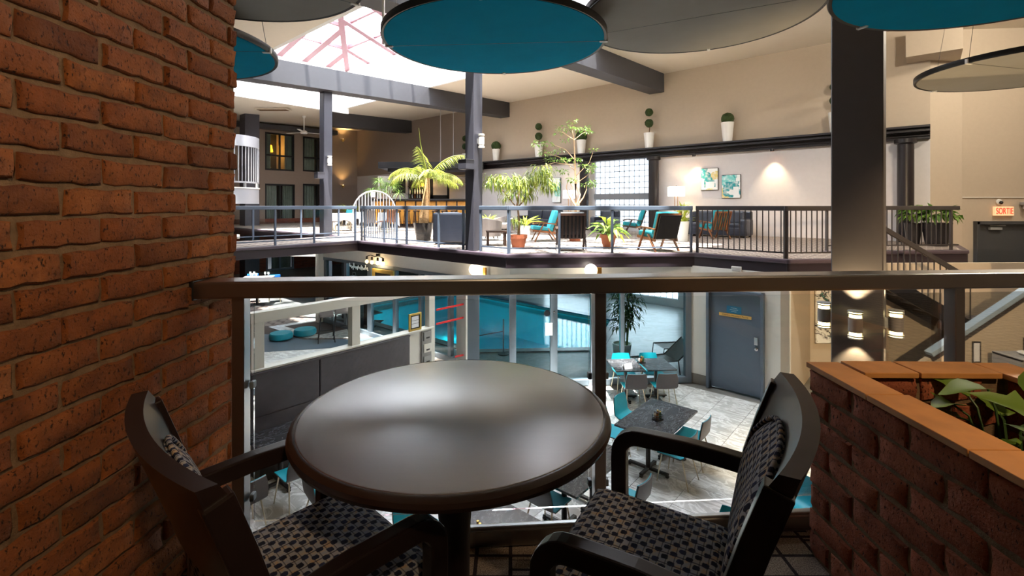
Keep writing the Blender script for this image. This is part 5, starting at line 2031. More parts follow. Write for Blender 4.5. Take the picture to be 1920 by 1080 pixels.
zS = -0.30
a_front, a_right, a_left = AU + pi / 2, AU + pi, AU
for lab, off, ang in (('lit ringed sconce on the front of the broad column', -EV * 0.30, atan2(-EV.y, -EV.x)), ('lit ringed sconce on the stair side of the broad column', -EU * 0.30, atan2(-EU.y, -EU.x)), ('lit ringed sconce on the canvas side of the broad column', EU * 0.30, atan2(EU.y, EU.x))):
    q = pC + off
    sconce(lab, (q.x, q.y, zS), ang)
    o2 = Vector((cos(ang), sin(ang))) * 0.125
    for dz in (0.21, -0.21):
        lamp('sconce_lamp', 'SPOT', (q.x + o2.x, q.y + o2.y, zS + dz), 90, (1, 0.74, 0.40), (q.x + o2.x * 0.75, q.y + o2.y * 0.75, zS + dz * 8), 0.02, 1.5, 0.5)
qb = Vector((-0.92, 11.55)) - EU * 0.15
sconce('white ringed sconce on the slim column by the palm', (qb.x, qb.y, 2.88), atan2(-EU.y, -EU.x), False, 0.85, 'unlit white sconces on columns')
qa = Vector((pA_.x, pA_.y)) - EU * 0.165
sconce('white ringed sconce on the column under the skylight beam', (qa.x, qa.y, 2.98), atan2(-EU.y, -EU.x), False, 0.9, 'unlit white sconces on columns')
for lab, p, s_ in (('dark junction box on the slim column by the palm', at(874, 309, 11.3), 0.27), ('grey junction box on the column under the skylight beam', at(599, 329, 17.2), 0.27)):
    b = thing('junction_box', lab, 'box', p, RU)
    MB().box((0, 0, 0), (s_, s_, 0.22)).build('box', 'column', b, bevel=0.008)
    MB().box((0, 0, 0.115), (s_ + 0.02, s_ + 0.02, 0.015)).build('lid', 'beam', b)
for lab, x, y in (('upper amber uplight on the end wall', 643, 262), ('lower amber uplight on the end wall', 643, 348)):
    p = onu(x, y, 30.36)
    t = thing('wall_uplight', lab, 'sconce', p, atan2(-EU.y, -EU.x) + pi / 2, group='amber uplights on the end wall')
    MB().lathe([(0.0, -0.16), (0.07, -0.10), (0.14, 0.0), (0.15, 0.02), (0.13, 0.02), (0.0, -0.08)], 18, (0, -0.02, 0)).build('bowl', 'gold_frame', t, smooth=0.7)
    MB().ball((0, -0.03, -0.01), 0.06, 10, 6).build('bulb', 'bulb', t)
    q = p - Vector((EU.x, EU.y, 0)) * 0.25
    lamp('uplight_lamp', 'SPOT', (q.x, q.y, p.z + 0.1), 40, (1, 0.62, 0.22), (q.x + EU.x * 0.12, q.y + EU.y * 0.12, p.z + 1), 0.05, 1.7, 0.8)
for lab, x, y in (('warm spotlight under the black ledge beside the paintings', 1301, 295), ('warm spotlight under the black ledge nearer the broad column', 1448, 284)):
    p = onv(x, y, 18.25)
    t = thing('ledge_spotlight', lab, 'spotlight', (p.x, p.y, 3.27), 0, group='warm spotlights under the ledge')
    MB().lathe([(0.03, 0.03), (0.06, 0.02), (0.065, -0.06), (0.05, -0.06), (0.045, -0.02), (0.0, -0.02)], 16).build('can', 'ledge', t, smooth=0.6)
    MB().lathe([(0.0, -0.045), (0.044, -0.045)], 14).build('bulb', 'bulb', t)
    lamp('ledge_lamp', 'SPOT', (p.x, p.y, 3.19), 75, (1, 0.78, 0.5), (p.x + EV.x * 0.14, p.y + EV.y * 0.14, 2.4), 0.03, 1.3, 0.9)
# globe lamps on brass brackets
for lab, p, n in (('lit globe lamp with brass bracket on the diagonal bulkhead', onv(890, 505, 8.12), -EV), ('lit globe lamp over the pool doors', at(1108, 507, 10.52), -RN)):
    t = thing('globe_lamp', lab, 'lamp', p, atan2(n.y, n.x) + pi / 2, group='lit globe wall lamps')
    MB().ball((0, 0, 0), 0.14, 24, 14).build('globe', 'globe', t, smooth=1.5)
    MB().lathe([(0.05, -0.16), (0.05, -0.12), (0.03, -0.11)], 14).build('holder', 'brass', t, smooth=0.6)
    MB().tube([(0, 0, -0.15), (0, 0.02, -0.2), (0.08, 0.06, -0.21), (0.2, 0.12, -0.12)], 0.014, 8).build('arm', 'brass', t, smooth=0.8)
    MB().box((0.22, 0.12, -0.06), (0.10, 0.04, 0.22)).build('wall_plate', 'brass', t, bevel=0.01)
    lamp('globe_bulb', 'POINT', (p.x + n.x * 0.02, p.y + n.y * 0.02, p.z - 0.22), 6, (1, 0.8, 0.55), size=0.12)
# four-bulb lamp over the shop door
p = onv(706, 482, 8.2)
t = thing('branch_lamp', 'black four-bulb lamp on the white bulkhead over the shop door', 'lamp', p, atan2(-EV.y, -EV.x) + pi / 2)
MB().lathe([(0.06, -0.02), (0.06, 0.05)], 14, (0, 0.05, 0.05)).build('rose', 'black', t)
MB().tube([(-0.42, -0.06, 0.0), (-0.2, -0.07, 0.05), (0, -0.06, 0.02), (0.2, -0.07, 0.05), (0.42, -0.06, 0.0)], 0.014, 6).build('arm', 'black', t, smooth=0.8)
MB().tube([(0, 0.05, 0.05), (0, -0.06, 0.02)], 0.014, 6).build('stem', 'black', t)
for x in (-0.42, -0.15, 0.15, 0.42):
    so = MB().lathe([(0.03, 0.0), (0.035, -0.1)], 10, (x, -0.06, 0.0)).build('socket', 'black', t)
    MB().ball((x, -0.06, -0.16), 0.05, 10, 8, (1, 1, 1.2)).build('bulb', 'bulb', so)
lamp('branch_bulb', 'POINT', (p.x - EV.x * 0.1, p.y - EV.y * 0.1, p.z - 0.25), 6, (1, 0.75, 0.45), size=0.15)
# small white vent box under the slanted fascia
p = at(1381, 505, 10.2)
vb_ = thing('wall_vent', 'small white vent box under the slanted balcony edge', 'vent', p, atan2((D1 - D0).y, (D1 - D0).x))
MB().box((0, 0, 0), (0.20, 0.06, 0.12)).build('box', 'white', vb_, bevel=0.006)
for z in (-0.03, 0.0, 0.03):
    MB().box((0, -0.034, z), (0.16, 0.008, 0.008)).build('louvre', 'grey_box', vb_)

# ================================================================== CEILING BITS
u_, v_ = 26.3, 9.4
pf_ = onu(570, 232, 26.5)
fan = thing('ceiling_fan', 'white ceiling fan hanging near the dark guest windows', 'fan', (pf_.x, pf_.y, 5.45), 0.3)
u_, v_ = uv_of((pf_.x, pf_.y))
zt = zc(v_) - 5.45
MB().tube([(0, 0, 0.1), (0, 0, zt)], 0.025, 8).build('rod', 'white', fan)
MB().lathe([(0.10, zt), (0.10, zt - 0.08), (0.03, zt - 0.16)], 16).build('canopy', 'white', fan)
MB().lathe([(0.03, 0.16), (0.15, 0.1), (0.2, 0.0), (0.16, -0.06), (0, -0.08)], 20).build('motor', 'white', fan, smooth=0.8)
for k in range(3):
    b = MB(Matrix.Rotation(k * 2 * pi / 3 + 0.4, 4, 'Z'))
    b.box((0.72, 0, 0.02), (1.0, 0.16, 0.012)).box((0.2, 0, 0.02), (0.12, 0.05, 0.02))
    b.build('blade', 'white', fan)
pv = [onu(512, 204, 25.0)]
vz = at(512, 204, 21.0)
# where the sight line meets the sloping ceiling
for Y in [20 + 0.1 * i for i in range(150)]:
    q = at(512, 204, Y)
    if q.z >= zc(uv_of(q)[1]) - 0.02:
        break
vt = thing('ceiling_vent', 'slotted grey air vent in the ceiling past the skylight', 'vent', (q.x, q.y, q.z - 0.04), 0.0)
MB().box((0, 0, 0), (1.7, 0.5, 0.05)).build('frame', 'ceiling', vt)
for k in range(4):
    MB().box((0, -0.15 + k * 0.1, -0.03), (1.5, 0.055, 0.02)).build('slot', 'trunk', vt)
dt = thing('ceiling_speaker', 'round cream ceiling speaker beside the corner teal disc', 'speaker', (6.1, 9.6, 5.62), 0)
zz = zc(uv_of((6.1, 9.6))[1])
dt.location.z = zz
MB().lathe([(0.0, -0.06), (0.16, -0.06), (0.24, -0.02), (0.25, 0.0)], 24).build('housing', 'alu_white', dt, smooth=0.7)
MB().lathe([(0.0, -0.066), (0.13, -0.064)], 20).build('grille', 'grey_box', dt)
pr = thing('pendant_rod', 'white rod hanging from the ceiling beside the middle teal disc', 'rod', at(719, 28, 8.2), 0)
zr = zc(uv_of(pr.location)[1]) - pr.location.z
MB().tube([(0, 0, -0.5), (0, 0, zr)], 0.025, 8).build('rod', 'white', pr)
MB().lathe([(0.05, zr), (0.06, zr - 0.05), (0.02, zr - 0.1)], 12).build('rose', 'gold_frame', pr)

# ================================================================== LEDGE TOPIARIES AND ART


def topiary(label, px, balls, pot_w, pot_h, r):
    p = onv(px, 300, 18.27)
    t = thing('topiary', label, 'plant', (p.x, p.y, 3.66), 0, group='topiaries in white pots on the ledge')
    MB().lathe([(0.0, 0.0), (pot_w * 0.36, 0.0), (pot_w * 0.5, pot_h), (pot_w * 0.44, pot_h), (pot_w * 0.42, pot_h - 0.04), (0, pot_h - 0.04)], 20).build('pot', 'white_pot', t, smooth=radians(35))
    z = pot_h
    rr = random.Random(int(px))

    def fuzzy(c, r):
        m = MB().ball(c, r, 20, 12)
        m.v = [tuple(Vector(c) + (Vector(v) - Vector(c)) * (1 + rr.uniform(-0.05, 0.05))) for v in m.v]
        return m.build('ball', 'topiary', t)
    if balls == 1:
        fuzzy((0, 0, z + r * 0.6), r)
    else:
        MB().tube([(0, 0, z - 0.03), (0.02, 0, z + 0.2), (0, 0, z + 1.0 * balls * r * 1.2)], 0.02, 6).build('stem', 'trunk', t)
        for k in range(balls):
            fuzzy((0, 0, z + 0.22 + r + k * (2 * r + 0.1)), r * (1 - 0.06 * k))
    return t


topiary('two-ball topiary half hidden behind the slim column', 872, 2, 0.36, 0.55, 0.17)
topiary('single-ball topiary right beside the slim column', 930, 1, 0.40, 0.62, 0.25)
topiary('two-ball topiary behind the thin tree branches', 1010, 2, 0.42, 0.62, 0.18)
topiary('single-ball topiary behind the thin tree crown', 1090, 1, 0.44, 0.62, 0.26)
topiary('tall two-ball topiary over the glass block window', 1217, 2, 0.42, 0.62, 0.17)
topiary('single-ball topiary over the two paintings', 1364, 1, 0.44, 0.70, 0.22)
topiary('topiary mostly hidden behind the broad column', 1567, 2, 0.42, 0.65, 0.17)
for lab, x0, y0, x1, y1, m in (('teal block painting nearer the glass block window', 1315, 315, 1346, 357, 'art1'), ('teal block painting hung slightly lower, nearer the broad column', 1354, 328, 1388, 371, 'art2'), ('teal block painting behind the leafy fig', 1036, 340, 1051, 373, 'art3')):
    a, b = onv(x0, (y0 + y1) / 2, 18.55), onv(x1, (y0 + y1) / 2, 18.55)
    c = (a + b) / 2
    W = (b - a).length
    H = W * 1.32 if x0 > 1100 else 1.15
    t = thing('canvas_painting', lab, 'painting', c, RU + pi, group='teal block paintings on the lounge wall')
    MB().box((0, 0, 0), (W, 0.05, H)).build('canvas', m, t, uv=lambda q: (q.x * 1.1, q.z * 1.1))
    MB().box((0, 0.012, 0), (W + 0.03, 0.03, H + 0.03)).build('stretcher', 'dark_void', t)

# ================================================================== PLANTS


def rdir(r, up=0.3):
    a = r.uniform(0, 2 * pi)
    z = r.uniform(-0.5, 1) * 1.0 + up
    return Vector((cos(a), sin(a), z)).normalized()


def cloud(mb, c, rad, n, L, W, r, droop=0.35, down=0.2):
    c = Vector(c)
    for _ in range(n):
        d = rdir(r, 0)
        p = c + Vector((d.x * rad[0], d.y * rad[1], d.z * rad[2])) * r.uniform(0.35, 1.0)
        o = (d + Vector((r.uniform(-.5, .5), r.uniform(-.5, .5), r.uniform(-.4, .2) - down))).normalized()
        mb.leaf(p, o, (0, 0, 1), L * r.uniform(0.7, 1.2), W * r.uniform(0.7, 1.2), droop)


def pot(mb, r0, r1, h, rim=0.0):
    prof = [(0, 0), (r0, 0), (r1, h - rim)]
    if rim:
        prof += [(r1 * 1.10, h - rim), (r1 * 1.12, h)]
    else:
        prof += [(r1, h)]
    k = prof[-1][0]
    prof += [(k - 0.03, h), (k - 0.05, h - 0.05), (0, h - 0.05)]
    return mb.lathe(prof, 28)


# palm in a black glazed pot
g = gr(794, 451, ZF)
pa = thing('potted_palm', 'tall sunlit palm in a black glazed pot behind the glass railing', 'plant', g, 0)
pot(MB(), 0.21, 0.31, 0.55).build('pot', 'black_pot', pa, smooth=radians(40))
MB().lathe([(0, 0.5), (0.26, 0.5)], 20).build('soil', 'soil', pa)
rp = random.Random(4)
tk = MB()
tk.tube([(0, 0, 0.48), (0.02, 0, 0.7), (0.06, 0, 1.1), (0.11, 0, 1.5), (0.13, 0, 1.92)], [0.13, 0.15, 0.12, 0.10, 0.07], 12)
tk.v = [(x * (1 + rp.uniform(-.06, .06)), y * (1 + rp.uniform(-.06, .06)), z) for x, y, z in tk.v]
tk.build('trunk', 'trunk_palm', pa)


def frond(az, el, L, bend, seed, wid=0.42):
    r = random.Random(seed)
    b = Vector((0.13, 0, 1.9))
    pts, n = [], 14
    h = Vector((cos(az), sin(az), 0))
    ang = el
    p = b.copy()
    for i in range(n + 1):
        pts.append(p.copy())
        p = p + (h * cos(ang) + Vector((0, 0, 1)) * sin(ang)) * (L / n)
        ang -= bend / n * (0.5 + i / n)
    m = MB()
    m.tube(pts, [0.022 * (1 - 0.8 * i / n) for i in range(n + 1)], 5)
    for i in range(2, n + 1):
        for q in (0, 0.5):
            if i == n and q:
                continue
            c = pts[i].lerp(pts[min(i + 1, n)], q)
            d = (pts[min(i + 1, n)] - pts[i - 1]).normalized()
            s_ = d.cross(Vector((0, 0, 1))).normalized()
            if s_.length < 0.1:
                s_ = Vector((0, 1, 0))
            w = wid * sin(pi * min(1, 0.18 + 0.8 * i / n)) ** 0.7
            for sg_ in (-1, 1):
                m.leaf(c, d * 0.75 + s_ * sg_ * 0.9 + Vector((0, 0, -0.45)), (0, 0, 1), w * r.uniform(0.75, 1.25), 0.03, 0.4)
    return m.build('frond', 'leaf_palm', pa)


for k, (az, el, L, bend) in enumerate(((0.15, 1.05, 1.6, 1.5), (pi - 0.2, 0.75, 1.5, 2.0), (pi + 0.5, 0.55, 1.3, 1.9), (-0.4, 0.45, 1.35, 1.6), (1.2, 0.8, 1.2, 1.8), (2.2, 0.9, 1.2, 1.6), (-1.3, 0.8, 1.0, 1.8), (pi - 0.5, 1.45, 1.1, 0.7), (0.6, 0.25, 1.1, 1.2), (pi - 0.9, 0.3, 1.0, 1.5))):
    frond(az, el, L, bend, k)
m = MB().tube([(0.13, 0, 1.9), (0.0, 0.05, 2.5), (-0.12, 0.1, 3.05), (-0.17, 0.12, 3.5)], [0.025, 0.02, 0.012, 0.004], 6)
m.build('spear', 'leaf_palm', pa)

# leafy fig (long drooping leaves) in a terracotta pot
g = gr(972, 465, ZF)
fg = thing('potted_fig', 'bushy sunlit fig with long drooping leaves in a terracotta pot', 'plant', g, 0)
pot(MB(), 0.15, 0.205, 0.34, 0.09).build('pot', 'terracotta', fg, smooth=radians(40))
MB().lathe([(0, 0.29), (0.19, 0.29)], 18).build('soil', 'soil', fg)
MB().tube([(0, 0, 0.27), (0.02, 0.02, 0.7), (-0.03, 0.05, 1.1), (0.05, 0.1, 1.6)], [0.035, 0.03, 0.025, 0.012], 7).build('trunk', 'trunk', fg, smooth=1)
MB().tube([(-0.02, 0.05, 1.0), (-0.35, 0.15, 1.4), (-0.6, 0.2, 1.7)], [0.018, 0.014, 0.006], 6).tube([(0, 0.05, 1.05), (0.35, 0.1, 1.45), (0.6, 0.15, 1.85)], [0.018, 0.014, 0.006], 6).build('branch', 'trunk', fg)
m = MB()
rf = random.Random(9)
for c, rad, n in (((-0.62, 0.1, 1.72), (0.30, 0.35, 0.30), 120), ((-0.25, 0.0, 1.68), (0.34, 0.4, 0.34), 170), ((0.15, 0.05, 1.62), (0.34, 0.4, 0.36), 180), ((0.5, 0.1, 1.78), (0.34, 0.35, 0.30), 150), ((0.75, 0.1, 1.6), (0.25, 0.3, 0.3), 90), ((0.6, 0.1, 2.02), (0.3, 0.3, 0.2), 70), ((0.0, 0.0, 1.35), (0.5, 0.35, 0.22), 90), ((-0.05, 0, 0.72), (0.22, 0.2, 0.12), 40)):
    cloud(m, c, rad, n, 0.24, 0.035, rf, 0.45, 0.9)
m.build('foliage', 'leaf_fig', fg)

# fan palm behind the fig, and broad yellow leaves near the column
for lab, x, y, hgt, n, L, mat in (('small yellow green palm in a pale pot behind the terracotta fig', 985, 447, 0.62, 30, 0.55, 'leaf_yellow'), ('small bright palm beside the dark side table', 915, 440, 0.62, 26, 0.5, 'leaf_yellow')):
    g = gr(x, y, ZF)
    t = thing('potted_palm', lab, 'plant', g, 0)
    pot(MB(), 0.14, 0.18, 0.42).build('pot', 'white_pot', t, smooth=0.6)
    m = MB()
    r = random.Random(int(x))
    for k in range(n):
        a = r.uniform(0, 2 * pi)
        m.leaf((0, 0, 0.4), (cos(a), sin(a), r.uniform(0.5, 1.6)), (0, 0, 1), L * r.uniform(.8, 1.2), 0.06, 0.35)
    m.build('foliage', mat, t)

# slim tree with sparse crown
g = gr(1078, 452, ZF)
tr_ = thing('potted_tree', 'slim pale stemmed tree with a sparse airy crown', 'plant', g, 0)
pot(MB(), 0.16, 0.22, 0.36, 0.08).build('pot', 'terracotta', tr_, smooth=radians(40))
Yt = g.y


def tp(x, y, dy=0.0):
    q = at(x, y, Yt + dy)
    return Vector((q.x - g.x, q.y - g.y, q.z - g.z))


m = MB()
m.tube([(0, 0, 0.3), tp(1080, 385), tp(1079, 345), tp(1078, 300), tp(1076, 262), tp(1073, 245)], [0.05, 0.04, 0.03, 0.024, 0.016, 0.008], 7)
for pts in (((1080, 388), (1066, 366), (1062, 352), (1064, 340)), ((1081, 388), (1094, 370), (1100, 355), (1098, 342)), ((1082, 384), (1088, 365), (1080, 350), (1083, 335)), ((1078, 385), (1072, 370), (1076, 356), (1070, 345))):
    m.tube([tp(*q, (k - 1) * 0.05) for k, q in enumerate(pts)], [0.024, 0.02, 0.014, 0.008], 6)
for pts in (((1078, 320), (1050, 295), (1020, 285)), ((1078, 300), (1060, 280), (1035, 270)), ((1080, 330), (1105, 305), (1112, 285)), ((1076, 262), (1055, 248), (1045, 245)), ((1077, 262), (1092, 250), (1100, 246)), ((1074, 250), (1073, 235), (1074, 228)), ((1079, 345), (1100, 330), (1108, 320)), ((1078, 310), (1040, 305), (1015, 312))):
    m.tube([tp(*q, (k % 2) * 0.06) for k, q in enumerate(pts)], [0.012, 0.009, 0.004], 5)
m.build('trunk', 'trunk_pale', tr_, smooth=1)
m = MB()
rt = random.Random(21)
for (x, y, rx, ry, n) in ((1075, 228, 10, 4, 16), (1060, 242, 20, 6, 45), (1088, 243, 20, 7, 60), (1105, 248, 8, 5, 20), (1046, 252, 8, 4, 14), (1060, 264, 9, 4, 12), (1010, 270, 12, 6, 30), (1028, 270, 10, 7, 30), (1020, 288, 12, 8, 34), (1048, 284, 12, 4, 18), (1042, 300, 22, 6, 40), (1062, 302, 16, 5, 30), (1085, 299, 8, 4, 16),
                         (1108, 318, 8, 16, 70), (1110, 345, 9, 14, 70), (1096, 347, 8, 4, 16), (1112, 282, 7, 4, 10), (1058, 322, 8, 10, 26), (1072, 338, 10, 10, 36), (1092, 312, 8, 5, 16), (1048, 318, 5, 5, 14)):
    q = tp(x, y)
    k = Yt / FPX
    cloud(m, q, (rx * k, rx * k * 0.9, ry * k), n, 0.10, 0.05, rt, 0.3, 0.1)
m.build('foliage', 'leaf_green', tr_)

# peace lily in terracotta
g = gr(1146, 468, ZF)
g = Vector((g.x + 0.03, g.y + 0.5, ZF))
t = thing('peace_lily', 'broad leaved lily in a terracotta pot between the railing posts', 'plant', g, 0)
pot(MB(), 0.13, 0.19, 0.34, 0.08).build('pot', 'terracotta', t, smooth=radians(40))
MB().lathe([(0, 0.29), (0.17, 0.29)], 18).build('soil', 'soil', t)
r = random.Random(31)
big_leaf = None
for k in range(44):
    a = r.uniform(0, 2 * pi)
    el = r.uniform(0.25, 1.35)
    L = r.uniform(0.25, 0.5)
    st_l = r.uniform(0.12, 0.34)
    d = Vector((cos(a) * cos(el), sin(a) * cos(el), sin(el)))
    b = Vector((0, 0, 0.3))
    m = MB()
    e = b + d * st_l
    m.tube([b, e], 0.006, 4)
    d2_ = (d + Vector((0, 0, -0.55))).normalized()
    m.leaf(e, d2_, (0, 0, 1), L, 0.13, 0.35)
    m.build('leaf', 'leaf_yellow' if k % 4 == 0 else 'leaf_green', t)
# white planter with a spiky plant
g = gr(1280, 452, ZF)
t = thing('potted_dracaena', 'spiky green plant in a tall white planter beside the teal chair', 'plant', g, 0)
pot(MB(), 0.14, 0.19, 0.60).build('pot', 'white_pot', t, smooth=radians(40))
r = random.Random(41)
m = MB()
for k in range(60):
    a = r.uniform(0, 2 * pi)
    h0 = r.choice((0.55, 0.75, 0.9))
    x, y = r.uniform(-.1, .1), r.uniform(-.06, .06)
    m.leaf((x, y, h0), (cos(a), sin(a), r.uniform(0.4, 1.8)), (0, 0, 1), r.uniform(.3, .48), 0.05, 0.3)
m.build('foliage', 'leaf_yellow', t)
MB().tube([(-.05, 0, .5), (-.05, 0, .9)], 0.02, 6).tube([(.06, 0, .5), (.06, 0, .78)], 0.02, 6).build('stem', 'trunk', t)
# dracaena by the bar
g = gr(722, 428, ZF)
t = thing('potted_dracaena', 'thin leaved shadowy dracaena behind the arched gate', 'plant', g, 0)
pot(MB(), 0.2, 0.28, 0.5).build('pot', 'black_pot', t, smooth=0.6)
r = random.Random(51)
m, m2 = MB(), MB()
for k in range(9):
    a = k * 0.9
    hx, hz = r.uniform(0.1, 0.8), r.uniform(1.5, 2.5)
    top = Vector((cos(a) * hx, sin(a) * hx * 0.7, hz))
    m2.tube([(0, 0, 0.45), (top.x * 0.4, top.y * 0.4, hz * 0.6), top], [0.03, 0.022, 0.015], 6)
    for _ in range(34):
        b = r.uniform(0, 2 * pi)
        m.leaf(top, (cos(b), sin(b), r.uniform(-0.4, 1.2)), (0, 0, 1), r.uniform(.35, .55), 0.03, 0.4)
m.build('foliage', 'leaf_green', t)
m2.build('stem', 'trunk', t)
# yellow plant by the column
g = gr(640, 424, ZF)
t = thing('potted_plant', 'yellow leaved plant beside the column at the white tables', 'plant', (g.x, g.y + 1.5, ZF), 0)
pot(MB(), 0.2, 0.26, 0.6).build('pot', 'black_pot', t, smooth=0.6)
m = MB()
r = random.Random(61)
for k in range(50):
    a = r.uniform(0, 2 * pi)
    m.leaf((0, 0, 0.55), (cos(a), sin(a), r.uniform(0.7, 2.2)), (0, 0, 1), r.uniform(.6, 1.0), 0.12, 0.3)
m.build('foliage', 'leaf_yellow', t)
# pots behind the right-hand railing
for lab, x, y, r1, h, n, seed in (('leafy green plant in a wide black pot by the stair railing', 1756, 461, 0.33, 0.62, 190, 71), ('leafy green plant in a narrow black pot by the stair railing', 1712, 459, 0.2, 0.6, 110, 72)):
    g = gr(x, y, ZF)
    t = thing('potted_plant', lab, 'plant', g, 0)
    pot(MB(), r1 * 0.7, r1, h).build('pot', 'black_pot', t, smooth=0.6)
    m = MB()
    cloud(m, (0, 0, h + 0.22), (r1 * 1.2, r1 * 1.2, 0.24), n, 0.22, 0.12, random.Random(seed), 0.3, 0.1)
    m.build('foliage', 'leaf_green', t)
# pool hall plant
g = gr(1166, 672, ZL)
t = thing('potted_bamboo', 'green cane plant standing behind the pool glass', 'plant', g, 0)
pot(MB(), 0.2, 0.25, 0.4).build('pot', 'white_pot', t, smooth=0.6)
m, m2 = MB(), MB()
r = random.Random(81)
for k in range(7):
    x, y = r.uniform(-.15, .15), r.uniform(-.12, .12)
    h = r.uniform(1.1, 1.75)
    m2.tube([(x, y, 0.35), (x * 1.5, y * 1.5, h)], 0.015, 6)
    cloud(m, (x * 2, y * 2, h), (0.26, 0.24, 0.3), 46, 0.22, 0.05, r, 0.4, 0.3)
    cloud(m, (x * 2, y * 2, h * 0.72), (0.22, 0.2, 0.2), 26, 0.2, 0.05, r, 0.4, 0.3)
m.build('foliage', 'leaf_dark', t)
m2.build('stem', 'leaf_green', t)

# ================================================================== LOUNGE FURNITURE


def wood_chair(label, c, F, cush, wood, back='pad', sc=1.0):
    t = thing('lounge_chair', label, 'armchair', (c[0], c[1], ZF), rz_of(F), group='wood framed lounge chairs')
    for sx in (-1, 1):
        x = sx * 0.33
        MB().bar((x, 0.30, 0.0), (x, 0.02, 0.56), 0.035, 0.045, (1, 0, 0)).build('front_leg', wood, t)
        MB().bar((x, -0.38, 0.0), (x, -0.10, 0.40), 0.035, 0.045, (1, 0, 0)).build('rear_leg', wood, t)
        MB().sweep([(x, 0.36, 0.53), (x, 0.2, 0.57), (x, -0.1, 0.55), (x, -0.36, 0.52)], rect(0.055, 0.03)).build('arm', wood, t)
        MB().bar((x * 0.94, 0.36, 0.34), (x * 0.94, -0.34, 0.26), 0.03, 0.06).build('side_rail', wood, t)
        MB().bar((x * 0.9, -0.26, 0.26), (x * 0.9, -0.47, 0.88), 0.03, 0.045, (1, 0, 0)).build('back_post', wood, t)
    MB().bar((-0.31, -0.47, 0.87), (0.31, -0.47, 0.87), 0.03, 0.06).build('top_rail', wood, t)
    MB().bar((-0.31, 0.34, 0.32), (0.31, 0.34, 0.32), 0.03, 0.05).build('front_rail', wood, t)
    for k in range(6):
        x = -0.22 + 0.088 * k
        MB().bar((x, -0.29, 0.30), (x, -0.46, 0.85), 0.018, 0.045, (1, 0, 0)).build('slat', wood, t)
    R_ = Matrix.Rotation(0.115, 3, 'X')
    MB().box((0, 0.04, 0.385), (0.58, 0.62, 0.12), rot=R_).build('seat_cushion', cush, t, bevel=0.035)
    R_ = Matrix.Rotation(0.32, 3, 'X')
    MB().box((0, -0.30, 0.66), (0.58, 0.13, 0.56), rot=R_).build('back_cushion', cush, t, bevel=0.04)
    if back == 'panel':
        MB().box((0, -0.425, 0.575), (0.6, 0.02, 0.58), rot=R_).build('back_panel', 'black', t)
    return t


def spot(x, y):
    g = gr(x, y, ZF)
    return (g.x, g.y)


def S_(lab, x, y, F, cush, wood, back='pad', dy=0.0):
    g = spot(x, y)
    n = Vector((g[0], g[1])).normalized()
    return wood_chair(lab, (g[0] + n.x * dy, g[1] + n.y * dy), F, cush, wood, back)


S_('light teal lounge chair seen from the side beside the fig', 1018, 452, (-0.97, -0.1), 'teal_cush', 'walnut')
S_('slat backed lounge chair with black cushion, back to the railing', 1070, 474, (0.05, 1), 'black', 'walnut_dark', dy=0.62)
S_('teal lounge chair with a solid dark back, back to the railing', 1232, 474, (-0.35, 0.93), 'teal_cush2', 'walnut', 'panel', dy=0.66)
S_('teal lounge chair seen from the side beyond the lily', 1186, 440, (-0.95, 0.2), 'teal_cush2', 'walnut_dark')
S_('slat backed walnut chair with teal cushion in front of the dark sofa', 1338, 448, (-0.3, 0.95), 'teal_cush2', 'walnut', dy=0.2)


def sofa(label, c, F, W, mat='leather', cat='sofa'):
    t = thing('sofa', label, cat, (c[0], c[1], ZF), rz_of(F), group='charcoal leather seats in the lounge')
    MB().box((0, 0.02, 0.20), (W - 0.1, 0.78, 0.28)).build('base', mat, t, bevel=0.03)
    n = max(1, round((W - 0.4) / 0.7))
    cw = (W - 0.44) / n
    for k in range(n):
        x = -(W - 0.44) / 2 + cw * (k + 0.5)
        MB().box((x, 0.09, 0.41), (cw - 0.01, 0.62, 0.16)).build('seat_cushion', mat, t, bevel=0.05)
        MB().box((x, -0.26, 0.66), (cw - 0.01, 0.22, 0.46), rot=Matrix.Rotation(0.15, 3, 'X')).build('back_cushion', mat, t, bevel=0.07)
    MB().box((0, -0.40, 0.47), (W - 0.06, 0.16, 0.82)).build('back', mat, t, bevel=0.05)
    for sx in (-1, 1):
        MB().box((sx * (W / 2 - 0.11), 0.0, 0.34), (0.22, 0.86, 0.58)).build('arm', mat, t, bevel=0.07)
        for y in (-0.35, 0.35):
            MB().box((sx * (W / 2 - 0.1), y, 0.03), (0.06, 0.06, 0.06)).build('leg', 'black', t)
    return t


g = spot(842, 459)
sofa('charcoal leather armchair with its back to the glass railing', (g[0] + 0.08, g[1] + 0.45), (0.2, 1), 0.98, cat='armchair')
g = onv(1346, 400, 17.5)
sofa('charcoal leather sofa against the wall under the paintings', (g.x, g.y), (-EV.x, -EV.y), 2.1)
g = onv(1012, 400, 17.2)
sofa('charcoal leather sofa behind the fig under the hidden painting', (g.x, g.y), (-EV.x, -EV.y), 2.0)
g = onv(1135, 400, 17.3)
sofa('charcoal leather armchair in front of the glass block window', (g.x, g.y), (-EV.x, -EV.y), 0.95, cat='armchair')


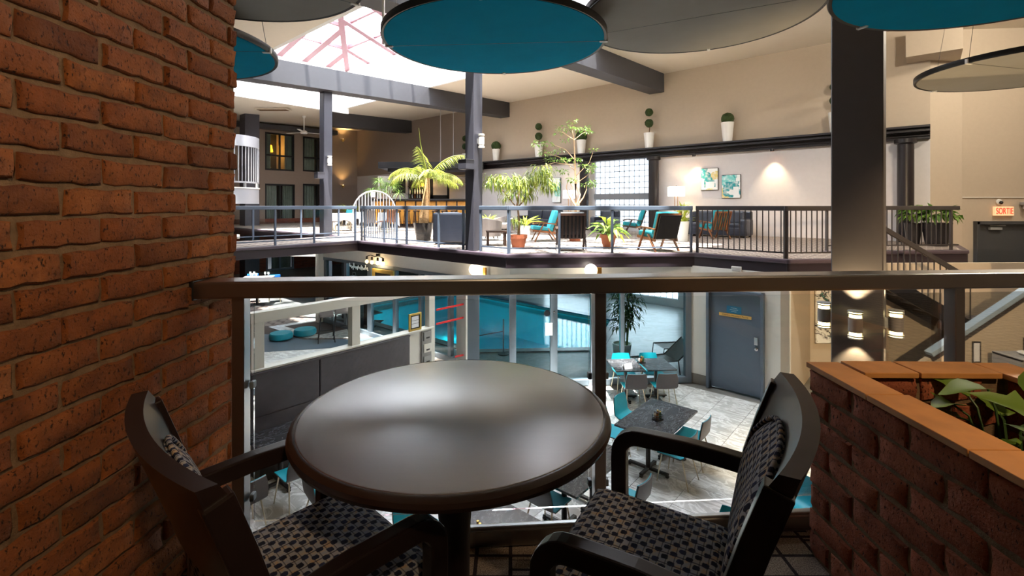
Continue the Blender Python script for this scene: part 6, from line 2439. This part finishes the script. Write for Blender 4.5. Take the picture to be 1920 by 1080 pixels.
def tub(label, c, F):
    t = thing('tub_chair', label, 'armchair', (c[0], c[1], ZF), rz_of(F), group='grey tub chairs')
    m = MB()
    for k in range(2):
        pass
    sh = []
    vs, fs = [], []
    n = 18
    for i in range(n + 1):
        a = radians(-40) - radians(260) * i / n + radians(-0)
        a = radians(220) * (i / n - 0.5) - pi / 2
        h = 0.70 - 0.14 * abs(i / n - 0.5) * 2
        for r_, z in ((0.36, 0.12), (0.40, h), (0.31, h), (0.29, 0.30)):
            vs.append((cos(a) * r_, sin(a) * r_, z))
    for i in range(n):
        for j in range(4):
            fs.append((i * 4 + j, (i + 1) * 4 + j, (i + 1) * 4 + (j + 1) % 4, i * 4 + (j + 1) % 4))
    fs += [(3, 2, 1, 0), (n * 4, n * 4 + 1, n * 4 + 2, n * 4 + 3)]
    m.add(vs, fs)
    m.build('shell', 'shell_grey', t, bevel=0.015)
    MB().lathe([(0, 0.2), (0.30, 0.2), (0.31, 0.24), (0.31, 0.38), (0.27, 0.42), (0, 0.43)], 24).build('seat', 'shell_grey', t, smooth=0.7)
    for x, y in ((-0.22, -0.2), (0.22, -0.2), (-0.22, 0.2), (0.22, 0.2)):
        MB().tube([(x * 0.8, y * 0.8, 0.2), (x, y, 0)], [0.018, 0.012], 6).build('leg', 'black', t)
    return t


g = spot(918, 450)
tub('grey tub chair beside the slim column and dark side table', g, (0.3, 1))
g = spot(944, 438)
tub('grey tub chair seen past the dark side table', g, (-0.5, -0.8))


def small_table(label, c, w, h, mat, group=None):
    t = thing('side_table', label, 'table', (c[0], c[1], ZF), RX, group=group)
    MB().box((0, 0, h - 0.02), (w, w, 0.04)).build('table_top', mat, t, bevel=0.004)
    for x in (-1, 1):
        for y in (-1, 1):
            MB().box((x * (w / 2 - 0.05), y * (w / 2 - 0.05), (h - 0.04) / 2), (0.06, 0.06, h - 0.04)).build('leg', mat, t)
    return t


g = spot(930, 461)
small_table('low dark wooden side table behind the short glass railing', (g[0], g[1] + 0.2), 0.56, 0.40, 'walnut_dark')
g = onv(1268, 400, 17.95)
small_table('side table carrying the lit lamp beside the glass block window', (g.x, g.y), 0.5, 0.62, 'walnut_dark')
lamps_ = [('lit lamp with a rectangular shade beside the paintings', (g.x, g.y), 0.62, (350, 368), 1274)]
g2 = onv(1068, 400, 18.05)
small_table('side table carrying the lamp behind the slim tree', (g2.x, g2.y), 0.5, 0.62, 'walnut_dark')
lamps_.append(('lamp with a rectangular shade behind the slim tree', (g2.x, g2.y), 0.62, (357, 372), 1064))
for lab, c, h, (ya, yb), px in lamps_:
    t = thing('table_lamp', lab, 'lamp', (c[0], c[1], ZF + h), RX, group='lamps with rectangular shades')
    z1, z0 = at(px, ya, c[1]).z - ZF - h, at(px, yb, c[1]).z - ZF - h
    MB().box((0, 0, 0.015), (0.22, 0.14, 0.03)).build('base', 'black', t, bevel=0.005)
    for x in (-0.06, 0.06):
        MB().tube([(x, 0, 0.02), (x, 0, z0 + 0.05)], 0.012, 6).build('stem', 'brass', t)
    w, d = 0.27, 0.16
    m = MB()
    for a, b in (((-w, -d), (w, -d)), ((w, -d), (w, d)), ((w, d), (-w, d)), ((-w, d), (-w, -d))):
        m.quad((*a, z0), (*b, z0), (*b, z1), (*a, z1))
    m.build('lamp_shade', 'shade', t)
    MB().ball((0, 0, z1 + 0.03), 0.018, 8, 6).tube([(0, 0, z0), (0, 0, z1 + 0.02)], 0.005, 5).build('finial', 'black', t)
    lamp('lamp_bulb', 'POINT', (c[0], c[1], ZF + h + (z0 + z1) / 2), 22, (1, 0.75, 0.45), size=0.08)


# white-clothed dining tables with grey chairs by the gate
def cloth_table(label, c, rz, w=0.85):
    t = thing('dining_table', label, 'table', (c[0], c[1], ZF), rz, group='white clothed dining tables')
    h = 0.75
    n = 9
    vs, fs = [], []
    ring = []
    for k in range(4):
        a = Matrix.Rotation(k * pi / 2, 2)
        for i in range(n - 1):
            ring.append(a @ Vector((-w / 2 + w * i / (n - 1), -w / 2)))
    N = len(ring)
    for q, p in enumerate(ring):
        vs.append((p.x, p.y, h))
    for q, p in enumerate(ring):
        corner = (q % (n - 1)) == 0
        mid = abs((q % (n - 1)) - (n - 1) / 2) / ((n - 1) / 2)
        k = 1.05 + 0.05 * sin(q * 2.3) + (0.06 if corner else 0)
        vs.append((p.x * k, p.y * k, h - 0.28 - 0.32 * mid ** 2))
    fs = [tuple(range(N))] + [(q, N + q, N + (q + 1) % N, (q + 1) % N) for q in range(N)]
    MB().add(vs, fs).build('tablecloth', 'cloth', t)
    for x in (-1, 1):
        for y in (-1, 1):
            MB().box((x * (w / 2 - 0.06), y * (w / 2 - 0.06), (h - 0.02) / 2), (0.05, 0.05, h - 0.02)).build('leg', 'leg_metal', t)
    return t


for lab, x, y, a in (('white clothed table nearest the column under the beam', 637, 433, 0.5), ('white clothed table between column and arched gate', 664, 427, 0.2), ('white clothed table behind the arched gate', 724, 431, 0.3), ('white clothed table farthest, seen through the gate bars', 690, 424, 0.1)):
    g = spot(x, y)
    cloth_table(lab, (g[0], g[1] + 0.4), a)


def dine_chair(lab, x, y, F, mat):
    g = spot(x, y)
    t = thing('dining_chair', lab, 'chair', (g[0], g[1], ZF), rz_of(F), group='grey and blue dining chairs by the gate')
    MB().box((0, 0.02, 0.45), (0.46, 0.46, 0.07)).build('seat', mat, t, bevel=0.02)
    vs, fs = [], []
    for o in (0.0, 0.04):
        for j in range(5):
            for i in range(7):
                a = i / 6 * 2 - 1
                vs.append((a * (0.24 - 0.02 * (j / 4) ** 2), -0.22 - 0.08 * j / 4 + 0.05 * a * a - o, 0.44 + 0.46 * j / 4))
    g_ = lambda k, i, j: k * 35 + j * 7 + i
    for j in range(4):
        for i in range(6):
            fs += [(g_(0, i, j), g_(0, i + 1, j), g_(0, i + 1, j + 1), g_(0, i, j + 1)), (g_(1, i, j), g_(1, i, j + 1), g_(1, i + 1, j + 1), g_(1, i + 1, j))]
    for i in range(6):
        fs += [(g_(0, i, 4), g_(0, i + 1, 4), g_(1, i + 1, 4), g_(1, i, 4)), (g_(0, i + 1, 0), g_(0, i, 0), g_(1, i, 0), g_(1, i + 1, 0))]
    MB().add(vs, fs).build('backrest', mat, t, smooth=0.9)
    for sx in (-1, 1):
        for y0, y1 in ((0.18, 0.24), (-0.2, -0.28)):
            MB().tube([(sx * 0.19, y0, 0.42), (sx * 0.23, y1, 0)], 0.014, 6).build('leg', 'leg_metal', t)
    return t


dine_chair('grey dining chair seen from behind through the railing bars', 697, 438, (0.1, 1), 'shell_grey')
dine_chair('pale blue dining chair beside the nearest clothed table', 653, 428, (-0.7, 0.7), 'teal_cush')
dine_chair('grey dining chair tucked beside the column under the beam', 624, 436, (0.6, 0.7), 'shell_grey')
dine_chair('brown dining chair past the railing bars', 728, 436, (-0.6, 0.5), 'walnut')

# arched white gate
ga = thing('arched_gate', 'white arched gate panel of upright bars with a small notice', 'gate', (at(702, 0, 20.0).x, 20.0, ZF), RX)
r_ = 0.87
zc0 = at(702, 358, 20.0).z - ZF - r_
MB().tube([(cos(pi * i / 24) * r_, 0, zc0 + sin(pi * i / 24) * r_) for i in range(25)], 0.03, 8).build('arch', 'white_metal', ga, smooth=0.8)
for sx in (-1, 1):
    MB().tube([(sx * r_, 0, 0), (sx * r_, 0, zc0)], 0.03, 8).build('post', 'white_metal', ga)
MB().bar((-r_, 0, 0.12), (r_, 0, 0.12), 0.03, 0.04).build('bottom_rail', 'white_metal', ga)
for k in range(13):
    x = -r_ + 2 * r_ * (k + 1) / 14
    MB().box((x, 0, (0.12 + zc0 + sqrt(max(0, r_ * r_ - x * x))) / 2), (0.025, 0.025, zc0 + sqrt(max(0, r_ * r_ - x * x)) - 0.12)).build('bar', 'white_metal', ga)
MB().box((-0.05, -0.03, zc0 + r_ - 0.16), (0.18, 0.01, 0.22)).build('notice', 'paper', ga)

# ================================================================== BAR
yb_ = 25.0
bx0, bx1 = at(700, 386, yb_).x, at(880, 386, yb_).x
bar_ = thing('bar_counter', 'dark topped bar counter with honey coloured wood front', 'bar', ((bx0 + bx1) / 2, yb_, ZF), 0)
BW = bx1 - bx0
MB().box((0, 0, 1.39), (BW, 0.7, 0.07)).build('counter_top', 'black', bar_, bevel=0.01)
MB().box((0, 0.1, 0.68), (BW - 0.1, 0.45, 1.36)).build('carcass', 'walnut_dark', bar_)
nb = 9
for k in range(nb):
    w = (BW - 0.2) / nb
    MB().box((-BW / 2 + 0.1 + w * (k + 0.5), -0.14, 0.72), (w - 0.08, 0.04, 1.16)).build('front_panel', 'honey', bar_, bevel=0.01)
for k in range(7):
    x = at(752 + k * 17, 400, yb_).x
    t = thing('bar_stool', ['bar stool with dark seat nearest the arched gate', 'second bar stool from the arched gate', 'third bar stool from the arched gate', 'bar stool just before the palm trunk', 'bar stool just past the palm trunk', 'sixth bar stool, above the leather armchair', 'last bar stool beside the slim column'][k], 'stool', (x, yb_ - 0.75, ZF), 0, group='bar stools at the honey wood bar')
    MB().lathe([(0.0, 0.78), (0.17, 0.78), (0.18, 0.81), (0.16, 0.84), (0, 0.85)], 16).build('seat', 'walnut_dark', t)
    for a in range(4):
        cx, cy = cos(pi / 4 + a * pi / 2), sin(pi / 4 + a * pi / 2)
        MB().tube([(cx * 0.13, cy * 0.13, 0.79), (cx * 0.22, cy * 0.22, 0)], 0.016, 5).build('leg', 'walnut_dark', t)
    MB().lathe([(0.18, 0.28), (0.195, 0.28), (0.195, 0.30), (0.18, 0.30)], 14).build('foot_ring', 'walnut_dark', t)
cn = thing('bar_canopy', 'black canopy hung on rods over the bar', 'canopy', (0, 0, 0), 0)
xa, xb = at(709, 310, 24.6).x, at(906, 310, 24.6).x
z1, z0 = at(709, 303.5, 24.6).z, at(709, 322, 24.6).z
yw = lambda x: (18.3 - EV.x * x) / EV.y
yk = 28.6
MB().prism([(xa, 24.6), (xb, 24.6), (xb, min(yw(xb), yk)), (xb - 2.5, yk), (xa, yk)], z0 + 0.18, z1).build('canopy_body', 'black', cn)
MB().prism([(xa + 0.45, 24.75), (xb - 0.05, 24.75), (xb - 0.05, min(yw(xb), yk)), (xb - 2.5, yk), (xa + 0.45, yk)], z0, z0 + 0.18).build('canopy_lower', 'ledge', cn)
for px in (826, 850):
    q = at(px, 300, 24.9)
    MB().tube([(q.x, q.y, z1), (q.x, q.y, zc(uv_of(q)[1]))], 0.02, 6).build('rod', 'grey_box', cn)
# back bar: panels, shelves, bottles
bb = thing('back_bar', 'back bar of pale panels and dark shelves behind the bar', 'shelving', (0, 0, 0), 0)
yq = 27.6
for k, (xa_, xb_, ya_, yb2, m) in enumerate(((708, 765, 330, 380, 'wall_grey'), (766, 806, 330, 380, 'dark_void'), (806, 812, 330, 380, 'black'), (812, 838, 327, 366, 'wall_grey'), (838, 845, 330, 380, 'black'), (845, 872, 325, 380, 'wall_grey'), (806, 845, 366, 374, 'black'), (735, 760, 336, 362, 'dark_void'))):
    a, b = at(xa_, ya_, yq), at(xb_, yb2, yq)
    MB().box(((a.x + b.x) / 2, yq + (0.06 if k % 2 else 0.1), (a.z + b.z) / 2), (b.x - a.x, 0.06, a.z - b.z)).build('back_panel', m, bb)
for y in (350, 364, 372):
    a, b = at(766, y, yq), at(806, y, yq)
    MB().box(((a.x + b.x) / 2, yq - 0.05, a.z), (b.x - a.x, 0.26, 0.03)).build('shelf', 'walnut_dark', bb)
a, b = at(766, 333, yq), at(806, 333, yq)
MB().box(((a.x + b.x) / 2, yq - 0.02, a.z), (b.x - a.x, 0.05, 0.05)).build('shelf_rail', 'grey_box', bb)
MB().box((at(730, 0, yq).x, yq - 0.05, at(0, 378, yq).z - 0.5), (1.9, 0.5, 1.0)).build('cupboard', 'wall_grey', bb)
rb2 = random.Random(17)
bots = {}
for k in range(16):
    row = k % 2
    x = 769 + (k // 2) * 4.7
    q = at(x, (364, 372)[row], yq)
    mt = rb2.choice(('bottle_a', 'bottle_b', 'bottle_c'))
    h = rb2.uniform(0.26, 0.36)
    o = MB().lathe([(0.0, 0), (0.04, 0.0), (0.042, h * 0.6), (0.015, h * 0.75), (0.015, h), (0, h)], 10).build('bottle', mt, smooth=0.7)
    o.location = (q.x, q.y - 0.08, q.z + 0.015)
    tag(o, 'small %s bottle on the %s back bar shelf behind the palm' % ({'bottle_a': 'amber', 'bottle_b': 'green', 'bottle_c': 'clear'}[mt], ('middle', 'lowest')[row]), 'bottle', 'bottles on the back bar shelves')
q = at(793, 347, yq)
o = thing('bar_lamp', 'small amber lamp glowing among the back bar bottles', 'lamp', (q.x, q.y - 0.1, q.z), 0)
MB().ball((0, 0, 0.02), 0.10, 12, 8).build('globe', 'amber', o)
MB().lathe([(0.06, -0.12), (0.02, -0.08)], 10).build('base', 'brass', o)
lamp('bar_bulb', 'POINT', (q.x, q.y - 0.35, q.z), 18, (1, 0.6, 0.25), size=0.1)
sh = thing('glass_rack', 'hanging glass rack under the bar canopy', 'rack', at(857, 345, 26.6), 0)
MB().box((0, 0, 0), (0.9, 0.4, 0.04)).box((0, 0, 0.35), (0.9, 0.4, 0.03)).build('shelf', 'white_metal', sh)
for x in (-0.44, 0.44):
    MB().tube([(x, 0, 0), (x, 0, 0.62)], 0.012, 5).build('rod', 'grey_box', sh)
for k in range(9):
    MB().lathe([(0.0, -0.02), (0.012, -0.03), (0.012, -0.09), (0.035, -0.12), (0.03, -0.17)], 8, (-0.38 + k * 0.095, -0.1, 0)).build('glass', 'glass', sh)

# ================================================================== FAR BALCONY, POOL HALL AND SHOP DETAILS
Yb = 21.5
cxb = at(478, 300, Yb).x - 1.5
bal = thing('curved_balcony', 'white curved balcony with upright bars beside the brick pier', 'balcony', (cxb, Yb, at(478, 352, Yb).z), 0)
Z = lambda y: at(478, y, Yb).z - at(478, 352, Yb).z
arc = [(cos(a) * 1.5, sin(a) * 1.5) for a in [radians(-115 + 150 * i / 24) for i in range(25)]]


def band(z0, z1, r0, r1):
    m = MB()
    vs, fs = [], []
    for (x, y) in arc:
        for rr, z in ((r0, z0), (r1, z0), (r1, z1), (r0, z1)):
            vs.append((x * rr, y * rr, z))
    for i in range(24):
        for j in range(4):
            fs.append((i * 4 + j, i * 4 + (j + 1) % 4, (i + 1) * 4 + (j + 1) % 4, (i + 1) * 4 + j))
    fs += [(0, 3, 2, 1), (96, 97, 98, 99)]
    return m.add(vs, fs)


band(Z(277), Z(257), 0.97, 1.0).build('top_band', 'pale_metal', bal, smooth=0.5)
band(Z(344), Z(341), 0.97, 1.0).build('bottom_rail', 'pale_metal', bal)
band(Z(382), Z(354), 0.95, 1.0).build('fascia_panel', 'pale_metal', bal, smooth=0.5)
band(Z(354), Z(352), 0.0, 1.02).build('slab', 'wall_white', bal)
for i in range(0, 25):
    x, y = arc[i]
    MB().box((x * 0.985, y * 0.985, (Z(344) + Z(277)) / 2), (0.03, 0.03, Z(277) - Z(344))).build('baluster', 'pale_metal', bal)
wk = MB()
wk.bar((0, 0, Z(352) - 0.12), (EU.x * 6.3, EU.y * 6.3, Z(352) - 0.12), 2.4, 0.24)
wk.build('walkway', 'wall_white', bal)
for x in arc[3::6]:
    MB().box((x[0] * 0.96, x[1] * 0.96, (Z(344)) / 2), (0.08, 0.08, Z(344))).build('support', 'grey_box', bal)

# poufs and stools beyond the partition
for lab, x, y in (('round teal pouf on the dark carpet, nearer the stools', 572, 628), ('round teal pouf on the dark carpet, nearer the railing post', 527, 636)):
    g = gr(x, y, ZL)
    t = thing('pouf', lab, 'pouf', g, 0, group='round teal poufs')
    MB().lathe([(0, 0.02), (0.30, 0.02), (0.33, 0.05), (0.33, 0.15), (0.30, 0.20), (0, 0.22)], 28).build('cushion', 'teal_seat', t, smooth=0.6)
    MB().lathe([(0.0, 0.0), (0.2, 0.0), (0.2, 0.02)], 20).build('foot', 'black', t)
for lab, x, y in (('tall stool on thin black legs, nearer the poufs', 612, 640), ('tall stool on thin black legs, nearer the partition post', 640, 632)):
    g = gr(x, y, ZL)
    t = thing('bar_stool', lab, 'stool', g, 0.4, group='stools beyond the partition')
    MB().box((0, 0, 0.78), (0.4, 0.4, 0.07)).build('seat', 'shell_grey', t, bevel=0.02)
    MB().box((0, -0.19, 0.93), (0.38, 0.05, 0.28)).build('backrest', 'shell_grey', t, bevel=0.02)
    for x_ in (-1, 1):
        for y_ in (-1, 1):
            MB().tube([(x_ * 0.15, y_ * 0.15, 0.76), (x_ * 0.23, y_ * 0.23, 0)], 0.014, 6).build('leg', 'black', t)
    MB().box((0, 0.19, 0.28), (0.36, 0.02, 0.02)).build('foot_rest', 'black', t)
# inlaid floor shapes
for nm, mat, pts in (('floor_inlay', 'marble', [(503, 613), (603, 597), (610, 600), (533, 612), (568, 622), (600, 628), (660, 615), (700, 630), (655, 634), (575, 634), (545, 626)]),
                     ('floor_inlay.001', 'slate_floor', [(488, 626), (540, 630), (570, 637), (655, 636), (705, 632), (712, 640), (655, 650), (488, 661)]),
                     ('floor_inlay.002', 'carpet_dark', [(430, 614), (503, 611), (545, 626), (566, 636), (480, 640), (400, 650)]),
                     ('floor_inlay.003', 'carpet_dark', [(534, 611), (612, 599), (720, 600), (700, 616), (660, 614), (600, 627)]),
                     ('floor_inlay.004', 'marble', [(470, 662), (655, 651), (720, 641), (790, 650), (760, 700), (480, 730)])):
    pp_ = [gr(x, y, ZL) for x, y in pts]
    P_ = [(q.x, q.y) for q in pp_]
    ar = sum(a[0] * b[1] - b[0] * a[1] for a, b in zip(P_, P_[1:] + P_[:1]))
    o = MB().prism(P_ if ar > 0 else P_[::-1], ZL - 0.002, ZL + (0.004 if mat != 'carpet_dark' else 0.003)).build(nm, mat)
    struct(o)
# stanchion and loungers in the pool hall
g = gr(944, 664, ZL)
t = thing('rope_stanchion', 'slim pole on a round dark base behind the pool glass', 'stanchion', g, 0)
MB().lathe([(0, 0), (0.16, 0), (0.16, 0.02), (0.03, 0.04)], 20).build('base', 'black', t)
MB().tube([(0, 0, 0.03), (0, 0, 0.95)], 0.02, 8).build('pole', 'alu', t)
MB().tube([(0, 0, 0.62), (-0.5, 0.1, 0.50), (-0.9, 0.2, 0.40)], 0.012, 6).build('rope', 'black', t)
for lab, x, y, a in (('dark tubed pool lounger standing behind the glass beside the plant', 1228, 700, 0.3), ('dark tubed pool lounger standing farther behind the glass', 1268, 672, 0.2)):
    g = gr(x, y, ZL)
    t = thing('pool_lounger', lab, 'lounger', g, a, group='pool loungers')
    for y_ in (-0.28, 0.28):
        MB().tube([(-0.55, y_, 0.0), (-0.5, y_, 0.36), (0.45, y_, 0.34), (0.95, y_, 0.72)], 0.016, 6).tube([(0.45, y_, 0.34), (0.5, y_, 0.0)], 0.016, 6).build('frame', 'black', t)
    MB().quad((-0.5, -0.27, 0.355), (0.45, -0.27, 0.335), (0.45, 0.27, 0.335), (-0.5, 0.27, 0.355)).quad((0.45, -0.27, 0.335), (0.93, -0.27, 0.70), (0.93, 0.27, 0.70), (0.45, 0.27, 0.335)).build('sling', 'shell_grey', t)
# shop: shelves, gold framed doorway, sign squiggle, bag
sf = thing('shop_shelving', 'dark shelves of small goods inside the shop window', 'shelving', (*XY(14.8, 9.2), ZL), RU)
MB().box((0, 0.2, 1.1), (1.9, 0.03, 2.2)).build('back_panel', 'dark_void', sf)
for z in (0.4, 0.8, 1.2, 1.6, 2.0):
    MB().box((0, 0.0, z), (1.9, 0.4, 0.03)).build('shelf', 'black', sf)
rs2 = random.Random(8)
for k in range(26):
    z = rs2.choice((0.8, 1.2, 1.6, 2.0))
    x = -0.85 + (k % 13) * 0.14
    q = P3(14.8, 9.2, ZL)
    gm_, gc_ = rs2.choice((('teal_seat', 'teal'), ('white', 'white'), ('grey_box', 'grey'), ('honey', 'honey coloured'), ('alu', 'silver grey'), ('white', 'white')))
    z = (0.8, 1.2, 1.6, 2.0)[(k * 3 + k // 13) % 4]
    x = -0.85 + (k % 13) * 0.14
    o = MB().box((0, 0, 0.0), (0.09, 0.14, rs2.uniform(0.14, 0.26))).build('goods_box', gm_, bevel=0.006, seg=1)
    w = Matrix.Translation(q) @ Matrix.Rotation(RU, 4, 'Z') @ Vector((x, -0.05, z + 0.015 + o.dimensions.z / 2))
    hh = o.dimensions.z
    o.location = (w.x, w.y, w.z)
    o.rotation_euler = (0, 0, RU)
    tag(o, '%s goods box on the %s shelf inside the shop window' % (gc_, {0.8: 'lowest', 1.2: 'second lowest', 1.6: 'second highest', 2.0: 'highest'}[z]), 'goods', 'goods on the shop shelves')
pa_, pb2 = onv(699, 520, 8.2), onv(738, 520, 8.2)
gd = thing('framed_mirror', 'x', 'mirror', (*((pa_ + pb2) / 2).xy, ZL), RU + pi)
W = (pb2 - pa_).length
Hd = onv(718, 505, 8.2).z - ZL
Hb = onv(718, 552, 8.2).z - ZL
gd['label'] = 'gold framed mirror hung on the shop front under the four-bulb lamp'
for sx in (-1, 1):
    MB().box((sx * (W / 2 - 0.06), 0, (Hd + Hb) / 2), (0.12, 0.06, Hd - Hb)).build('frame_side', 'gold_frame', gd, bevel=0.01)
for z in (Hd - 0.06, Hb + 0.06):
    MB().box((0, 0, z), (W - 0.23, 0.06, 0.12)).build('frame_bar', 'gold_frame', gd, bevel=0.01)
MB().box((0, 0.02, (Hd + Hb) / 2), (W - 0.22, 0.03, Hd - Hb - 0.22)).build('mirror', 'dark_void', gd)
c0_, c1_ = onv(655, 502, 8.22), onv(690, 501, 8.22)
ss = thing('shop_sign', 'white cursive lettering on the dark shop window', 'sign', c0_.lerp(c1_, 0.5), RU + pi)
w = (c1_ - c0_).length
MB().tube([(-w / 2 + w * i / 60, 0, 0.07 * sin(i * 1.35) * (1.4 if i % 13 < 3 else 0.6) + 0.02 * sin(i * 0.5)) for i in range(61)], 0.012, 4).build('lettering', 'ink_white', ss)
q = onv(664, 516, 8.6)
bgq = thing('shop_bag', 'pale lilac bag standing inside the shop window', 'bag', (q.x, q.y, ZL + 1.2), RU)
MB().box((0, 0, 0.24), (0.4, 0.2, 0.48)).build('body', 'paper', bgq, bevel=0.03)
MB().tube([(-0.1, 0, 0.46), (-0.08, 0, 0.6), (0.08, 0, 0.6), (0.1, 0, 0.46)], 0.012, 6).build('handle', 'grey_box', bgq)
tb_ = thing('display_stand', 'dark display stand carrying the lilac bag', 'stand', (q.x, q.y, ZL), RU)
MB().box((0, 0, 0.58), (0.5, 0.4, 1.16)).build('body', 'black', tb_)
MB().box((0, 0, 1.18), (0.56, 0.46, 0.04)).build('top', 'walnut_dark', tb_)
# restaurant corner beyond the walkway
for lab, x, y in (('blue vinyl chair near the sliding glass door', 515, 521), ('blue chair beside the set table next to the brick pier', 474, 519)):
    g = at(x, y, 20.0)
    t = thing('blue_chair', lab, 'chair', (g.x, g.y, ZL), 0.5, group='blue chairs beyond the walkway')
    zt = g.z - ZL + 0.15
    MB().box((0, -0.2, zt - 0.2), (0.42, 0.05, 0.42)).build('backrest', 'blue_chair', t, bevel=0.03)
    MB().box((0, 0, zt - 0.45), (0.44, 0.44, 0.07)).build('seat', 'blue_chair', t, bevel=0.02)
    for a in (-1, 1):
        for b in (-1, 1):
            MB().tube([(a * 0.18, b * 0.18, zt - 0.47), (a * 0.21, b * 0.21, 0)], 0.015, 6).build('leg', 'leg_metal', t)
g = at(482, 521, 19.3)
t = thing('set_table', 'pale table set with glasses next to the brick pier', 'table', (g.x, g.y, ZL), 0.2)
zt = g.z - ZL
MB().box((0, 0, zt), (1.1, 0.8, 0.04)).build('table_top', 'cloth', t)
MB().tube([(0, 0, 0.03), (0, 0, zt)], 0.05, 10).build('post', 'black', t)
MB().lathe([(0, 0), (0.3, 0), (0.28, 0.03), (0, 0.05)], 20).build('base', 'black', t)
rg = random.Random(2)
for k in range(6):
    o = MB().lathe([(0.0, 0), (0.03, 0.0), (0.006, 0.01), (0.006, 0.09), (0.04, 0.13), (0.035, 0.2), (0.03, 0.2), (0.035, 0.13), (0, 0.1)], 10).build('wine_glass', 'bottle_c')
    o.location = (g.x - 0.4 + k * 0.16, g.y + rg.uniform(-.25, .25), g.z + 0.02)
    tag(o, 'small clear glass on the pale set table', 'glass', 'glasses on the set table')
# uplit sconces low on the blue grey column
for lab, x in (('small lit sconce low on the blue grey column', 469), ('small lit sconce low beside the brick pier', 449)):
    q = at(x, 440, 27.2)
    t = thing('wall_uplight', lab, 'sconce', q, 0, group='low lit sconces past the walkway')
    MB().lathe([(0.0, -0.2), (0.12, -0.2), (0.13, 0.2), (0.0, 0.2)], 14).build('shade', 'globe', t, smooth=0.6)
    MB().box((0, 0.15, 0), (0.08, 0.2, 0.2)).build('bracket', 'grey_box', t)
    lamp('low_bulb', 'POINT', (q.x, q.y - 0.3, q.z + 0.35), 60, (1, 0.78, 0.5), size=0.1)

# ================================================================== LAMPS OVER THE MEZZANINE (recessed downlights above the frame; the stair one is added fill)
for (x, y, tx, ty, tz, e, sp) in ((0.5, -0.7, -1.2, 1.5, 1.0, 80, 1.0), (1.9, 0.3, 1.45, 1.5, 0.7, 60, 1.3), (5.2, 1.4, 8.6, 11.0, -1.4, 2200, 0.95)):
    t = thing('recessed_downlight', 'recessed warm downlight over the %s' % ('brick pier' if x < 1 else 'brick planter' if x < 3 else 'mezzanine edge, added to brighten the stairs'), 'downlight', (x, y, 2.5), 0)
    MB().lathe([(0.05, -0.005), (0.075, -0.012), (0.08, 0.0)], 20).build('trim_ring', 'white', t)
    lamp('downlight_lamp', 'SPOT', (x, y, 2.47), e, (1, 0.70, 0.40), (tx, ty, tz), 0.06, sp, 1.0)

# added fill lamps on the stair hall ceiling, unseen above the frame
for (x, y, e) in ((8.6, 7.2, 460), (13.5, 10.5, 300)):
    z = zc(uv_of((x, y))[1])
    t = thing('added_ceiling_lamp', {8.6: 'added warm fill lamp over the stair foot', 13.5: 'added warm fill lamp over the stair landing'}[x], 'lamp', (x, y, z), 0)
    MB().lathe([(0.0, -0.16), (0.14, -0.15), (0.2, -0.08), (0.2, -0.04)], 20).build('diffuser', 'shade', t, smooth=0.8)
    MB().lathe([(0.0, -0.04), (0.21, -0.04), (0.21, 0.0), (0, 0)], 20).build('base', 'white', t)
    lamp('stair_fill_light', 'POINT', (x, y, z - 0.3), e, (1, 0.90, 0.74), size=0.2)
